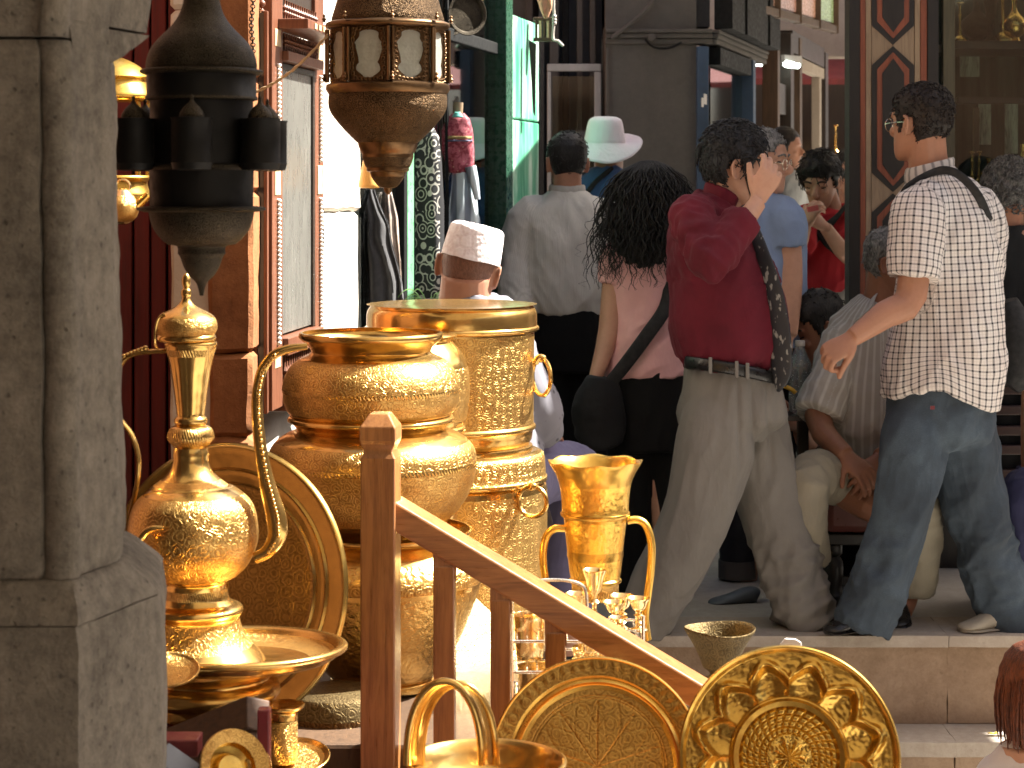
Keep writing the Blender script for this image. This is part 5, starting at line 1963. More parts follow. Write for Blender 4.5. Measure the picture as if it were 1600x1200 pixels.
ds_ = thing('embroidered_dress', P(725, 330, 8.0), 'pale dress with red embroidered bodice on a stand in the shop window', 'dress')


def bodice_mat():
    m, nt, b = new_mat('red_embroidered_bodice')
    t = NT(nt)
    co = t.coord('Object')
    f, _ = t.noise(co, 70, 3)
    v = t.vor(co, 55, 'F1', 0.8)
    c = t.mix(t.ramp(f, [(0.45, 0), (0.55, 1)]), (0.20, 0.02, 0.035), (0.36, 0.085, 0.11))
    c = t.mix(t.ramp(v.outputs['Distance'], [(0.12, 0.55), (0.22, 0)]), c, (0.6, 0.45, 0.3))
    t.l(c, b.inputs['Base Color'])
    b.inputs['Roughness'].default_value = 0.75
    return m


bd_ = drape_cloth('bodice', [(706, 726, 177, 8.0), (697, 734, 186, 8.0), (690, 739, 204, 8.0), (690, 741, 235, 8.0), (696, 741, 255, 8.0), (702, 741, 270, 8.0)], bodice_mat(), fold=0.004, nf=3)
under(bd_, ds_)
for (l, r, y0, y1, c) in ((697, 737, 213, 217, (0.34, 0.24, 0.09)), (697, 738, 219, 221, (0.10, 0.11, 0.18))):
    o = drape_cloth('braid', [(l, r, y0, 7.985), (l, r, y1, 7.985)], simple('braid_cloth', c, 0.7), thick=0.0015, n=24, fold=0.004, nf=3)
    under(o, ds_)
o = drape_cloth('collar', [(713, 717, 176, 7.97), (708, 722, 184, 7.97)], simple('teal_cloth', (0.12, 0.45, 0.38), 0.7), n=12, fold=0.0)
under(o, ds_)


def skirt_mat():
    m, nt, b = new_mat('pale_striped_skirt')
    t = NT(nt)
    w = t.n('ShaderNodeTexWave', bands_direction='X')
    t.l(t.coord('Object'), w.inputs[0])
    w.inputs['Scale'].default_value = 5.5
    w.inputs['Distortion'].default_value = 1.0
    t.l(t.ramp(w.outputs['Fac'], [(0.3, (0.22, 0.26, 0.32)), (0.55, (0.62, 0.72, 0.76))]), b.inputs['Base Color'])
    b.inputs['Roughness'].default_value = 0.7
    return m


sk_ = drape_cloth('skirt', [(707, 741, 269, 8.0), (704, 744, 300, 8.0), (700, 748, 340, 8.0), (697, 752, 400, 8.0), (694, 756, 480, 8.0), (690, 760, 600, 8.0)], skirt_mat(), fold=0.012, nf=6)
under(sk_, ds_)
o = MB().tube([P(735, 260, 7.95), P(741, 285, 7.95), P(746, 312, 7.95)], [0.022, 0.018, 0.012], 10).build('sleeve', sk_.data.materials[0])
under(o, ds_)
o = MB().tube([P(715, 178, 8.0), P(716, 160, 8.0)], 0.02, 10).build('stand_neck', M['inlay_tan'])
under(o, ds_)
# little printed statue picture / dark figures behind the first pane
o = drape_cloth('patterned_scarf', [(596, 612, 300, 7.15), (592, 622, 340, 7.15), (594, 626, 420, 7.15), (590, 628, 500, 7.15)], simple('brown_patterned_scarf', (0.30, 0.24, 0.19), 0.7, var=0.8, scale=16, col2=(0.05, 0.05, 0.06)), fold=0.01, nf=5)
tag(o, 'brown patterned scarf displayed in the first pane of the dress shop', 'scarf')
# dark round plates hung above the dress shop
for i, (px, py, R, lab) in enumerate(((728, 22, 34, 'dark round metal plate hung above the dress shop lintel'), (704, 34, 22, 'smaller dark round plate half behind the other above the dress shop'))):
    disc('hanging_plate', lab, P(px, py, 8.0 - 0.0 + 0.1 * i), R * S(8.0), (0.5, -0.86, 0.0), [(0.001, 0, 0), (0.8, 0.0, 0), (0.86, 0.008, 0), (1.0, 0.012, 0)], [M['lantern_dark']], 'plate', n=64)

# spider plant behind the skull-capped man
pl_ = thing('spider_plant', P(650, 500, 6.6), 'small green spider plant with arching leaves behind the man in the skullcap', 'plant')
M['leaf'] = simple('green_leaf', (0.10, 0.24, 0.05), 0.45, var=0.4, scale=20)
random.seed(5)
for k in range(16):
    a = random.uniform(-PI, 0.4)
    L = random.uniform(0.06, 0.11)
    p0 = P(672, 492, 6.6)
    pts = []
    for i in range(8):
        t = i / 7
        pts.append(p0 + Vector((math.cos(a) * L * t, math.sin(a) * L * t * 0.6, 0.12 * math.sin(t * 2.4) * L / 0.15)))
    o = MB().tube(pts, [(0.0065 * math.sin(PI * (0.12 + 0.86 * i / 7)), 0.0012) for i in range(8)], 6, side=(0, 1, 0.3), smooth=2).build('leaf', M['leaf'])
    under(o, pl_)
o = turned('pot', 672, 6.6, [(22, 488), (24, 492), (20, 520), (16, 545)], [simple('terracotta', (0.4, 0.17, 0.09), 0.8)], pl_, n=24, k=1)
st_ = MB().box((P(672, 545, 6.6).x, 6.6, P(672, 545, 6.6).z / 2 - 0.005), (0.16, 0.16, P(672, 545, 6.6).z - 0.012)).build('plant_stand', M['wood_dark'], smooth=False, bevel=0.004)
tag(st_, 'dark square stand under the spider plant', 'stand')

# peach cloth scrap and rope hanging from above by the green door
o = drape_cloth('peach_cloth', [(836, 862, -30, 9.2), (840, 862, -6, 9.2), (846, 860, 14, 9.2), (852, 854, 28, 9.2)], simple('peach_cloth_mat', (0.62, 0.33, 0.20), 0.8), fold=0.008, nf=3, n=20)
tag(o, 'pointed peach coloured cloth hanging at the top by the green door', 'cloth')
mb = MB().tube([P(866, -30, 9.15), P(865, 10, 9.15), P(866, 28, 9.15), P(864, 60, 9.15), P(872, 64, 9.15), P(880, 72, 9.15)], 0.006, 8)
for k in range(3):
    mb.ball(P(866, 26 + 5 * k, 9.15), 0.011, 10, 6)
o = mb.build('knotted_rope', simple('pale_rope', (0.6, 0.55, 0.48), 0.8))
tag(o, 'knotted pale rope end dangling beside the peach cloth', 'rope')
# carved wooden bracket over the green door
cb_ = thing('carved_bracket', P(838, 70, 9.5), 'dark carved bracket work on the edge of the green door', 'bracket')
for k in range(5):
    o = MB().box(P(838 + 6 * k, 46, 9.5), (0.012, 0.03, 0.10)).build('spindle', M['inlay_bone'] if k % 2 else M['wood_shop'], smooth=False, bevel=0.002)
    under(o, cb_)
for py in (30, 62):
    o = MB().box(P(850, py, 9.5), (0.10, 0.04, 0.016)).build('rail', M['wood_shop'], smooth=False, bevel=0.002)
    under(o, cb_)
o = MB().prism([(0, 0), (0.035, -0.02), (0.03, -0.35), (0.02, -0.33), (0.012, -0.18)], P(826, 62, 9.35), Vector((1, 0, 0)), Vector((0, 0, 1)), Vector((0, 0.03, 0))).build('leaf_drop', M['wood_dark'], smooth=False)
under(o, cb_)

# ---- brass ware in the vitrine
random.seed(11)
gz = [zpx(62, VY), zpx(285, VY), zpx(482, VY)]


def vase_pts(kind, h, w):
    if kind == 0:    # candlestick
        return [(w * .5, h), (w * .55, h * .97), (w * .2, h * .92), (w * .16, h * .7), (w * .3, h * .66), (w * .16, h * .6), (w * .14, h * .3), (w * .3, h * .22), (w * .2, h * .16), (w * .9, h * .05), (w, 0)]
    if kind == 1:    # ewer-like vase
        return [(w * .3, h), (w * .25, h * .9), (w * .18, h * .75), (w * .3, h * .62), (w * .8, h * .48), (w, h * .32), (w * .8, h * .16), (w * .4, h * .08), (w * .6, 0)]
    return [(w * .7, h), (w * .74, h * .96), (w * .6, h * .8), (w * .5, h * .6), (w * .3, h * .5), (w * .15, h * .4), (w * .15, h * .2), (w * .4, h * .1), (w * .7, 0)]


vi = [(1500, 0, 0.16, 0.03, 0, 'slim brass candlestick at the left end of the upper cabinet shelf'),
      (1526, 0, 0.20, 0.07, 1, 'dark round-bellied vase on the upper cabinet shelf'),
      (1548, 0, 0.17, 0.04, 2, 'brass goblet beside the dark vase on the upper cabinet shelf'),
      (1567, 0, 0.30, 0.045, 0, 'tall brass candlestick gleaming on the upper cabinet shelf'),
      (1585, 0, 0.20, 0.05, 1, 'brass vase at the right of the upper cabinet shelf'),
      (1519, 1, 0.13, 0.022, 0, 'left one of two little brass candlesticks on the middle cabinet shelf'),
      (1530, 1, 0.13, 0.022, 0, 'right one of two little brass candlesticks on the middle cabinet shelf'),
      (1545, 1, 0.10, 0.035, 1, 'small brass vase on the middle cabinet shelf'),
      (1598, 1, 0.16, 0.04, 1, 'gleaming brass vase at the right edge of the middle cabinet shelf'),
      (1586, 2, 0.06, 0.05, 2, 'small brass bowl on the lowest cabinet shelf')]
for px, sh_, h, w, kd, lab in vi:
    Yv = VY + 0.07 + 0.03 * (px % 3)
    mat = M['lantern_dark'] if 'dark' in lab else M['brass']
    prof = smooth_prof([(r, z) for r, z in vase_pts(kd, h, w)], 2)
    o = MB().lathe(prof, 32).build('brass_vase' if kd == 1 else ('candlestick' if kd == 0 else 'goblet'), mat, None, loc=(XY(px, Yv)[0], Yv, gz[sh_] + 0.0), angle=60)
    tag(o, lab, 'vase' if kd == 1 else ('candlestick' if kd == 0 else 'goblet'), 'brass ware in the glass cabinet')
# far shop and blue shop goods
random.seed(3)
for k in range(10):
    lv = k % 4
    x = 2.0 + random.uniform(0.1, 1.0)
    prof = smooth_prof([(r, z) for r, z in vase_pts(k % 3, random.uniform(0.12, 0.26), random.uniform(0.03, 0.06))], 1)
    o = MB().lathe(prof, 14).build('brass_ornament', M['brass'], None, loc=(x + 0.6, 18.42, 0.617 + 0.4 * lv), angle=60)
    tag(o, 'brass ornament on the shelves of the distant shop', 'ornament', 'brass ornaments in the distant shop')
for k in range(12):
    lv = k % 3
    t_ = 0.2 + 1.5 * random.random()
    prof = smooth_prof([(r, z) for r, z in vase_pts(k % 3, random.uniform(0.15, 0.3), random.uniform(0.03, 0.07))], 1)
    o = MB().lathe(prof, 14).build('shop_ornament', [M['brass_old'], M['brass'], M['white_old']][k % 3], None, loc=rpt(min(t_, tb - 0.3), -0.33, 0.822 + 0.45 * lv), angle=60)
    tag(o, 'small ornament on the dim shelves of the blue corner shop', 'ornament', 'ornaments in the blue corner shop')
for k in range(12):
    lv = k % 4
    t_ = tb + 0.25 + 0.9 * random.random()
    prof = smooth_prof([(r, z) for r, z in vase_pts(k % 3, random.uniform(0.14, 0.26), random.uniform(0.03, 0.06))], 1)
    o = MB().lathe(prof, 14).build('shop_ornament', [M['white_old'], M['brass'], M['green_paint']][k % 3], None, loc=rpt(t_, -0.68, 0.722 + 0.36 * lv), angle=60)
    tag(o, 'small ornament on the tube-lit shelves left of the brown doorway', 'ornament', 'ornaments on the tube-lit shelves')
# ------------------------------------------------------------------ people
def skin_mat(name, col, red=(0.30, 0.10, 0.07)):
    m, nt, b = new_mat(name)
    t = NT(nt)
    co = t.coord()
    f, _ = t.noise(co, 9, 5, 0.6)
    f2, _ = t.noise(co, 60, 4, 0.6)
    a = t.math('ADD', t.math('MULTIPLY', f, 0.7), t.math('MULTIPLY', f2, 0.3))
    t.l(t.ramp(a, [(0.35, tuple(c * 0.86 for c in col)), (0.55, col), (0.72, tuple(c * 0.6 + r * 0.4 for c, r in zip(col, red)))]), b.inputs['Base Color'])
    b.inputs['Roughness'].default_value = 0.5
    b.inputs['Specular IOR Level'].default_value = 0.35
    b.inputs['Subsurface Weight'].default_value = 0.08
    b.inputs['Subsurface Radius'].default_value = (0.012, 0.004, 0.002)
    t.l(t.bump(f2, 0.25, 0.002), b.inputs['Normal'])
    return m


SK_L = skin_mat('light_skin', (0.50, 0.28, 0.19))
SK_M = skin_mat('tanned_skin', (0.40, 0.20, 0.125))
SK_D = skin_mat('brown_skin', (0.27, 0.125, 0.075))


def hair_mat(name, col, hi):
    m, nt, b = new_mat(name)
    t = NT(nt)
    f, _ = t.noise(t.mapping(t.coord(), scale=(1, 1, 0.35)), 150, 3, 0.6, 0.6)
    f2, _ = t.noise(t.coord(), 25, 3)
    t.l(t.ramp(t.math('ADD', t.math('MULTIPLY', f, 0.7), t.math('MULTIPLY', f2, 0.3)), [(0.4, col), (0.65, hi)]), b.inputs['Base Color'])
    b.inputs['Roughness'].default_value = 0.55
    b.inputs['Specular IOR Level'].default_value = 0.3
    t.l(t.bump(f, 0.8, 0.004), b.inputs['Normal'])
    return m


HB = hair_mat('black_hair', (0.005, 0.0045, 0.004), (0.018, 0.016, 0.014))
HBR = hair_mat('dark_brown_hair', (0.008, 0.006, 0.005), (0.024, 0.016, 0.012))
HG = hair_mat('grey_hair', (0.06, 0.06, 0.06), (0.26, 0.26, 0.25))
HR = hair_mat('red_brown_hair', (0.05, 0.014, 0.006), (0.16, 0.045, 0.018))
HBG = hair_mat('greying_black_hair', (0.006, 0.006, 0.006), (0.045, 0.045, 0.048))


def crease(t):
    """height of small ridged creases in worn cloth"""
    w, wc = t.noise(t.coord(), 3.0, 2)
    a, _ = t.noise(t.mapping(t.coord(), rot=(0.3, 0.7, 0.2), scale=(1.6, 1.6, 0.6)), 8.0, 2, 0.5, 0.8)
    c, _ = t.noise(t.mapping(t.coord(), rot=(0.1, -0.8, 0.5), scale=(1.5, 1.5, 0.6)), 15.0, 3, 0.5, 0.5)
    ra = t.math('ABSOLUTE', t.math('SUBTRACT', a, 0.5))
    rc = t.math('ABSOLUTE', t.math('SUBTRACT', c, 0.5))
    k = t.math('ADD', t.math('MULTIPLY', ra, -2.2), t.math('MULTIPLY', rc, -1.0))
    return t.math('MULTIPLY', k, t.ramp(w, [(0.35, 0.35), (0.65, 1.0)]))


def cloth(name, col, var=0.12, rough=0.85, weave=500, bump=0.15, col2=None, scale=5):
    m, nt, b = new_mat(name)
    t = NT(nt)
    co = t.coord()
    f, _ = t.noise(co, scale, 5, 0.6)
    g, _ = t.noise(co, weave, 2)
    lo = tuple(c * (1 - var) for c in col) if col2 is None else col2
    a = t.math('ADD', t.math('MULTIPLY', f, 0.75), t.math('MULTIPLY', g, 0.25))
    t.l(t.ramp(a, [(0.36, lo), (0.64, tuple(min(1, c * (1 + var)) for c in col))]), b.inputs['Base Color'])
    b.inputs['Roughness'].default_value = rough
    b.inputs['Specular IOR Level'].default_value = 0.2
    b.inputs['Sheen Weight'].default_value = 0.03
    h = crease(t)
    t.l(t.bump(h, 0.35, 0.014, t.bump(g, 0.15, 0.001)), b.inputs['Normal'])
    return m


def attr(t, name='pattern'):
    nd = t.n('ShaderNodeAttribute')
    nd.attribute_name = name
    sp = t.n('ShaderNodeSeparateXYZ')
    t.l(nd.outputs['Vector'], sp.inputs[0])
    return sp.outputs[0], sp.outputs[1]


def stripes(t, x, period, width, soft=0.04):
    f = t.math('FRACT', t.math('DIVIDE', x, period))
    d = t.math('ABSOLUTE', t.math('SUBTRACT', f, 0.5))
    w = width / period / 2
    return t.ramp(d, [(max(0.0, w - soft / 2), 1.0), (w + soft / 2, 0.0)])


def check_mat():
    m, nt, b = new_mat('black_white_check_cloth')
    t = NT(nt)
    u, v = attr(t)
    f, _ = t.noise(t.coord(), 6, 4)
    g, _ = t.noise(t.coord(), 400, 2)
    p = 0.027
    a = stripes(t, u, p, 0.0075)
    c = stripes(t, v, p * 0.85, 0.0058)
    a2 = stripes(t, t.math('ADD', u, p * 0.5), p, 0.0022)
    c2 = stripes(t, t.math('ADD', v, p * 0.42), p * 0.85, 0.002)
    dark = t.math('ADD', t.math('MULTIPLY', a, 0.62), t.math('MULTIPLY', c, 0.5), clamp=True)
    thin = t.math('MULTIPLY', t.math('MAXIMUM', a2, c2), 0.35)
    base = t.mix(t.ramp(f, [(0.35, 0.0), (0.65, 1.0)]), (0.76, 0.73, 0.70), (0.68, 0.62, 0.58))
    base = t.mix(thin, base, (0.45, 0.36, 0.33))
    base = t.mix(dark, base, (0.035, 0.033, 0.04))
    t.l(base, b.inputs['Base Color'])
    b.inputs['Roughness'].default_value = 0.85
    b.inputs['Specular IOR Level'].default_value = 0.2
    t.l(t.bump(crease(t), 0.35, 0.014, t.bump(g, 0.12, 0.001)), b.inputs['Normal'])
    return m


def stripe_mat(name, base, line, period, width, amt=0.6):
    m, nt, b = new_mat(name)
    t = NT(nt)
    u, v = attr(t)
    f, _ = t.noise(t.coord(), 5, 4)
    a = t.math('MULTIPLY', stripes(t, u, period, width, 0.15), amt)
    c0 = t.mix(t.ramp(f, [(0.35, 0.0), (0.65, 1.0)]), base, tuple(x * 0.85 for x in base))
    t.l(t.mix(a, c0, line), b.inputs['Base Color'])
    b.inputs['Roughness'].default_value = 0.85
    b.inputs['Specular IOR Level'].default_value = 0.2
    t.l(t.bump(crease(t), 0.35, 0.014), b.inputs['Normal'])
    return m


# ---- fused surfaces
def fuse(mb, name, voxel, mats, parent, smooth=4, fold=None, pat=None, dec=None):
    """fuse overlapping limbs into ONE continuous skin (voxel remesh), relax it, then lay folds along it"""
    me = bpy.data.meshes.new('raw')
    me.from_pydata(mb.v, [], mb.f)
    me.update()
    o = bpy.data.objects.new('raw', me)
    COL.objects.link(o)
    r = o.modifiers.new('fuse', 'REMESH')
    r.mode = 'VOXEL'
    r.voxel_size = voxel
    if smooth:
        s = o.modifiers.new('relax', 'SMOOTH')
        s.factor = 0.5
        s.iterations = smooth
    dg = bpy.context.evaluated_depsgraph_get()
    nm = bpy.data.meshes.new_from_object(o.evaluated_get(dg))
    bpy.data.objects.remove(o)
    bpy.data.meshes.remove(me)
    nm.name = name
    n = len(nm.vertices)
    co = np.empty(n * 3)
    nm.vertices.foreach_get('co', co)
    co = co.reshape(-1, 3)
    if pat is not None:
        uv = limb_coords(co, pat)
        at = nm.attributes.new('pattern', 'FLOAT_VECTOR', 'POINT')
        d = np.zeros((n, 3))
        d[:, :2] = uv
        at.data.foreach_set('vector', d.ravel())
    if fold is not None:
        no = np.empty(n * 3)
        nm.vertices.foreach_get('normal', no)
        no = no.reshape(-1, 3)
        amt = np.array([fold(Vector(c), Vector(nn)) for c, nn in zip(co, no)])
        co = co + no * amt[:, None]
        nm.vertices.foreach_set('co', co.ravel())
    nm.materials.clear()
    for m in (mats if isinstance(mats, (list, tuple)) else [mats]):
        nm.materials.append(m)
    nm.polygons.foreach_set('use_smooth', [True] * len(nm.polygons))
    nm.update()
    ob = bpy.data.objects.new(name, nm)
    COL.objects.link(ob)
    if parent is not None:
        under(ob, parent)
    return ob


def limb_coords(co, segs):
    """per-vertex (around, along) cloth coordinates from the nearest limb axis: segs = (a, b, ref, radius)"""
    best = np.full(len(co), 1e9)
    out = np.zeros((len(co), 2))
    off = 0.0
    for (a, b, ref, R) in segs:
        a, b, ref = np.array(a), np.array(b), np.array(ref)
        t = b - a
        L = np.linalg.norm(t)
        t = t / L
        u = ref - t * ref.dot(t)
        u /= np.linalg.norm(u)
        v = np.cross(t, u)
        d = co - a
        s = d @ t
        rad = d - np.outer(s, t)
        over = np.maximum(0, np.maximum(-s, s - L))
        dist = np.sqrt((rad ** 2).sum(1) + over ** 2) / R
        ang = np.arctan2(rad @ v, rad @ u)
        m = dist < best
        best[m] = dist[m]
        out[m, 0] = ang[m] * R
        out[m, 1] = s[m]
    return out


def folds(amp=0.006, scale=9.0, dirv=(0.5, 0.0, 1.0), stretch=3.0, seed=0, big=0.0):
    """cloth folds: ridged noise stretched along dirv"""
    d = Vector(dirv).normalized()

    amp = amp * 2.5

    def f(c, n):
        al = c.dot(d)
        p = c - d * al * (1 - 1 / stretch)
        q = p * scale + Vector((seed * 7.3, seed * 3.1, seed * 5.7))
        w = noise.noise(c * 3.0 + Vector((seed, 0, 0))) * 0.6
        q = q + Vector((w, w, w))
        r = 1 - abs(noise.noise(q)) * 2.2
        r2 = 1 - abs(noise.noise(q * 2.1 + Vector((11, 3, 5)))) * 2.2
        m = 0.5 + 0.5 * noise.noise(c * 4 + Vector((0, seed, 4)))
        return amp * (r * 0.75 * m + r2 * 0.35 * m - 0.25) + big * noise.noise(c * 5 + Vector((seed, 1, 1)))
    return f


# head in its own frame: +x face, +y its left, +z up; origin between the ears
HR_ = [(-0.118, 0.060, 0.024, 0.026), (-0.106, 0.053, 0.040, 0.040), (-0.085, 0.040, 0.056, 0.051), (-0.060, 0.024, 0.071, 0.060),
       (-0.030, 0.008, 0.085, 0.067), (0.0, 0.001, 0.093, 0.072), (0.03, 0.0, 0.097, 0.075), (0.06, -0.003, 0.096, 0.076), (0.085, -0.006, 0.086, 0.069), (0.105, -0.008, 0.067, 0.054), (0.118, -0.009, 0.040, 0.033), (0.123, -0.009, 0.012, 0.010)]


def head_r(z):
    zs = [h[0] for h in HR_]
    z = max(zs[0], min(zs[-1], z))
    for i in range(len(zs) - 1):
        if z <= zs[i + 1]:
            t = (z - zs[i]) / (zs[i + 1] - zs[i])
            a, b = HR_[i], HR_[i + 1]
            return tuple(a[k] + (b[k] - a[k]) * t for k in (1, 2, 3))
    return HR_[-1][1:]


def head_mx(c, yaw, pitch=0.0, roll=0.0, s=1.0):
    return Matrix.Translation(Vector(c)) @ Matrix.Rotation(yaw, 4, 'Z') @ Matrix.Rotation(-pitch, 4, 'Y') @ Matrix.Rotation(roll, 4, 'X') @ Matrix.Scale(s, 4)


def add_head(mb, mx, neck_to=None, neck_r=0.058, nose=1.0):
    h = MB()
    n = 28
    vs, fs = [], []
    for (z, cx, rx, ry) in HR_:
        for j in range(n):
            a = 2 * PI * j / n
            ca, sa = math.cos(a), math.sin(a)
            e = 0.88
            x = cx + rx * abs(ca) ** e * (1 if ca >= 0 else -1)
            y = ry * abs(sa) ** e * (1 if sa >= 0 else -1)
            vs.append((x, y, z))
    m = len(HR_)
    for i in range(m - 1):
        for j in range(n):
            j2 = (j + 1) % n
            fs.append((i * n + j, i * n + j2, (i + 1) * n + j2, (i + 1) * n + j))
    fs.append(tuple(reversed(range(n))))
    fs.append(tuple((m - 1) * n + j for j in range(n)))
    h.add(vs, fs)
    # nose, brow, lips, chin, ears
    h.tube([(0.088, 0, 0.022), (0.101, 0, 0.0), (0.112 + 0.008 * nose, 0, -0.022), (0.108, 0, -0.034), (0.088, 0, -0.038)], [(0.008, 0.009), (0.010, 0.010), (0.0125, 0.014), (0.012, 0.015), (0.008, 0.012)], 10, side=(1, 0, 0))
    for s in (-1, 1):
        h.tube([(0.094, 0.012 * s, 0.028), (0.092, 0.03 * s, 0.031), (0.076, 0.052 * s, 0.022)], [0.008, 0.009, 0.006], 8)
        h.ball((0.078, 0.038 * s, -0.022), (0.016, 0.018, 0.015), 10, 8)
        # ear: a tilted shell with a raised rim
        h.ball((-0.008, 0.076 * s, -0.006), (0.017, 0.008, 0.031), 10, 8, M3=Matrix.Rotation(-0.25, 3, 'Y') @ Matrix.Rotation(0.35 * s, 3, 'Z'))
        h.tube([(0.004, 0.078 * s, -0.030), (-0.010, 0.086 * s, -0.034), (-0.022, 0.090 * s, -0.005), (-0.018, 0.090 * s, 0.020), (0.002, 0.084 * s, 0.024)], 0.0055, 8)
    h.tube([(0.080, -0.022, -0.062), (0.093, 0, -0.060), (0.080, 0.022, -0.062)], [0.005, 0.0075, 0.005], 8)
    h.tube([(0.078, -0.020, -0.072), (0.091, 0, -0.073), (0.078, 0.020, -0.072)], [0.005, 0.0075, 0.005], 8)
    h.ball((0.076, 0, -0.098), (0.018, 0.022, 0.015), 10, 8)
    h.xform(mx)
    mb.add(h.v, h.f)
    if neck_to is not None:
        a = mx @ Vector((-0.022, 0, -0.02))
        b = Vector(neck_to)
        mb.tube([a, a.lerp(b, 0.5), b], [neck_r * 0.95, neck_r, neck_r * 1.12], 18)


def hairline_short(a):
    """lower edge of short hair by angle from the face (0 front, pi back)"""
    a = abs(a)
    pts = [(0.0, 0.078), (0.55, 0.074), (0.80, 0.048), (1.05, 0.046), (1.20, 0.005), (1.36, -0.026), (1.46, -0.018), (1.52, 0.022), (1.78, 0.022), (1.92, -0.03), (2.3, -0.062), (PI, -0.078)]
    for i in range(len(pts) - 1):
        if a <= pts[i + 1][0]:
            t = (a - pts[i][0]) / (pts[i + 1][0] - pts[i][0])
            return pts[i][1] + (pts[i + 1][1] - pts[i][1]) * t
    return pts[-1][1]


def add_hair(name, mx, mat, parent, line=hairline_short, thick=0.012, rough=0.006, z0=-0.12, seed=0, top=0.0, freq=40, tuft=0, tuft_len=0.03):
    n, m = 72, 46
    mb = MB()
    vs, ok = [], []
    for i in range(m + 1):
        z = z0 + (0.1228 - z0) * (1 - (1 - i / m) ** 1.6)
        cx, rx, ry = head_r(z)
        for j in range(n):
            a = -PI + 2 * PI * j / n
            hl = line(a)
            d = (z - hl)
            ca, sa = math.cos(a), math.sin(a)
            e = 0.88
            x = cx + rx * abs(ca) ** e * (1 if ca >= 0 else -1)
            y = ry * abs(sa) ** e * (1 if sa >= 0 else -1)
            ramp = max(0.0, min(1.0, d / 0.03)) ** 0.6
            g = thick * ramp + rough * ramp * noise.noise(Vector((x * freq, y * freq, z * freq * 0.7 + seed)))
            up = max(0, z) / 0.123
            o = Vector((x - cx, y, 0))
            if o.length > 1e-6:
                o.normalize()
            o = (o * (1 - up * up * 0.8) + Vector((0, 0, up * up)))
            q = Vector((x, y, z)) + o * (g + 0.0015) + Vector((0, 0, top * up * up * ramp))
            vs.append(q)
            ok.append(d > -0.004 + 0.011 * noise.noise(Vector((a * 9, seed, z * 30))))
    fs = []
    for i in range(m):
        for j in range(n):
            j2 = (j + 1) % n
            q = (i * n + j, i * n + j2, (i + 1) * n + j2, (i + 1) * n + j)
            if sum(ok[k] for k in q) >= 3:
                fs.append(q)
    fs.append(tuple(m * n + j for j in range(n)))
    # loose locks lying over the surface
    rnd = random.Random(seed + 5)
    mb.add(vs, fs)
    good = [k for k in range(len(vs)) if ok[k]]
    for k in range(tuft):
        q = vs[rnd.choice(good)]
        c = Vector((-0.005, 0, 0.02))
        out = (q - c).normalized()
        tang = Vector((rnd.uniform(-1, 1), rnd.uniform(-1, 1), rnd.uniform(-1.2, 0.1)))
        tang = (tang - out * tang.dot(out)).normalized()
        L = tuft_len * rnd.uniform(0.6, 1.3)
        mb.tube([q - out * 0.003, q + out * 0.004 + tang * L * 0.5, q + out * 0.001 + tang * L], [0.0024, 0.002, 0.0006], 4, smooth=2, caps=False)
    mb.xform(mx)
    o = mb.build(name, mat, angle=180)
    s = o.modifiers.new('thickness', 'SOLIDIFY')
    s.thickness = 0.003
    under(o, parent)
    return o


def add_eyes(mx, parent, brow=True, mat=None, closed=False):
    mb = MB()
    for s in (-1, 1):
        if closed:
            mb.tube([(0.083, 0.022 * s, 0.004), (0.089, 0.033 * s, 0.000), (0.080, 0.046 * s, 0.003)], 0.0025, 6)
        else:
            mb.ball((0.080, 0.034 * s, 0.004), (0.010, 0.014, 0.006), 10, 8)
    mb.xform(mx)
    o = mb.build('eyes', M['lantern_black'] if closed else M['eye'])
    under(o, parent)
    if brow:
        mb = MB()
        for s in (-1, 1):
            mb.tube([(0.100, 0.014 * s, 0.028), (0.099, 0.032 * s, 0.035), (0.083, 0.054 * s, 0.027)], [(0.004, 0.005), (0.004, 0.006), (0.003, 0.003)], 8)
        mb.xform(mx)
        o = mb.build('eyebrows', mat or HB)
        under(o, parent)


M['eye'] = simple('dark_eye', (0.03, 0.02, 0.015), 0.15)


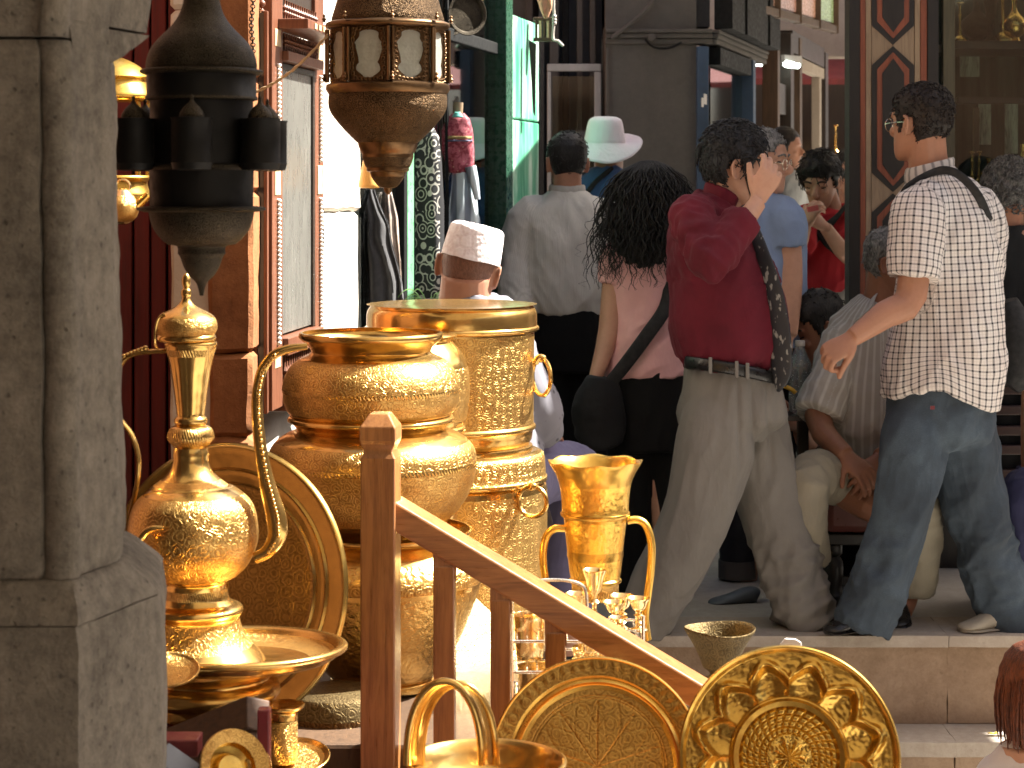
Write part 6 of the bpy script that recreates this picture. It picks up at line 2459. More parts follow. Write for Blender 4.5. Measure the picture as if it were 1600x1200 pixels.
def add_hand(mb, wrist, fwd, back, left, curl=(0.5, 0.5, 0.55, 0.6), thumb=0.5, s=1.0, spread=0.10, curls=None, thumb_out=0.9):
    """hand fused into mb: wrist point, fwd along the palm, back = direction of the back of the hand; left=True puts the thumb on +side"""
    f = Vector(fwd).normalized()
    b = Vector(back)
    b = (b - f * b.dot(f)).normalized()
    sd = f.cross(b)
    if not left:
        sd = -sd
    w = Vector(wrist)

    def W(x, y, z):
        return w + (f * x + sd * y + b * z) * s
    # palm
    mb.tube([W(-0.01, 0, 0), W(0.025, 0.002, 0.001), W(0.06, 0.001, 0.003), W(0.088, 0, 0.002)], [(0.026 * s, 0.019 * s), (0.034 * s, 0.016 * s), (0.042 * s, 0.014 * s), (0.040 * s, 0.011 * s)], 16, side=sd)
    roots = [(0.088, 0.031), (0.093, 0.0105), (0.089, -0.010), (0.080, -0.030)]
    lens = [0.074, 0.083, 0.077, 0.060]
    for i in range(4):
        L = lens[i]
        segs = [L * 0.45, L * 0.31, L * 0.24]
        p = (roots[i][0] - 0.022, roots[i][1] * 0.96, 0.0)
        pts = [W(*p)]
        x, z = roots[i][0], 0.002
        y = roots[i][1]
        pts.append(W(x, y, z))
        ang = 0.0
        cs = (curls[i] if curls else (curl[i], curl[i] * 1.1, curl[i] * 0.7))
        sp_ = spread * (1.5 - i) * 0.8
        for k in range(3):
            ang += cs[k]
            x += segs[k] * math.cos(ang) * math.cos(sp_)
            y += segs[k] * math.sin(sp_) * math.cos(ang)
            z -= segs[k] * math.sin(ang)
            pts.append(W(x, y, z))
        mb.tube(pts, [r * s for r in (0.009, 0.0098, 0.0092, 0.0086, 0.0068)], 10, smooth=2)
    t0 = (0.012, 0.022, -0.004)
    o_ = thumb_out
    pts = [W(*t0), W(0.034, 0.040, -0.008), W(0.034 + 0.034 * math.cos(o_), 0.040 + 0.034 * math.sin(o_), -0.008 - 0.02 * thumb), W(0.034 + 0.034 * math.cos(o_) + 0.030 * math.cos(o_ * 0.8), 0.040 + 0.034 * math.sin(o_) + 0.030 * math.sin(o_ * 0.8), -0.010 - 0.045 * thumb)]
    mb.tube(pts, [0.014 * s, 0.0125 * s, 0.0105 * s, 0.0085 * s], 10, smooth=2)


def shoe(name, heel, toe, parent, mat, h=0.075, w=0.05, up=Vector((0, 0, 1))):
    a, b = Vector(heel), Vector(toe)
    d = (b - a)
    L = d.length
    d.normalize()
    side = d.cross(up)
    mb = MB()
    st = [(0.0, 0.030, 0.055), (0.08, 0.036, 0.065), (0.3, 0.038, 0.060), (0.55, 0.046, 0.042), (0.8, 0.046, 0.03), (0.95, 0.032, 0.022), (1.0, 0.012, 0.012)]
    pts = [a + d * (L * t) + up * (hh * 0.5 + 0.004) for t, ww, hh in st]
    mb.tube(pts, [(ww, hh * 0.5) for t, ww, hh in st], 14, side=side)
    # sole
    mb.tube([a + d * (L * t) + up * 0.007 for t, ww, hh in st], [(ww * 1.06, 0.007) for t, ww, hh in st], 12, side=side)
    o = mb.build(name, mat, angle=60)
    under(o, parent)
    return o


def strap(name, pts, w, mat, parent, t=0.004, side=None):
    o = MB().tube(pts, [(w / 2, t)] * len(pts), 8, side=side or (0, 0, 1), smooth=4).build(name, mat, angle=180)
    under(o, parent)
    return o


def person(x, y, Y, label, group=None):
    p = P(x, y, Y)
    return thing('person', (p.x, Y, 0.0), label, 'person', group)


M['black_leather'] = simple('black_leather', (0.007, 0.0065, 0.0065), 0.34, bump=0.2, bscale=90)
M['black_web'] = simple('black_webbing', (0.008, 0.008, 0.009), 0.8, bump=0.2)

# =================================================== man in burgundy shirt
Y0 = 7.06
def J(x, y, d=0.0):
    return P(x, y, Y0 + d)


pr = person(1145, 984, Y0, 'man in burgundy shirt, tie and pleated grey trousers striding, hand over his face')
body = MB()
mxh = head_mx(J(1148, 263, 0.0), 0.06, -0.14, 0.0, 1.10)
add_head(body, mxh, J(1126, 330), 0.062)
body.tube([J(1126, 322), J(1120, 380), J(1135, 480), J(1140, 600)], [(0.07, 0.10), (0.10, 0.13), (0.12, 0.14), (0.11, 0.12)], 16, side=(1, 0, 0))
shl, elb, wri = J(1084, 344, -0.17), J(1112, 408, -0.33), J(1184, 316, -0.20)
body.tube([J(1105, 350, -0.05), shl, elb, wri], [0.055, 0.052, 0.045, 0.030], 14, smooth=3)
add_hand(body, J(1186, 309, -0.195), Vector((0.42, 0.05, 0.9)), Vector((0.15, -0.95, 0.0)), False, s=1.08, spread=0.13,
         curls=[(0.45, 0.7, 0.5), (0.65, 0.8, 0.5), (0.8, 0.9, 0.6), (0.9, 0.9, 0.6)], thumb=0.0, thumb_out=0.62)
sh2, el2, wr2 = J(1120, 345, 0.19), J(1105, 460, 0.27), J(1120, 560, 0.24)
body.tube([J(1120, 350, 0.06), sh2, el2, wr2], [0.055, 0.05, 0.043, 0.03], 14, smooth=3)
add_hand(body, wr2, Vector((0.3, 0, -1)), Vector((0.2, 1, 0)), True)
fuse(body, 'body', 0.0046, SK_L, pr, 3)
add_hair('hair', mxh, HBG, pr, thick=0.017, rough=0.010, seed=3, top=0.008, tuft=900, tuft_len=0.032, freq=55)
# beard along the jaw
def beardline(a):
    a = abs(a)
    return 1.0 if a > 1.35 else -0.2
mb = MB()
n, m = 60, 24
vs, ok = [], []
for i in range(m + 1):
    z = -0.119 + 0.105 * i / m
    cx, rx, ry = head_r(z)
    for j in range(n):
        a = -PI + 2 * PI * j / n
        x, y = cx + (rx + 0.006) * math.cos(a), (ry + 0.006) * math.sin(a)
        vs.append((x, y, z - (0.005 if i == 0 else 0)))
        lim = -0.045 - 0.03 * max(0, math.cos(a)) ** 2 + (0.05 if 1.1 < abs(a) < 1.4 else 0)
        ok.append(z < lim + 0.004 * noise.noise(Vector((a * 10, z * 60, 0))) and abs(a) < 1.45)
fs = [(i * n + j, i * n + (j + 1) % n, (i + 1) * n + (j + 1) % n, (i + 1) * n + j) for i in range(m) for j in range(n) if ok[i * n + j] and ok[i * n + (j + 1) % n] and ok[(i + 1) * n + j]]
mb.add(vs, fs)
mb.xform(mxh)
o = mb.build('beard', HBR, angle=180)
o.modifiers.new('thickness', 'SOLIDIFY').thickness = 0.004
under(o, pr)
add_eyes(mxh, pr, mat=HBG)
# shirt
c_burg = cloth('burgundy_cotton', (0.10, 0.008, 0.017), 0.25, 0.8)
s_ = MB()
s_.tube([J(1122, 306), J(1116, 326), J(1112, 348), J(1114, 385), J(1128, 440), J(1138, 500), J(1142, 545), J(1143, 568), J(1143, 580)],
        [(0.072, 0.072), (0.095, 0.125), (0.135, 0.185), (0.160, 0.205), (0.190, 0.205), (0.208, 0.20), (0.195, 0.19), (0.168, 0.175), (0.150, 0.16)], 28, side=(1, 0, 0.05))
cuff = elb.lerp(wri, 0.72)
s_.tube([J(1098, 345, -0.06), shl + Vector((0, 0, 0.005)), shl.lerp(elb, 0.6), elb, elb.lerp(wri, 0.35), cuff], [0.080, 0.080, 0.074, 0.070, 0.066, 0.060], 18, smooth=3)
s_.tube([elb.lerp(wri, 0.50), elb.lerp(wri, 0.58), cuff], [0.064, 0.068, 0.064], 18, smooth=2)
s_.tube([J(1118, 350, 0.06), sh2, el2, wr2], [0.085, 0.085, 0.075, 0.06], 16)
fo = folds(0.011, 10, (0.55, 0.0, 1.0), 3.5, 2)
fo2 = folds(0.010, 13, (1.0, 0.2, -0.75), 3.0, 9)


def ff(c, nn):
    zz = (c.z - J(0, 450).z)
    base = fo(c, nn) * (0.8 if zz < 0.12 else 0.45)
    if zz > 0.02:
        base += fo2(c, nn) * 0.9
    # blousing over the belt
    w = math.exp(-((c.z - J(0, 565).z) / 0.03) ** 2)
    return base + 0.010 * w * noise.noise(c * 30)


fuse(s_, 'shirt', 0.0075, c_burg, pr, 3, ff)
# collar
o = MB().tube([J(1150, 318, -0.045), J(1130, 305, -0.08), J(1106, 296, -0.03), J(1104, 293, 0.03), J(1128, 303, 0.08), J(1152, 318, 0.045)], [(0.026, 0.005)] * 6, 10, side=(0.25, 0, 1)).build('collar', c_burg, angle=180)
under(o, pr)
# tie, dark with small pale marks, hanging over the belly
def tie_mat():
    m, nt, b = new_mat('dark_patterned_tie')
    t = NT(nt)
    f, _ = t.noise(t.mapping(t.coord(), scale=(1, 1, 0.6)), 45, 2)
    v = t.vor(t.coord(), 28)
    c = t.mix(t.ramp(f, [(0.58, 0.0), (0.64, 0.8)]), (0.018, 0.02, 0.026), (0.36, 0.36, 0.33))
    t.l(c, b.inputs['Base Color'])
    b.inputs['Roughness'].default_value = 0.55
    return m


M['tie'] = tie_mat()
tie_pts = [J(1160, 322, -0.07), J(1178, 360, -0.11), J(1194, 405, -0.15), J(1208, 450, -0.165), J(1217, 500, -0.165), J(1221, 545, -0.165), J(1220, 585, -0.16), J(1216, 612, -0.155)]
o = MB().tube(tie_pts, [(0.014, 0.007), (0.022, 0.006), (0.028, 0.006), (0.034, 0.006), (0.038, 0.006), (0.040, 0.006), (0.038, 0.006), (0.006, 0.004)], 12, side=(0.80, -0.60, 0)).build('tie', M['tie'], angle=180)
under(o, pr)
# trousers
c_grey = cloth('grey_trouser_cloth', (0.175, 0.162, 0.146), 0.12, 0.8)
t_ = MB()
t_.tube([J(1143, 568), J(1143, 590), J(1143, 625), J(1142, 660), J(1145, 690)], [(0.158, 0.165), (0.165, 0.172), (0.182, 0.182), (0.185, 0.175), (0.10, 0.10)], 26, side=(1, 0, 0))
t_.tube([J(1128, 615, -0.06), J(1124, 650, -0.075), J(1116, 700, -0.085), J(1095, 790, -0.09), J(1062, 860, -0.085), J(1026, 930, -0.07), J(1000, 984, -0.06)], [(0.10, 0.09), (0.130, 0.110), (0.135, 0.112), (0.122, 0.105), (0.112, 0.098), (0.100, 0.09), (0.088, 0.082)], 22, side=(1, 0, 0))
t_.tube([J(1160, 610, 0.06), J(1170, 655, 0.085), J(1186, 720, 0.085), J(1208, 800, 0.08), J(1224, 860, 0.07), J(1246, 930, 0.06), J(1272, 982, 0.05)], [(0.10, 0.09), (0.128, 0.110), (0.128, 0.11), (0.120, 0.105), (0.115, 0.10), (0.105, 0.095), (0.098, 0.088)], 22, side=(1, 0, 0))
kn = J(1215, 850, 0.07)
ft1 = folds(0.010, 9, (0.25, 0, 1), 5, 5)
ft2 = folds(0.016, 11, (1, 0, 0.35), 3.0, 6)
kz = J(0, 830).z


def ft(c, nn):
    r = ft1(c, nn) * 0.8
    if c.z < kz and c.x > J(1150, 0).x:
        r += ft2(c, nn) * min(1, (kz - c.z) / 0.08)
    elif c.z < J(0, 920).z:
        r += ft2(c, nn) * 0.4
    # front pleats
    if c.z > J(0, 760).z:
        pxl = c.x / c.y * F + 800
        for q in (1152, 1176, 1200):
            r -= 0.009 * math.exp(-((pxl - q + (c.z - J(0, 600).z) * 18) / 4.0) ** 2) * max(0, min(1, (c.z - J(0, 760).z) / 0.15))
    return r


fuse(t_, 'trousers', 0.0075, c_grey, pr, 3, ft)
bl = [J(1072, 566, -0.10), J(1098, 569, -0.172), J(1145, 576, -0.198), J(1188, 585, -0.175), J(1220, 593, -0.11), J(1228, 595, 0.0), J(1205, 592, 0.12), J(1145, 580, 0.185), J(1090, 569, 0.12), J(1070, 565, 0.0)]
mb = MB()
mb.tube(bl, [(0.021, 0.005)] * len(bl), 8, side=(0, 0, 1), smooth=1, closed=True)
o = mb.build('belt', M['black_leather'], angle=180)
under(o, pr)
for px, py in ((1151, 577), (1168, 580), (1110, 571)):
    o = MB().box(J(px, py, -0.203 if px > 1120 else -0.19), (0.012, 0.008, 0.055)).build('belt_loop', c_grey, smooth=False, bevel=0.002)
    under(o, pr)
shoe('shoe', J(1008, 986, -0.05), J(956, 990, -0.08), pr, M['black_leather'])
shoe('shoe', J(1260, 984, 0.05), J(1338, 986, 0.02), pr, M['black_leather'])

# =================================================== man in checked shirt
Y0 = 7.04
pr = person(1460, 985, Y0, 'man in black and white checked shirt and jeans seen from behind, looking left')
body = MB()
mxh = head_mx(J(1436, 196, 0.02), PI - 0.30 + 0.62 - 0.30 - 0.62, 0.0, 0.0, 1.02)
mxh = head_mx(J(1440, 194, 0.0), PI - 0.92, 0.02, 0.0, 1.08)
add_head(body, mxh, J(1452, 285, 0.02), 0.066)
body.tube([J(1455, 280), J(1470, 340), J(1478, 480), J(1470, 620)], [(0.08, 0.08), (0.12, 0.10), (0.12, 0.10), (0.11, 0.10)], 16, side=(1, 0, 0))
shl, elb, wri = J(1434, 330, -0.12), J(1424, 462, -0.17), J(1332, 528, -0.24)
body.tube([J(1455, 330, -0.03), shl, elb, elb.lerp(wri, 0.45), wri], [(0.06, 0.06), (0.060, 0.058), (0.056, 0.052), (0.050, 0.046), (0.034, 0.03)], 16)
add_hand(body, J(1330, 529, -0.24), Vector((-0.80, -0.1, -0.55)), Vector((-0.45, -0.75, 0.5)), False, s=1.10, spread=0.0, curls=[(1.0, 1.25, 0.8), (1.05, 1.25, 0.8), (1.1, 1.25, 0.8), (1.15, 1.25, 0.8)], thumb=1.2, thumb_out=0.12)
body.tube([J(1500, 330, 0.08), J(1528, 340, 0.14), J(1530, 450, 0.20), J(1470, 530, 0.26)], [0.06, 0.058, 0.05, 0.036], 14)
add_hand(body, J(1468, 531, 0.26), Vector((-0.9, 0.2, -0.3)), Vector((0, 0.5, 1)), True)
fuse(body, 'body', 0.0046, SK_M, pr, 3)


def crop_line(a):
    return hairline_short(a) + (0.004 if abs(a) < 1.0 else 0.0)


add_hair('hair', mxh, HBR, pr, crop_line, thick=0.007, rough=0.004, seed=8, freq=110, tuft=900, tuft_len=0.010)
add_eyes(mxh, pr, mat=HBR)
# spectacles
mb = MB()
for s in (-1, 1):
    q = ring_mb((0.108, 0.033 * s, -0.004), 0.020, 0.0014, axis=(1, 0.12 * s, 0), n=20, m=6)
    mb.add(q.v, q.f)
    mb.tube([(0.106, 0.053 * s, 0.0), (0.05, 0.078 * s, 0.004), (-0.01, 0.082 * s, 0.006)], 0.0016, 6)
mb.tube([(0.110, -0.014, 0.0), (0.114, 0, 0.003), (0.110, 0.014, 0.0)], 0.0014, 6)
mb.xform(mxh)
o = mb.build('spectacles', M['wire'])
under(o, pr)
c_chk = check_mat()
s_ = MB()
s_.tube([J(1452, 268), J(1458, 284), J(1464, 304), J(1474, 345), J(1482, 420), J(1482, 500), J(1478, 560), J(1474, 600), J(1472, 632)],
        [(0.078, 0.075), (0.105, 0.09), (0.145, 0.125), (0.168, 0.150), (0.178, 0.160), (0.192, 0.168), (0.208, 0.175), (0.205, 0.175), (0.198, 0.172)], 30, side=(1, 0, -0.02))
s_.tube([J(1452, 325, -0.05), shl, shl.lerp(elb, 0.45), shl.lerp(elb, 0.80)], [0.095, 0.096, 0.094, 0.090], 20)
s_.tube([J(1500, 330, 0.06), J(1528, 340, 0.14), J(1530, 440, 0.19)], [0.092, 0.092, 0.085], 18)
f1 = folds(0.010, 9, (0.35, 0, 1), 3.5, 3)
f2 = folds(0.008, 12, (-0.8, 0, 1), 3.0, 4)
fuse(s_, 'shirt', 0.007, c_chk, pr, 3, lambda c, nn: f1(c, nn) * 0.9 + f2(c, nn) * 0.7 * (1 if c.z < J(0, 470).z else 0.4),
     pat=[(J(1460, 280), J(1476, 640), (0.3, 1, 0), 0.18), (shl, shl.lerp(elb, 1.0), (0.5, 1, 0), 0.095), (J(1528, 340, 0.14), J(1530, 450, 0.2), (1, 1, 0), 0.09)])
# rounded shirt tail
sm = bpy.data.objects['shirt.001'].data
for v in sm.vertices:
    yp = HY + (CZ - v.co.z) / v.co.y * F
    xp = 800 + v.co.x / v.co.y * F
    if yp > 545:
        k = min(1.0, (yp - 545) / 80.0)
        tgt = 24 * math.exp(-((xp - 1462) / 45.0) ** 2) - 10 * math.exp(-((xp - 1555) / 40.0) ** 2) + 6
        v.co.z += k * tgt * S(Y0)
# collar standing round the neck
mb = MB()
ring = []
for i in range(20):
    a = 2 * PI * i / 20
    c = J(1452, 264, 0.01)
    ring.append(c + Vector((0.080 * math.cos(a), 0.078 * math.sin(a), 0.020 * math.cos(a) - 0.004)))
mb.tube(ring, [(0.026, 0.006)] * 20, 8, side=(0.1, 0, 1), smooth=1, closed=True)
o = mb.build('collar', stripe_mat('checked_collar_cloth', (0.62, 0.58, 0.54), (0.05, 0.05, 0.06), 0.03, 0.01))
under(o, pr)
n = len(o.data.vertices)
at = o.data.attributes.new('pattern', 'FLOAT_VECTOR', 'POINT')
at.data.foreach_set('vector', [x for i in range(n) for x in ((i // 8) * 0.025, 0, 0)])
strap('camera_strap', [J(1404, 335, -0.10), J(1408, 305, -0.125), J(1428, 284, -0.125), J(1462, 268, -0.10), J(1488, 268, -0.125), J(1512, 285, -0.135), J(1532, 312, -0.13), J(1546, 345, -0.08)], 0.030, M['black_web'], pr, side=(0.3, -0.4, 1))
# jeans
def denim():
    m, nt, b = new_mat('faded_blue_denim')
    t = NT(nt)
    f, _ = t.noise(t.coord(), 3.5, 4, 0.6)
    g, _ = t.noise(t.mapping(t.coord(), scale=(1, 1, 4)), 180, 3)
    a = t.math('ADD', t.math('MULTIPLY', f, 0.75), t.math('MULTIPLY', g, 0.25))
    t.l(t.ramp(a, [(0.36, (0.020, 0.030, 0.042)), (0.52, (0.036, 0.053, 0.074)), (0.70, (0.08, 0.115, 0.15))]), b.inputs['Base Color'])
    b.inputs['Roughness'].default_value = 0.85
    t.l(t.bump(crease(t), 0.35, 0.014), b.inputs['Normal'])
    return m


M['denim'] = denim()
t_ = MB()
t_.tube([J(1470, 600), J(1468, 640), J(1465, 680), J(1465, 700)], [(0.175, 0.15), (0.185, 0.155), (0.175, 0.15), (0.10, 0.10)], 24, side=(1, 0, 0))
t_.tube([J(1440, 630, -0.04), J(1430, 680, -0.06), J(1418, 760, -0.07), J(1402, 840, -0.08), J(1372, 920, -0.08), J(1348, 984, -0.08)], [(0.09, 0.09), (0.115, 0.11), (0.110, 0.105), (0.100, 0.098), (0.094, 0.09), (0.092, 0.088)], 20, side=(1, 0, 0))
t_.tube([J(1492, 630, 0.04), J(1500, 680, 0.05), J(1514, 750, 0.06), J(1530, 820, 0.06), J(1556, 900, 0.06), J(1580, 984, 0.06)], [(0.09, 0.09), (0.122, 0.115), (0.120, 0.11), (0.112, 0.105), (0.105, 0.10), (0.110, 0.098)], 20, side=(1, 0, 0))
f1 = folds(0.012, 8, (0.5, 0, 1), 4, 12)
f2 = folds(0.012, 12, (1, 0, 0.3), 3, 13)
fuse(t_, 'jeans', 0.0075, M['denim'], pr, 3, lambda c, nn: f1(c, nn) * 0.8 + f2(c, nn) * (1.0 if c.z < J(0, 810).z else 0.3))
mb = MB().box(J(1457, 637, -0.165), (0.014, 0.004, 0.012))
o = mb.build('pocket_tab', M['red_lacquer'], smooth=False)
under(o, pr)
shoe('shoe', J(1345, 985, -0.08), J(1290, 992, -0.12), pr, M['black_leather'])
shoe('shoe', J(1560, 984, 0.02), J(1500, 988, -0.02), pr, cloth('beige_suede', (0.36, 0.32, 0.25)))
bag = MB().tube([J(1572, 470, 0.2), J(1585, 520, 0.2), J(1586, 575, 0.2), J(1572, 600, 0.2)], [(0.04, 0.06), (0.075, 0.10), (0.078, 0.10), (0.05, 0.08)], 18, side=(1, 0, 0))
o = bag.build('camera_bag', M['black_web'])
under(o, pr)

# =================================================== woman with long black curls
Y0 = 7.75
pr = person(1010, 960, Y0, 'woman with long curly black hair in pink t-shirt, black trousers and black shoulder bag')
body = MB()
mxh = head_mx(J(1016, 302, 0.0), PI / 2 - 0.25, 0.0, 0.0, 0.96)
add_head(body, mxh, J(1008, 375), 0.05)
body.tube([J(1008, 370), J(1008, 430), J(1012, 520), J(1015, 620)], [(0.09, 0.07), (0.13, 0.09), (0.11, 0.09), (0.12, 0.09)], 16, side=(1, 0, 0))
shl, elb, wri = J(964, 402, -0.02), J(952, 515, -0.04), J(930, 592, -0.10)
body.tube([J(985, 400), shl, elb, wri], [0.05, 0.047, 0.042, 0.026], 14)
add_hand(body, J(929, 596, -0.10), Vector((-0.1, -0.1, -1)), Vector((-0.8, -0.5, 0)), False, s=0.95, curls=[(0.5, 0.7, 0.5)] * 4)
body.tube([J(1045, 400), J(1068, 405, 0.02), J(1075, 510, 0.05), J(1070, 590, -0.02)], [0.05, 0.047, 0.04, 0.027], 14)
add_hand(body, J(1070, 592, -0.02), Vector((0, 0, -1)), Vector((1, 0, 0)), True, s=0.95)
# lower leg and bare heel
body.tube([J(1050, 880, -0.10), J(1066, 930, -0.13), J(1072, 950, -0.16)], [0.04, 0.032, 0.034], 12)
body.tube([J(1080, 948, -0.15), J(1060, 962, -0.19), J(1035, 975, -0.24)], [(0.035, 0.03), (0.032, 0.03), (0.03, 0.02)], 12, side=(0, 1, 0))
body.tube([J(1012, 600), J(1030, 700, 0.02), J(1045, 880, -0.05)], [0.08, 0.07, 0.045], 12)
fuse(body, 'body', 0.005, SK_L, pr, 3)
c_pink = cloth('pink_cotton', (0.72, 0.41, 0.40), 0.10, 0.85)
s_ = MB()
s_.tube([J(1008, 362), J(1008, 376), J(1010, 400), J(1012, 450), J(1013, 510), J(1014, 560), J(1015, 588)], [(0.07, 0.06), (0.13, 0.085), (0.175, 0.105), (0.168, 0.118), (0.145, 0.115), (0.160, 0.128), (0.172, 0.132)], 26, side=(1, 0, 0))
s_.tube([J(985, 395), shl, shl.lerp(elb, 0.36)], [0.072, 0.068, 0.062], 16)
s_.tube([J(1045, 395), J(1068, 405, 0.02), J(1071, 445, 0.03)], [0.072, 0.068, 0.062], 16)
f1 = folds(0.008, 11, (1, 0, 0.5), 3.5, 21)
fuse(s_, 't_shirt', 0.007, c_pink, pr, 3, lambda c, nn: f1(c, nn) * (1.0 if c.z < J(0, 500).z else 0.5))
c_blk = cloth('black_trouser_cloth', (0.005, 0.0048, 0.005), 0.2)
t_ = MB()
t_.tube([J(1016, 575), J(1018, 640), J(1020, 700)], [(0.155, 0.12), (0.175, 0.135), (0.165, 0.13)], 22, side=(1, 0, 0))
t_.tube([J(985, 690), J(990, 800), J(985, 900), J(980, 955)], [0.09, 0.075, 0.065, 0.065], 16)
t_.tube([J(1045, 690), J(1058, 800, -0.03), J(1062, 885, -0.10)], [0.092, 0.078, 0.062], 16)
fuse(t_, 'trousers', 0.008, c_blk, pr, 3, folds(0.008, 9, (0.2, 0, 1), 4, 23))
mb = MB().tube([J(1090, 955, -0.14), J(1066, 966, -0.18), J(1030, 978, -0.24)], [(0.036, 0.012), (0.040, 0.010), (0.042, 0.010)], 12, side=(0, 1, 0))
o = mb.build('shoe', M['black_leather'])
under(o, pr)
shoe('shoe', J(985, 962, 0.0), J(978, 955, 0.20), pr, M['black_leather'])
# curls: wavy locks over a soft core
rnd = random.Random(4)
core = MB()
core.tube([J(1016, 268, 0.0), J(1012, 300, -0.01), J(1012, 340, -0.03), J(1012, 390, -0.05), J(1022, 420, -0.06)], [(0.07, 0.075), (0.100, 0.10), (0.118, 0.10), (0.125, 0.085), (0.07, 0.05)], 20, side=(1, 0, 0))
o = fuse(core, 'hair', 0.012, HB, pr, 2, lambda c, nn: 0.016 * noise.noise(c * 30) + 0.008 * noise.noise(c * 60))
mb = MB()
crown = J(1014, 256, -0.01)
for k in range(560):
    a = rnd.uniform(-PI * 0.98, PI * 0.12)
    r0 = rnd.uniform(0.012, 0.075)
    p0 = crown + Vector((math.cos(a) * r0, math.sin(a) * r0, -r0 * r0 * 4 + 0.012))
    L = rnd.uniform(0.20, 0.44) if rnd.random() < 0.9 else 0.46
    spread_ = rnd.uniform(0.085, 0.165)
    ph, ph2 = rnd.uniform(0, 6.28), rnd.uniform(0, 6.28)
    fr_ = rnd.uniform(55, 95)
    am = rnd.uniform(0.005, 0.012)
    pts, rr = [], []
    N = 40
    for i in range(N):
        t = i / (N - 1)
        d = L * t
        out = spread_ * (1 - math.exp(-d * 7.0)) + 0.03 * t
        q = p0 + Vector((math.cos(a) * out, math.sin(a) * out * 0.72 - 0.015, -d * (0.55 + 0.45 * min(1, d * 5))))
        w = am * min(1, d * 9)
        q += Vector((math.cos(ph + d * fr_ * 1.0), math.sin(ph2 + d * fr_), 0.4 * math.sin(ph + d * fr_))) * w
        pts.append(q)
        rr.append(0.0027 * (1 - 0.7 * t ** 3))
    if k % 4 == 0:      # flyaways
        pts = [p + Vector((rnd.gauss(0, 1), rnd.gauss(0, 1), 0)) * 0.012 * (q / N) for q, p in enumerate(pts)]
        pts = [p + Vector((math.cos(a), math.sin(a) * 0.6, 0)) * 0.022 * (q / N) for q, p in enumerate(pts)]
        rr = [x * 0.45 for x in rr]
    mb.tube(pts, rr, 5, smooth=1, caps=False)
o = mb.build('hair_locks', HB, angle=180)
o['kind'] = 'stuff'
under(o, pr)
strap('bag_strap', [J(1050, 430, -0.10), J(1040, 480, -0.135), J(1010, 525, -0.15), J(975, 572, -0.15), J(940, 615, -0.14)], 0.052, M['black_web'], pr, side=(1, 0, 0.6))
bg = MB()
bg.tube([J(942, 588, -0.12), J(938, 620, -0.12), J(936, 660, -0.12), J(944, 698, -0.12)], [(0.06, 0.04), (0.090, 0.062), (0.104, 0.068), (0.075, 0.05)], 20, side=(1, 0, 0.3))
o = fuse(bg, 'shoulder_bag', 0.01, cloth('black_bag_cloth', (0.008, 0.008, 0.009), 0.3, 0.7), pr, 3, folds(0.008, 9, (1, 0, 0.2), 3, 31))

# =================================================== man in pale striped shirt from behind
Y0 = 8.6
pr = person(890, 860, Y0, 'man in pale grey fine-checked shirt and black trousers seen from behind, short black hair')
body = MB()
mxh = head_mx(J(886, 256, 0.0), PI / 2 + 0.12, -0.12, 0.0, 1.0)
add_head(body, mxh, J(886, 320), 0.06)
body.tube([J(886, 315), J(885, 360), J(885, 440), J(888, 520)], [(0.10, 0.08), (0.15, 0.1), (0.13, 0.1), (0.13, 0.1)], 16, side=(1, 0, 0))
shl, elb, wri = J(822, 345, 0.0), J(806, 430, -0.02), J(812, 510, -0.10)
body.tube([J(850, 340), shl, elb, wri], [0.055, 0.052, 0.045, 0.03], 14)
add_hand(body, wri, Vector((0.2, -0.4, -1)), Vector((-1, 0, 0)), True)
body.tube([J(925, 340), J(948, 345, 0.02), J(958, 435, 0.02), J(952, 520, -0.05)], [0.055, 0.052, 0.045, 0.03], 14)
add_hand(body, J(952, 520, -0.05), Vector((0.1, -0.3, -1)), Vector((1, 0, 0)), False)
fuse(body, 'body', 0.006, SK_M, pr, 3)
add_hair('hair', mxh, HB, pr, thick=0.010, rough=0.003, seed=14, tuft=160, tuft_len=0.014)
c_st = stripe_mat('pale_grey_fine_striped_cotton', (0.64, 0.615, 0.55), (0.44, 0.42, 0.37), 0.009, 0.003, 0.5)
s_ = MB()
s_.tube([J(886, 296), J(886, 308), J(886, 325), J(884, 355), J(884, 410), J(886, 455), J(890, 485), J(890, 497)], [(0.075, 0.07), (0.11, 0.085), (0.175, 0.11), (0.205, 0.13), (0.195, 0.14), (0.19, 0.14), (0.165, 0.13), (0.14, 0.11)], 28, side=(1, 0, 0))
s_.tube([J(850, 338), shl, elb, elb.lerp(wri, 0.8)], [0.088, 0.085, 0.076, 0.066], 18)
s_.tube([J(925, 338), J(948, 345, 0.02), J(958, 435, 0.02), J(954, 500, -0.04)], [0.088, 0.085, 0.076, 0.066], 18)
f1 = folds(0.012, 7, (0.7, 0, 1), 3.5, 41)
f2 = folds(0.010, 8, (-0.7, 0, 1), 3.5, 42)
fuse(s_, 'shirt', 0.008, c_st, pr, 3, lambda c, nn: f1(c, nn) * 0.7 + f2(c, nn) * 0.7, pat=[(J(886, 300), J(888, 500), (0, 1, 0), 0.19), (shl, elb, (0, 1, 0), 0.085), (J(948, 345, .02), J(958, 435, .02), (0, 1, 0), 0.085)])
mb = MB()
mb.tube([J(886, 296, 0.0) + Vector((0.072 * math.cos(a), 0.070 * math.sin(a), 0.004 * math.sin(a))) for a in np.linspace(0, 2 * PI, 21)[:-1]], [(0.020, 0.006)] * 20, 8, side=(0, 0, 1), smooth=1, closed=True)
o = mb.build('collar', cloth('pale_grey_collar', (0.42, 0.40, 0.36)))
under(o, pr)
t_ = MB()
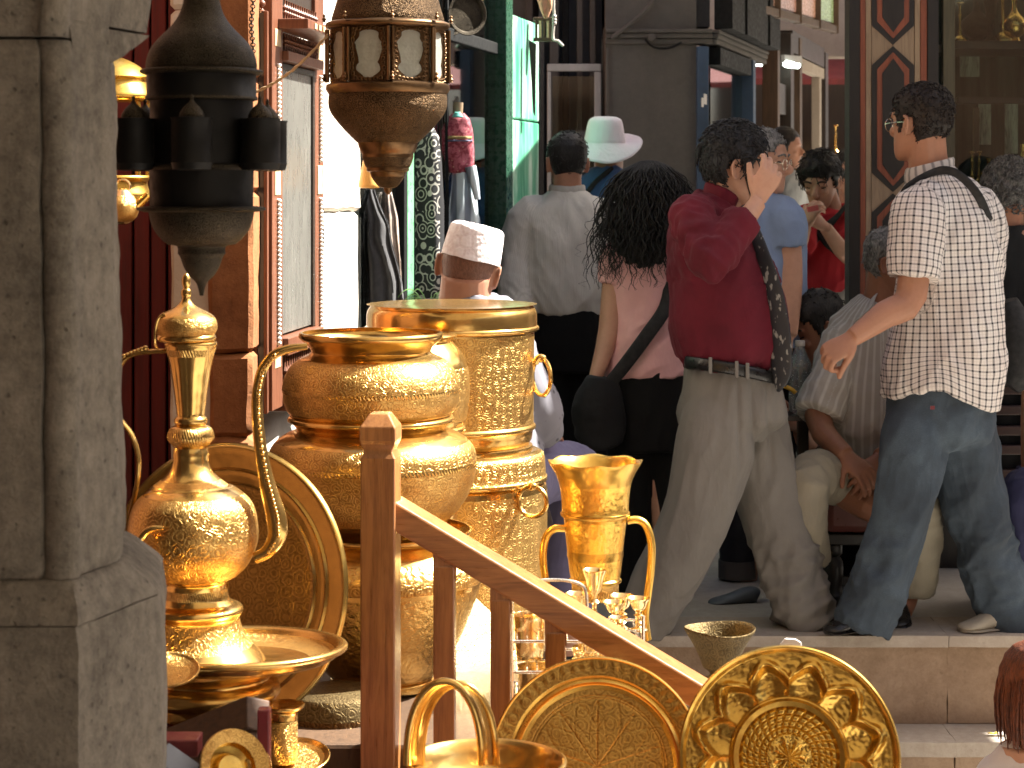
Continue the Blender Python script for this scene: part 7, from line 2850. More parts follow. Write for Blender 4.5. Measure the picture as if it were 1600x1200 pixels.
t_.tube([J(889, 480), J(890, 530), J(892, 580)], [(0.155, 0.125), (0.18, 0.135), (0.17, 0.13)], 22, side=(1, 0, 0))
t_.tube([J(862, 570), J(862, 690), J(858, 850)], [0.10, 0.085, 0.075], 16)
t_.tube([J(920, 570), J(922, 690), J(924, 850)], [0.10, 0.085, 0.075], 16)
fuse(t_, 'trousers', 0.009, c_blk, pr, 3, folds(0.008, 8, (0.2, 0, 1), 4, 43))
shoe('shoe', J(858, 855, -0.05), J(858, 846, 0.22), pr, M['black_leather'])
shoe('shoe', J(924, 855, -0.05), J(926, 846, 0.22), pr, M['black_leather'])

# =================================================== man in white hat
Y0 = 9.8
pr = person(950, 815, Y0, 'person in white floppy sun hat and blue shirt beyond the man in the pale shirt')
body = MB()
mxh = head_mx(J(951, 240), PI / 2 - 0.5, 0.05, 0.0, 0.92)
add_head(body, mxh, J(948, 300), 0.058)
body.tube([J(948, 290), J(945, 340), J(945, 420), J(945, 480), J(945, 530)], [(0.10, 0.08), (0.15, 0.1), (0.13, 0.1), (0.14, 0.1), (0.13, 0.1)], 14, side=(1, 0, 0))
body.tube([J(965, 310), J(1000, 320), J(1005, 400), J(1000, 470)], [0.05, 0.05, 0.042, 0.03], 12)
add_hand(body, J(1000, 472), Vector((0, -0.2, -1)), Vector((1, 0, 0)), False)
body.tube([J(930, 310), J(892, 320), J(888, 400), J(890, 470)], [0.05, 0.05, 0.042, 0.03], 12)
add_hand(body, J(890, 472), Vector((0, -0.2, -1)), Vector((-1, 0, 0)), True)
fuse(body, 'body', 0.007, SK_D, pr, 3)
add_hair('hair', mxh, HB, pr, thick=0.008, rough=0.003, seed=17)
s_ = MB()
s_.tube([J(948, 262), J(948, 276), J(946, 300), J(945, 350), J(945, 420), J(945, 500)], [(0.08, 0.07), (0.12, 0.09), (0.185, 0.115), (0.205, 0.13), (0.19, 0.13), (0.18, 0.13)], 24, side=(1, 0, 0))
s_.tube([J(975, 300), J(1000, 320), J(1004, 380)], [0.085, 0.08, 0.07], 14)
s_.tube([J(918, 300), J(892, 320), J(889, 380)], [0.085, 0.08, 0.07], 14)
fuse(s_, 'shirt', 0.009, cloth('navy_blue_cotton', (0.05, 0.085, 0.20), 0.3), pr, 3, folds(0.010, 9, (0.5, 0, 1), 3, 47))
strap('strap', [J(918, 300, -0.13), J(930, 285, -0.12), J(945, 272, -0.10), J(958, 263, -0.08)], 0.025, M['black_web'], pr)
t_ = MB()
t_.tube([J(945, 490), J(945, 560)], [(0.17, 0.13), (0.17, 0.13)], 18, side=(1, 0, 0))
t_.tube([J(922, 550), J(920, 815)], [0.09, 0.07], 14)
t_.tube([J(968, 550), J(972, 815)], [0.09, 0.07], 14)
fuse(t_, 'trousers', 0.012, cloth('dark_grey_cloth', (0.05, 0.05, 0.055)), pr, 2)
shoe('shoe', J(920, 816, -0.05), J(920, 812, 0.2), pr, M['black_leather'])
shoe('shoe', J(972, 816, -0.05), J(974, 812, 0.2), pr, M['black_leather'])
# hat: soft crown and floppy brim
sc9 = S(Y0)
hc = J(945, 224)
hp = [(0, 42), (13, 41.5), (20, 40), (25, 36.5), (27.5, 31), (29, 24), (31, 12), (33, 3), (33, 1), (41, -1), (51, -3), (59, -5)]
hp = smooth_prof([(r * sc9, z * sc9) for r, z in hp], 2)


def floppy(r, z, a, k):
    f = max(0, (r - 33 * sc9) / (21 * sc9))
    return r * (1 + 0.04 * math.sin(2 * a) * f + 0.01 * noise.noise(Vector((math.cos(a) * 2, math.sin(a) * 2, z * 20)))), z + f * (0.048 * math.sin(a) + 0.010 * math.cos(a) + 0.010 * math.sin(2 * a + 1.0)) + 0.003 * noise.noise(Vector((math.cos(a) * 3, math.sin(a) * 3, z * 40)))


o = MB().lathe(hp, 64, close=False, scallop=floppy).build('hat', cloth('white_hat_cotton', (0.74, 0.69, 0.74), 0.05), None, loc=hc, angle=180)
o.rotation_euler = (0.06, 0.02, 0)
o.modifiers.new('thickness', 'SOLIDIFY').thickness = 0.003
under(o, pr)

# =================================================== grey-haired man in blue t-shirt
Y0 = 7.95
pr = person(1190, 905, Y0, 'grey-haired man with glasses in light blue t-shirt half hidden behind the man in burgundy')
body = MB()
mxh = head_mx(J(1190, 254, 0.0), -0.45, -0.05, 0.0, 1.0)
add_head(body, mxh, J(1186, 320), 0.06)
body.tube([J(1186, 312), J(1188, 360), J(1190, 450), J(1190, 560)], [(0.10, 0.08), (0.13, 0.1), (0.13, 0.1), (0.12, 0.1)], 14, side=(1, 0, 0))
shl, elb, wri = J(1226, 345, -0.08), J(1234, 440, -0.10), J(1232, 525, -0.16)
body.tube([J(1205, 340), shl, elb, wri], [0.056, 0.054, 0.050, 0.034], 14)
add_hand(body, wri, Vector((-0.1, -0.2, -1)), Vector((1, -0.3, 0)), False)
body.tube([J(1160, 340), J(1140, 345, 0.05), J(1135, 440, 0.05), J(1140, 520, 0.0)], [0.056, 0.054, 0.046, 0.034], 14)
add_hand(body, J(1140, 522, 0), Vector((0, -0.2, -1)), Vector((-1, 0, 0)), True)
body.tube([J(1190, 540), J(1172, 640), J(1168, 870), J(1166, 925)], [0.10, 0.06, 0.045, 0.038], 12)
fuse(body, 'body', 0.006, SK_L, pr, 3)
add_hair('hair', mxh, HG, pr, thick=0.012, rough=0.006, seed=22, tuft=120, tuft_len=0.02)
add_eyes(mxh, pr, mat=HG)
mb = MB()
for s in (-1, 1):
    q = ring_mb((0.106, 0.033 * s, -0.004), 0.021, 0.0014, axis=(1, 0.12 * s, 0), n=20, m=6)
    mb.add(q.v, q.f)
    mb.tube([(0.106, 0.053 * s, 0.0), (0.05, 0.078 * s, 0.004), (-0.01, 0.082 * s, 0.006)], 0.0016, 6)
mb.tube([(0.108, -0.012, 0.0), (0.112, 0, 0.003), (0.108, 0.012, 0.0)], 0.0014, 6)
mb.xform(mxh)
o = mb.build('spectacles', M['wire'])
under(o, pr)
c_blue = cloth('light_blue_cotton', (0.20, 0.27, 0.41), 0.10)
s_ = MB()
s_.tube([J(1187, 300), J(1187, 314), J(1188, 335), J(1189, 385), J(1190, 450), J(1190, 540)], [(0.075, 0.07), (0.12, 0.09), (0.165, 0.12), (0.175, 0.145), (0.175, 0.15), (0.175, 0.15)], 24, side=(1, 0, 0))
s_.tube([J(1208, 332), shl, shl.lerp(elb, 0.42)], [0.082, 0.084, 0.080], 18)
s_.tube([J(1160, 335), J(1140, 345, 0.05), J(1137, 400, 0.05)], [0.082, 0.084, 0.08], 18)
fuse(s_, 't_shirt', 0.008, c_blue, pr, 3, folds(0.008, 9, (0.4, 0, 1), 3, 51))
t_ = MB()
t_.tube([J(1190, 530), J(1190, 600)], [(0.165, 0.13), (0.17, 0.14)], 18, side=(1, 0, 0))
t_.tube([J(1165, 590), J(1158, 740), J(1152, 895)], [0.095, 0.082, 0.07], 14)
t_.tube([J(1212, 590, 0.1), J(1212, 740, 0.15), J(1190, 890, 0.2)], [0.095, 0.08, 0.068], 14)
fuse(t_, 'trousers', 0.009, cloth('dark_denim', (0.03, 0.033, 0.04), 0.3), pr, 3, folds(0.008, 8, (0.2, 0, 1), 3, 52))
o = MB().tube([J(1152, 874), J(1152, 902)], [0.074, 0.074], 18, smooth=1).build('trouser_cuff', cloth('grey_cuff', (0.12, 0.115, 0.11)))
under(o, pr)
c_sand = simple('blue_grey_shoe_leather', (0.06, 0.075, 0.09), 0.5)
shoe('shoe', J(1182, 945, -0.42), J(1108, 948, -0.44), pr, c_sand)
shoe('shoe', J(1172, 918, 0.05), J(1122, 912, 0.04), pr, c_sand)

# =================================================== man in red t-shirt
Y0 = 9.6
pr = person(1285, 800, Y0, 'young man in red t-shirt with black cross straps looking down at something in his hands')
body = MB()
mxh = head_mx(J(1283, 284, 0.0), -PI / 2 - 0.45, -0.35, 0.0, 1.0)
add_head(body, mxh, J(1298, 335, 0.05), 0.056)
body.tube([J(1296, 330, 0.05), J(1292, 370, 0.05), J(1288, 440, 0.05), J(1288, 500, 0.05)], [(0.10, 0.08), (0.14, 0.1), (0.12, 0.1), (0.12, 0.1)], 14, side=(1, 0, 0))
shl, elb, wri = J(1328, 352, 0.02), J(1326, 400, -0.12), J(1290, 356, -0.24)
body.tube([J(1310, 350, 0.03), shl, elb, wri], [0.055, 0.052, 0.044, 0.03], 14)
add_hand(body, wri, Vector((-0.8, -0.25, 0.5)), Vector((0.5, -0.7, 0.4)), True, curls=[(0.7, 0.9, 0.6)] * 4, thumb=0.6)
shr, elr, wrr = J(1256, 352, -0.02), J(1244, 398, -0.14), J(1258, 354, -0.26)
body.tube([J(1270, 350, 0.03), shr, elr, wrr], [0.055, 0.052, 0.044, 0.03], 14)
add_hand(body, wrr, Vector((0.35, -0.2, 0.8)), Vector((-0.6, -0.6, 0.3)), False, curls=[(0.7, 0.9, 0.6)] * 4, thumb=0.6)
fuse(body, 'body', 0.0055, SK_L, pr, 2)
add_hair('hair', mxh, HB, pr, lambda a: hairline_short(a) - (0.022 if abs(a) < 0.8 else 0.0), thick=0.022, rough=0.012, seed=25, top=0.006, tuft=260, tuft_len=0.04)
add_eyes(mxh, pr, mat=HB, closed=True)
c_red = cloth('red_cotton', (0.42, 0.025, 0.035), 0.12)
s_ = MB()
s_.tube([J(1297, 325, 0.04), J(1295, 336, 0.04), J(1292, 352, 0.04), J(1290, 385, 0.04), J(1288, 420, 0.04), J(1287, 456, 0.04)], [(0.075, 0.07), (0.12, 0.09), (0.165, 0.11), (0.165, 0.125), (0.150, 0.12), (0.150, 0.12)], 24, side=(1, 0, 0))
s_.tube([J(1312, 345, 0.03), shl, shl.lerp(elb, 0.75)], [0.085, 0.085, 0.08], 16)
s_.tube([J(1270, 345, 0.03), shr, shr.lerp(elr, 0.7)], [0.085, 0.085, 0.08], 16)
fuse(s_, 't_shirt', 0.008, c_red, pr, 3, folds(0.008, 9, (0.8, 0, 1), 3, 61))
strap('bag_strap', [J(1324, 318, -0.06), J(1308, 338, -0.09), J(1285, 362, -0.095), J(1262, 388, -0.09), J(1246, 410, -0.06)], 0.036, M['black_web'], pr, side=(1, 0, 0.8))
strap('bag_strap', [J(1270, 352, -0.09), J(1290, 378, -0.10), J(1308, 398, -0.09), J(1322, 412, -0.07)], 0.034, M['black_web'], pr, side=(1, 0, -0.8))
t_ = MB()
t_.tube([J(1287, 448, 0.04), J(1287, 510, 0.04)], [(0.145, 0.11), (0.16, 0.12)], 18, side=(1, 0, 0))
t_.tube([J(1265, 500, 0.04), J(1262, 640, 0.04), J(1260, 795, 0.04)], [0.09, 0.08, 0.07], 14)
t_.tube([J(1310, 500, 0.04), J(1314, 640, 0.04), J(1316, 795, 0.04)], [0.09, 0.08, 0.07], 14)
fuse(t_, 'trousers', 0.010, cloth('pale_grey_trousers', (0.36, 0.35, 0.32)), pr, 3, folds(0.008, 8, (0.2, 0, 1), 3, 62))
shoe('shoe', J(1260, 800, 0.1), J(1255, 802, -0.15), pr, M['black_leather'])
shoe('shoe', J(1316, 800, 0.1), J(1318, 802, -0.15), pr, M['black_leather'])
slip = MB().box(J(1270, 326, -0.36), (0.052, 0.008, 0.024), rot=Matrix.Rotation(-0.2, 3, 'Y')).build('pink_ticket', simple('pink_paper', (0.75, 0.17, 0.15), 0.6), smooth=False)
tag(slip, 'small pink slip held by the man in the red t-shirt', 'ticket')

# =================================================== man in sunglasses
Y0 = 10.6
pr = person(1326, 750, Y0, 'man in dark sunglasses and dotted shirt half hidden behind the inlaid column')
body = MB()
mxh = head_mx(J(1326, 274), -PI / 2 + 0.1, 0.0, 0.0, 1.0)
add_head(body, mxh, J(1330, 325), 0.056)
body.tube([J(1330, 320), J(1332, 360), J(1332, 430), J(1332, 470)], [(0.10, 0.08), (0.14, 0.1), (0.12, 0.1), (0.12, 0.1)], 14, side=(1, 0, 0))
for s, xx in ((1, 1372), (-1, 1296)):
    body.tube([J(1332, 340), J(xx, 345), J(xx, 410), J(xx, 470, -0.05)], [0.05, 0.05, 0.042, 0.03], 12)
    add_hand(body, J(xx, 472, -0.05), Vector((0, -0.2, -1)), Vector((s, 0, 0)), s > 0)
fuse(body, 'body', 0.007, SK_L, pr, 2)
add_hair('hair', mxh, HB, pr, thick=0.012, rough=0.006, seed=33)
mb = MB()
for s in (-1, 1):
    mb.ball((0.098, 0.034 * s, 0.0), (0.006, 0.028, 0.018), 14, 8)
    mb.tube([(0.096, 0.056 * s, 0.004), (0.05, 0.080 * s, 0.006), (-0.01, 0.084 * s, 0.008)], 0.0025, 6)
mb.tube([(0.104, -0.012, 0.004), (0.108, 0, 0.006), (0.104, 0.012, 0.004)], 0.0025, 6)
mb.xform(mxh)
o = mb.build('sunglasses', simple('black_lens', (0.006, 0.006, 0.007), 0.1), angle=60)
under(o, pr)
s_ = MB()
s_.tube([J(1330, 318), J(1331, 328), J(1332, 345), J(1332, 390), J(1332, 460)], [(0.075, 0.07), (0.12, 0.09), (0.17, 0.11), (0.17, 0.12), (0.165, 0.12)], 22, side=(1, 0, 0))
for xx in (1372, 1296):
    s_.tube([J(1332 + (xx - 1332) * 0.6, 340), J(xx, 345), J(xx, 400)], [0.08, 0.078, 0.07], 14)
fuse(s_, 'shirt', 0.009, simple('dotted_shirt_cloth', (0.55, 0.55, 0.53), 0.8, var=0.9, scale=32, col2=(0.03, 0.03, 0.035)), pr, 2)
t_ = MB()
t_.tube([J(1332, 450), J(1332, 500)], [(0.155, 0.12), (0.16, 0.12)], 18, side=(1, 0, 0))
t_.tube([J(1312, 490), J(1312, 745)], [0.09, 0.07], 14)
t_.tube([J(1352, 490), J(1352, 745)], [0.09, 0.07], 14)
fuse(t_, 'trousers', 0.012, cloth('dark_trousers', (0.05, 0.05, 0.055)), pr, 2)
for xx in (1312, 1352):
    shoe('shoe', J(xx, 750, 0.1), J(xx, 752, -0.15), pr, M['black_leather'])

# =================================================== man in the doorway
Y0 = 12.6
pr = person(1236, 675, Y0, 'man in pale grey shirt standing in the brown shop doorway')
body = MB()
mxh = head_mx(J(1226, 232), -0.35, -0.05, 0.0, 1.0)
add_head(body, mxh, J(1222, 275), 0.056)
body.tube([J(1222, 270), J(1224, 310), J(1225, 360), J(1225, 400)], [(0.10, 0.08), (0.14, 0.1), (0.12, 0.1), (0.12, 0.1)], 14, side=(1, 0, 0))
body.tube([J(1228, 285, -0.05), J(1234, 292, -0.12), J(1236, 345, -0.12), J(1240, 395, -0.2)], [0.05, 0.05, 0.042, 0.03], 12)
add_hand(body, J(1240, 395, -0.2), Vector((0, -0.2, -1)), Vector((1, 0, 0)), False)
fuse(body, 'body', 0.008, SK_M, pr, 2)
add_hair('hair', mxh, HBR, pr, thick=0.01, rough=0.004, seed=36)
s_ = MB()
s_.tube([J(1222, 268), J(1223, 278), J(1225, 295), J(1226, 330), J(1226, 390)], [(0.075, 0.07), (0.12, 0.09), (0.16, 0.14), (0.17, 0.15), (0.165, 0.15)], 22, side=(1, 0, 0))
s_.tube([J(1230, 285, -0.05), J(1236, 292, -0.12), J(1240, 345, -0.13)], [0.085, 0.085, 0.075], 14)
fuse(s_, 'shirt', 0.010, cloth('pale_grey_cotton', (0.36, 0.37, 0.36)), pr, 2, folds(0.01, 8, (0.5, 0, 1), 3, 71))
t_ = MB()
t_.tube([J(1226, 380), J(1226, 430)], [(0.155, 0.12), (0.16, 0.12)], 18, side=(1, 0, 0))
t_.tube([J(1215, 420), J(1215, 670)], [0.09, 0.07], 14)
t_.tube([J(1238, 420), J(1238, 670)], [0.09, 0.07], 14)
fuse(t_, 'trousers', 0.012, cloth('dark_trousers', (0.05, 0.05, 0.055)), pr, 2)
for xx in (1215, 1238):
    shoe('shoe', J(xx, 676, 0.1), J(xx + 20, 678, -0.1), pr, M['black_leather'])

# =================================================== seated man in pale striped shirt
Y0 = 7.5
pr = person(1340, 940, Y0, 'grey-haired man in pale striped shirt sitting with clasped hands behind the checked shirt man')
body = MB()
mxh = head_mx(J(1392, 414, 0.05), -PI / 2 - 0.55 + 0.9, -0.10, 0.0, 1.0)
mxh = head_mx(J(1392, 412, 0.05), -0.35, -0.10, 0.0, 1.0)
add_head(body, mxh, J(1375, 480, 0.08), 0.062)
body.tube([J(1372, 478, 0.08), J(1362, 540, 0.08), J(1358, 620, 0.08), J(1362, 720, 0.10)], [(0.10, 0.09), (0.15, 0.11), (0.15, 0.12), (0.15, 0.12)], 16, side=(1, 0, 0))
shl, elb, wri = J(1322, 536, 0.02), J(1278, 652, -0.12), J(1322, 712, -0.28)
body.tube([J(1320, 530, 0.05), shl, elb, wri], [0.058, 0.055, 0.050, 0.034], 14)
add_hand(body, J(1322, 712, -0.28), Vector((0.55, -0.45, -0.55)), Vector((0.1, -0.75, 0.6)), True, s=1.05, spread=0.12, curls=[(0.35, 0.5, 0.4), (0.5, 0.6, 0.4), (0.55, 0.6, 0.4), (0.45, 0.5, 0.4)], thumb=0.4)
shr, elr, wrr = J(1438, 535, 0.08), J(1440, 660, -0.02), J(1376, 716, -0.26)
body.tube([J(1412, 530, 0.08), shr, elr, wrr], [0.058, 0.055, 0.050, 0.036], 14)
add_hand(body, J(1374, 718, -0.27), Vector((-0.6, -0.35, -0.5)), Vector((0.2, -0.8, 0.5)), False, s=1.05, spread=0.14, curls=[(0.35, 0.5, 0.4), (0.5, 0.6, 0.4), (0.55, 0.6, 0.4), (0.45, 0.5, 0.4)], thumb=0.4)
body.tube([J(1360, 740, 0.05), J(1330, 770, -0.2), J(1428, 830, -0.28), J(1418, 925, -0.24), J(1408, 955, -0.28)], [0.08, 0.07, 0.05, 0.042, 0.04], 12)
fuse(body, 'body', 0.005, SK_D, pr, 3)
add_hair('hair', mxh, HG, pr, thick=0.009, rough=0.005, seed=44, tuft=160, tuft_len=0.016)
add_eyes(mxh, pr, mat=HG)
c_ps = stripe_mat('pale_striped_shirt_cloth', (0.40, 0.37, 0.33), (0.62, 0.60, 0.56), 0.032, 0.010, 0.55)
s_ = MB()
s_.tube([J(1376, 470, 0.08), J(1372, 484, 0.08), J(1370, 510, 0.07), J(1364, 560, 0.06), J(1360, 620, 0.04), J(1362, 670, 0.03), J(1364, 700, 0.04)], [(0.08, 0.075), (0.11, 0.10), (0.165, 0.13), (0.185, 0.155), (0.185, 0.175), (0.18, 0.175), (0.165, 0.15)], 28, side=(1, 0, 0))
s_.tube([J(1342, 526, 0.05), shl, shl.lerp(elb, 0.55), shl.lerp(elb, 0.98)], [0.080, 0.082, 0.088, 0.094], 18)
s_.tube([J(1412, 525, 0.08), shr, shr.lerp(elr, 0.9)], [0.085, 0.088, 0.082], 18)
f1 = folds(0.013, 9, (1, 0, 0.55), 3.2, 81)
f2 = folds(0.010, 9, (-0.5, 0, 1), 3.2, 82)
fuse(s_, 'shirt', 0.0075, c_ps, pr, 3, lambda c, nn: f1(c, nn) * 0.9 + f2(c, nn) * 0.5, pat=[(J(1370, 480, .06), J(1362, 720, .05), (0, 1, 0), 0.19), (shl, elb, (0, 1, 0), 0.085), (shr, elr, (0, 1, 0), 0.085)])
o = MB().tube([J(1335, 506, -0.02), J(1352, 488, 0.0), J(1364, 466, 0.03), J(1372, 458, 0.08)], [(0.03, 0.005)] * 4, 10, side=(0.6, -0.3, 0.8)).build('collar', cloth('pale_collar', (0.45, 0.43, 0.40)), angle=180)
under(o, pr)
c_kh = cloth('khaki_cotton', (0.26, 0.235, 0.18), 0.12)
t_ = MB()
t_.tube([J(1364, 690, 0.05), J(1364, 740, 0.06), J(1364, 772, 0.06)], [(0.17, 0.15), (0.19, 0.17), (0.17, 0.15)], 22, side=(1, 0, 0))
t_.tube([J(1335, 745, 0.0), J(1295, 745, -0.18), J(1262, 752, -0.34), J(1258, 800, -0.36), J(1270, 880, -0.30)], [0.105, 0.10, 0.085, 0.08, 0.07], 18)
t_.tube([J(1395, 748, 0.0), J(1415, 755, -0.20), J(1432, 790, -0.32), J(1436, 860, -0.28), J(1430, 925, -0.24)], [0.105, 0.10, 0.085, 0.072, 0.068], 18)
fuse(t_, 'trousers', 0.008, c_kh, pr, 3, folds(0.012, 9, (1, 0, -0.3), 3, 83))
mb = MB()
mb.tube([J(1362, 698, 0.04) + Vector((0.168 * math.cos(a), 0.152 * math.sin(a), 0)) for a in np.linspace(0, 2 * PI, 33)[:-1]], [(0.018, 0.005)] * 32, 8, side=(0, 0, 1), smooth=1, closed=True)
o = mb.build('belt', M['black_leather'], angle=180)
under(o, pr)
shoe('shoe', J(1412, 968, -0.36) + Vector((0, 0.12, 0)), J(1402, 985, -0.42), pr, M['black_leather'])
shoe('shoe', J(1275, 925, -0.26), J(1230, 945, -0.36), pr, M['black_leather'])
# stool
so = thing('padded_stool', J(1340, 940, 0.1), 'dark wooden stool with red-brown padded seat under the seated man', 'stool')
sx0, sx1 = J(1282, 0).x, J(1420, 0).x
zs0, zs1 = J(0, 826, 0).z, J(0, 768, 0).z
o = MB().box(((sx0 + sx1) / 2, Y0 + 0.06, (zs0 + zs1) / 2), (sx1 - sx0, 0.36, zs1 - zs0)).build('seat_cushion', simple('red_brown_leather', (0.115, 0.035, 0.028), 0.4, bump=0.15), bevel=0.03)
under(o, so)
o = MB().box(((sx0 + sx1) / 2, Y0 + 0.06, zs0 - 0.022), (sx1 - sx0 - 0.02, 0.34, 0.04)).build('seat_frame', M['inlay_black'], smooth=False, bevel=0.004)
under(o, so)
for x in (sx0 + 0.035, sx1 - 0.035):
    for y in (Y0 - 0.09, Y0 + 0.21):
        zt = zs0 - 0.042
        prof = smooth_prof([(0.030, zt), (0.030, zt * 0.86), (0.020, zt * 0.82), (0.032, zt * 0.74), (0.034, zt * 0.5), (0.026, zt * 0.28), (0.034, zt * 0.2), (0.022, zt * 0.1), (0.028, 0.0)], 2)
        o = MB().lathe(prof, 18).build('leg', M['inlay_black'], None, loc=(x, y, 0.0), angle=60)
        under(o, so)
o = MB().box(((sx0 + sx1) / 2, Y0 - 0.09, 0.10), (sx1 - sx0 - 0.10, 0.025, 0.035)).build('stretcher', M['inlay_black'], smooth=False, bevel=0.003)
under(o, so)

# =================================================== man with cropped black hair bending
Y0 = 7.95
pr = person(1290, 900, Y0, 'man with cropped black hair bending his head down behind the seated man')
body = MB()
mxh = head_mx(J(1280, 512, -0.05), PI + 0.25, -0.38, 0.0, 1.12)
add_head(body, mxh, J(1318, 575, 0.08), 0.062)
body.tube([J(1318, 570, 0.08), J(1330, 620, 0.1), J(1330, 680, 0.1), J(1325, 740, 0.1)], [(0.10, 0.09), (0.15, 0.11), (0.15, 0.12), (0.15, 0.12)], 16, side=(1, 0, 0))
body.tube([J(1300, 600, 0.0), J(1278, 640, -0.05), J(1262, 690, -0.1), J(1250, 668, -0.2)], [0.05, 0.048, 0.042, 0.03], 12)
add_hand(body, J(1250, 668, -0.2), Vector((-0.6, -0.4, 0.4)), Vector((0, -0.8, 0.5)), True, curls=[(0.6, 0.7, 0.5)] * 4)
fuse(body, 'body', 0.0055, SK_D, pr, 3)
add_hair('hair', mxh, HB, pr, thick=0.008, rough=0.003, seed=55, tuft=120, tuft_len=0.012)
add_eyes(mxh, pr, closed=True)
s_ = MB()
s_.tube([J(1322, 565, 0.08), J(1328, 590, 0.09), J(1330, 630, 0.1), J(1328, 700, 0.1), J(1326, 755, 0.1)], [(0.09, 0.08), (0.16, 0.12), (0.19, 0.15), (0.18, 0.15), (0.17, 0.15)], 22, side=(1, 0, 0))
s_.tube([J(1305, 595, 0.02), J(1278, 640, -0.05), J(1268, 675, -0.08)], [0.085, 0.08, 0.07], 16)
fuse(s_, 'shirt', 0.010, cloth('dusky_purple_shirt_cloth', (0.16, 0.11, 0.12), 0.3), pr, 2, folds(0.010, 9, (0.8, 0, 1), 3, 91))
t_ = MB()
t_.tube([J(1326, 745, 0.1), J(1326, 790, 0.1)], [(0.17, 0.15), (0.17, 0.15)], 20, side=(1, 0, 0))
t_.tube([J(1310, 780, 0.08), J(1290, 790, -0.1), J(1285, 900, -0.08)], [0.10, 0.085, 0.07], 16)
t_.tube([J(1340, 780, 0.08), J(1345, 790, -0.1), J(1345, 900, -0.08)], [0.10, 0.085, 0.07], 16)
fuse(t_, 'trousers', 0.011, c_blk, pr, 2)
shoe('shoe', J(1285, 905, -0.05), J(1280, 915, -0.25), pr, M['black_leather'])
shoe('shoe', J(1345, 905, -0.05), J(1345, 915, -0.25), pr, M['black_leather'])
sx = J(1326, 800, 0.12)
o = MB().box((sx.x, sx.y, sx.z / 2), (0.36, 0.30, sx.z)).build('crate_seat', M['wood_dark'], smooth=False, bevel=0.01)
tag(o, 'dark wooden box seat under the man bending his head', 'box seat')
# water bottle
bt = thing('water_bottle', P(1247, 640, 7.55), 'clear plastic water bottle in front of the bending man', 'bottle')
M['plastic'] = simple('clear_blueish_plastic', (0.55, 0.62, 0.62), 0.15, var=0.25, scale=20)
M['plastic'].node_tree.nodes['Principled BSDF'].inputs['Transmission Weight'].default_value = 0.75
turned('bottle_body', 1250, 7.55, [(7, 540), (8, 546), (8, 546), (12, 556), (17, 566), (18, 572), (18, 572), (17, 576), (18, 580), (17, 585), (18, 590), (17, 595), (18, 600), (17, 606), (18, 612), (18, 640), (15, 645)], [M['plastic']], bt, n=28, k=1)
turned('cap', 1250, 7.55, [(7.5, 532), (8, 534), (8, 540), (7, 541)], [M['white_old']], bt, n=20, k=1)
tbx = P(1250, 645, 7.55)
tt = thing('small_stand', tbx, 'small dark stand holding the water bottle', 'stand')
o = MB().box((tbx.x, 7.55, tbx.z - 0.012), (0.16, 0.16, 0.02)).build('stand_top', M['wood_dark'], smooth=False, bevel=0.003)
under(o, tt)
o = MB().box((tbx.x + 0.02, 7.62, (tbx.z - 0.022) / 2), (0.04, 0.04, tbx.z - 0.024)).build('stand_leg', M['wood_dark'], smooth=False, bevel=0.003)
under(o, tt)
o = MB().tube([P(1222, 602, 7.49), P(1236, 608, 7.49), P(1243, 614, 7.49)], 0.008, 10).build('pencil', simple('yellow_black_paint', (0.6, 0.35, 0.03), 0.4))
tag(o, 'yellow and black pen lying beside the water bottle', 'pen')

# =================================================== seated man in white skullcap
Y0 = 6.15
pr = person(745, 1000, Y0, 'man in white knitted skullcap seated with his back turned behind the brass containers')
body = MB()
mxh = head_mx(J(732, 420, 0.0), PI / 2 - 0.10, -0.06, 0.22, 1.07)
add_head(body, mxh, J(726, 490, 0.0), 0.078)
body.tube([J(728, 482), J(735, 540), J(745, 640), J(750, 720)], [(0.12, 0.09), (0.16, 0.11), (0.16, 0.13), (0.16, 0.13)], 16, side=(1, 0, 0))
body.tube([J(770, 525), J(796, 545, 0.02), J(840, 645, 0.05), J(852, 690, 0.22)], [0.058, 0.056, 0.05, 0.035], 14)
add_hand(body, J(852, 690, 0.22), Vector((0.2, 0.9, 0.0)), Vector((0, 0.0, 1)), False)
body.tube([J(680, 520), J(634, 530, 0.02), J(628, 640, 0.05), J(650, 690, 0.22)], [0.058, 0.056, 0.05, 0.035], 14)
add_hand(body, J(650, 690, 0.22), Vector((0.2, 0.9, 0.0)), Vector((0, 0.0, 1)), True)
body.tube([J(750, 700), J(800, 765, 0.05), J(885, 750, 0.36), J(886, 960, 0.3), J(886, 1020, 0.3)], [0.12, 0.07, 0.055, 0.05, 0.04], 12)
fuse(body, 'body', 0.0055, SK_M, pr, 3)


def cap_line(a):
    return hairline_short(a) if abs(a) > 1.3 else 0.05


add_hair('hair', mxh, hair_mat('shaved_brown_hair', (0.12, 0.055, 0.036), (0.20, 0.095, 0.062)), pr, cap_line, thick=0.0025, rough=0.002, seed=66, freq=90)
# cap: round knitted pill-box
cp = smooth_prof([(0.0, 0.172), (0.05, 0.172), (0.072, 0.168), (0.081, 0.160), (0.081, 0.160), (0.083, 0.154), (0.0865, 0.125), (0.0895, 0.09), (0.0905, 0.072), (0.0905, 0.072), (0.087, 0.071)], 2)


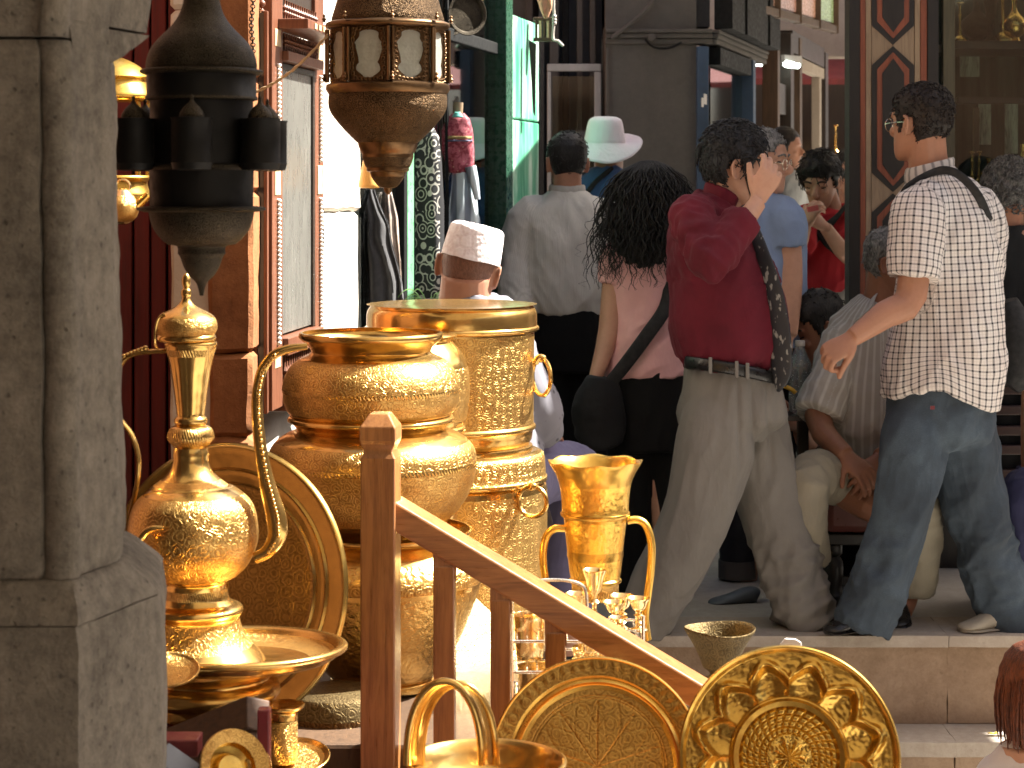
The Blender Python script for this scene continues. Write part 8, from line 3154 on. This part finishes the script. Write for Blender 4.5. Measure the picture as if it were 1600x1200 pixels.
def knit():
    m, nt, b = new_mat('white_knitted_cotton')
    t = NT(nt)
    co = t.coord()
    v = t.vor(co, 90, 'F1', 0.6)
    v2 = t.vor(co, 28, 'DISTANCE_TO_EDGE', 0.7)
    h = t.math('ADD', t.math('MULTIPLY', v.outputs['Distance'], 0.6), t.ramp(v2.outputs['Distance'], [(0.05, 0.0), (0.2, 0.5)]))
    t.l(t.ramp(h, [(0.2, (0.72, 0.64, 0.64)), (0.7, (0.82, 0.77, 0.77))]), b.inputs['Base Color'])
    b.inputs['Roughness'].default_value = 0.9
    t.l(t.bump(h, 0.5, 0.003), b.inputs['Normal'])
    return m


mb = MB().lathe(cp, 64, close=False, scallop=lambda r, z, a, k: (r * (1 + 0.012 * math.sin(3 * a)), z + 0.003 * noise.noise(Vector((math.cos(a) * 2, math.sin(a) * 2, r * 20)))))
mb.xform(mxh @ Matrix.Translation(Vector((-0.010, 0, -0.045))) @ Matrix.Diagonal((1.10, 0.93, 1.0, 1.0)))
o = mb.build('skullcap', knit(), angle=50)
o.modifiers.new('thickness', 'SOLIDIFY').thickness = 0.003
under(o, pr)


def print_mat():
    m, nt, b = new_mat('white_shirt_with_dark_print')
    t = NT(nt)
    co = t.coord()
    v = t.vor(co, 26, 'F1', 0.9)
    f, _ = t.noise(co, 60, 3)
    d = t.math('ADD', v.outputs['Distance'], t.math('MULTIPLY', f, 0.25))
    c = t.mix(t.ramp(d, [(0.26, 0.9), (0.36, 0.0)]), (0.17, 0.165, 0.19), (0.03, 0.03, 0.04))
    t.l(c, b.inputs['Base Color'])
    b.inputs['Roughness'].default_value = 0.85
    return m


c_pr = print_mat()
s_ = MB()
s_.tube([J(728, 470), J(730, 482), J(734, 505), J(742, 560), J(748, 640), J(752, 705), J(754, 740)], [(0.085, 0.08), (0.12, 0.10), (0.16, 0.125), (0.165, 0.15), (0.17, 0.16), (0.185, 0.17), (0.185, 0.16)], 26, side=(1, 0, 0))
s_.tube([J(770, 520), J(796, 545, 0.02), J(838, 640, 0.03), J(846, 672, 0.12)], [0.080, 0.080, 0.078, 0.068], 18)
s_.tube([J(680, 515), J(634, 530, 0.02), J(628, 620, 0.05), J(636, 665, 0.12)], [0.085, 0.085, 0.08, 0.07], 18)
fuse(s_, 'shirt', 0.009, c_pr, pr, 3, folds(0.014, 9, (0.6, 0, 1), 3, 95))
o = MB().tube([J(690, 474, -0.02), J(700, 466, -0.06), J(722, 470, -0.085), J(750, 472, -0.08), J(768, 476, -0.03)], [(0.022, 0.005)] * 5, 8, side=(0, 0.2, 1)).build('collar', c_pr, angle=180)
under(o, pr)
c_bp = cloth('blue_violet_cotton', (0.13, 0.12, 0.20), 0.12)
t_ = MB()
t_.tube([J(754, 720), J(758, 762), J(760, 790)], [(0.19, 0.16), (0.20, 0.17), (0.18, 0.16)], 22, side=(1, 0, 0))
t_.tube([J(790, 765, 0.02), J(850, 738, 0.2), J(900, 738, 0.36), J(896, 800, 0.38), J(884, 900, 0.32), J(884, 960, 0.3)], [0.105, 0.10, 0.088, 0.085, 0.08, 0.08], 18)
t_.tube([J(720, 765, 0.02), J(690, 745, 0.2), J(670, 745, 0.36), J(670, 860, 0.38), J(672, 960, 0.32)], [0.105, 0.10, 0.088, 0.085, 0.08], 18)
fuse(t_, 'trousers', 0.010, c_bp, pr, 3, folds(0.010, 8, (1, 0, 0.4), 3, 96))
for q in (884, 672):
    a_ = J(q, 1030, 0.3)
    shoe('shoe', (a_.x, a_.y, 0.003), (a_.x + 0.01, a_.y + 0.26, 0.003), pr, M['black_leather'])
zs1 = J(0, 792).z
o = MB().lathe(smooth_prof([(0.19, zs1), (0.20, zs1 - 0.03), (0.19, zs1 - 0.06), (0.05, zs1 - 0.08), (0.04, 0.2), (0.16, 0.02), (0.17, 0.0)], 2), 32).build('round_stool', M['wood_dark'], None, loc=(J(758, 0).x, Y0, 0.0), angle=50)
tag(o, 'dark round stool under the man in the white skullcap', 'stool')

# =================================================== woman at the lower right edge
Y0 = 5.0
pr = person(1622, 1240, Y0, 'woman with straight red-brown hair and white top at the lower right edge')
pr.location.z = LOW
body = MB()
mxh = head_mx(J(1624, 1085), PI / 2 + 0.5, 0.0, 0.0, 1.0)
add_head(body, mxh, J(1626, 1170), 0.052)
body.tube([J(1626, 1160), J(1630, 1230), J(1630, 1330), J(1630, 1440)], [(0.10, 0.08), (0.14, 0.1), (0.12, 0.1), (0.13, 0.1)], 14, side=(1, 0, 0))
body.tube([J(1600, 1200), J(1578, 1210), J(1572, 1320), J(1590, 1420, -0.05)], [0.05, 0.046, 0.04, 0.027], 12)
add_hand(body, J(1590, 1420, -0.05), Vector((0.1, -0.2, -1)), Vector((-1, 0, 0)), False)
fuse(body, 'body', 0.006, SK_L, pr, 2)
rnd = random.Random(9)
mb = MB()
crown = J(1626, 1012, 0.0)
for k in range(300):
    a = rnd.uniform(-PI, PI)
    r0 = rnd.uniform(0.01, 0.07)
    p0 = crown + Vector((math.cos(a) * r0, math.sin(a) * r0, -r0 * r0 * 4))
    L = rnd.uniform(0.17, 0.23)
    pts, rr = [], []
    sp_ = rnd.uniform(0.07, 0.088) * (1.0 + 0.1 * math.cos(a))
    for i in range(12):
        t = i / 11
        d = L * t
        out = sp_ * (1 - math.exp(-d * 14)) - 0.035 * max(0, t - 0.6)
        q = p0 + Vector((math.cos(a) * (out - r0 * 0.3), math.sin(a) * (out - r0 * 0.3), -d * (0.5 + 0.5 * min(1, d * 7))))
        q += Vector((rnd.uniform(-1, 1), rnd.uniform(-1, 1), 0)) * 0.0012
        pts.append(q)
        rr.append(0.005 * (1 - 0.8 * t ** 4))
    mb.tube(pts, rr, 5, smooth=1, caps=False)
o = mb.build('hair_locks', HR, angle=180)
o['kind'] = 'stuff'
under(o, pr)
add_hair('hair', mxh, HR, pr, lambda a: 0.06 if abs(a) < 0.9 else -0.10, thick=0.012, rough=0.003, seed=77)
s_ = MB()
s_.tube([J(1626, 1165), J(1627, 1180), J(1628, 1205), J(1630, 1280), J(1630, 1400)], [(0.075, 0.065), (0.12, 0.085), (0.165, 0.105), (0.16, 0.115), (0.16, 0.12)], 24, side=(1, 0, 0))
s_.tube([J(1602, 1192), J(1580, 1208), J(1575, 1260)], [0.07, 0.066, 0.06], 16)
fuse(s_, 'top', 0.008, cloth('white_cotton', (0.70, 0.66, 0.64), 0.06), pr, 3, folds(0.007, 10, (0.6, 0, 1), 3, 99))
t_ = MB()
t_.tube([J(1630, 1390), J(1630, 1450)], [(0.165, 0.13), (0.17, 0.13)], 18, side=(1, 0, 0))
a_, b_ = J(1612, 1440), J(1650, 1440)
t_.tube([a_, (a_.x, Y0, LOW + 0.02)], [0.09, 0.07], 14)
t_.tube([b_, (b_.x, Y0, LOW + 0.02)], [0.09, 0.07], 14)
fuse(t_, 'trousers', 0.012, c_blk, pr, 2)

# =================================================== seated person in navy at the right edge, and the curly grey head behind
Y0 = 7.35
pr = person(1640, 960, Y0, 'seated person in navy trousers cut off by the right edge of the picture')
body = MB()
mxh = head_mx(J(1668, 455, 0.1), PI / 2 + 0.8, 0, 0, 1.0)
add_head(body, mxh, J(1662, 540, 0.1), 0.058)
body.tube([J(1662, 530, .1), J(1660, 620, .1), J(1660, 740, .1)], [(0.12, 0.09), (0.15, 0.12), (0.15, 0.12)], 14, side=(1, 0, 0))
fuse(body, 'body', 0.008, SK_M, pr, 2)
add_hair('hair', mxh, HB, pr, thick=0.01, seed=101)
s_ = MB()
s_.tube([J(1662, 525, .1), J(1662, 550, .1), J(1660, 600, .1), J(1660, 740, .1)], [(0.09, 0.08), (0.15, 0.11), (0.14, 0.13), (0.14, 0.13)], 20, side=(1, 0, 0))
fuse(s_, 'shirt', 0.010, cloth('navy_shirt', (0.03, 0.035, 0.07)), pr, 2)
t_ = MB()
t_.tube([J(1660, 730, .1), J(1660, 790, .1)], [(0.17, 0.15), (0.17, 0.15)], 18, side=(1, 0, 0))
t_.tube([J(1640, 780, .08), J(1612, 770, -0.12), J(1602, 790, -0.2), J(1604, 880, -0.18), J(1612, 950, -0.15)], [0.10, 0.095, 0.09, 0.085, 0.075], 18)
t_.tube([J(1690, 780, .08), J(1690, 770, -0.15), J(1690, 940, -0.15)], [0.10, 0.09, 0.075], 16)
fuse(t_, 'trousers', 0.009, cloth('navy_cotton', (0.03, 0.032, 0.075), 0.2), pr, 2, folds(0.008, 8, (1, 0, 0.4), 3, 103))
shoe('shoe', J(1612, 960, -0.12), J(1600, 975, -0.32), pr, M['black_leather'])
q = J(1662, 820, 0.1)
o = MB().box((q.x, q.y, q.z / 2), (0.34, 0.32, q.z)).build('box_seat', M['wood_dark'], smooth=False, bevel=0.01)
tag(o, 'dark box seat at the right edge under the person in navy', 'box seat')

Y0 = 8.2
pr = person(1578, 890, Y0, 'person with curly grey hair and dark coat standing by the glass cabinet')
body = MB()
mxh = head_mx(J(1574, 300), PI / 2 + 0.3, -0.2, 0, 0.98)
add_head(body, mxh, J(1576, 365), 0.055)
body.tube([J(1576, 360), J(1578, 420), J(1578, 520), J(1578, 600)], [(0.12, 0.09), (0.15, 0.11), (0.14, 0.12), (0.14, 0.12)], 14, side=(1, 0, 0))
fuse(body, 'body', 0.008, SK_M, pr, 2)
add_hair('hair', mxh, HG, pr, lambda a: -0.09 if abs(a) > 1.0 else 0.06, thick=0.02, rough=0.012, seed=111, freq=60)
mb = MB()
rnd = random.Random(12)
for k in range(520):
    v = Vector((rnd.gauss(0, 1), rnd.gauss(0, 1), rnd.gauss(0.4, 1))).normalized()
    c = mxh @ Vector((-0.02, 0, 0.02))
    p0 = c + Vector((v.x * 0.088, v.y * 0.092, v.z * 0.10))
    u = v.orthogonal().normalized()
    w = v.cross(u)
    ph = rnd.uniform(0, 6.28)
    pts = [p0 + v * (0.028 * i / 7) + (u * math.cos(ph + i * 1.5) + w * math.sin(ph + i * 1.5)) * 0.009 for i in range(8)]
    mb.tube(pts, [0.0028] * 8, 4, smooth=1, caps=False)
o = mb.build('curly_hair', HG, angle=180)
o['kind'] = 'stuff'
under(o, pr)
s_ = MB()
s_.tube([J(1576, 352), J(1576, 372), J(1578, 400), J(1580, 470), J(1580, 600)], [(0.09, 0.08), (0.15, 0.10), (0.20, 0.12), (0.20, 0.14), (0.20, 0.15)], 22, side=(1, 0, 0))
fuse(s_, 'coat', 0.010, cloth('black_coat_cloth', (0.010, 0.011, 0.012), 0.3), pr, 2, folds(0.014, 8, (0.3, 0, 1), 3, 107))
t_ = MB()
t_.tube([J(1560, 590), J(1560, 885)], [0.10, 0.07], 14)
t_.tube([J(1600, 590), J(1600, 885)], [0.10, 0.07], 14)
fuse(t_, 'trousers', 0.012, c_blk, pr, 2)
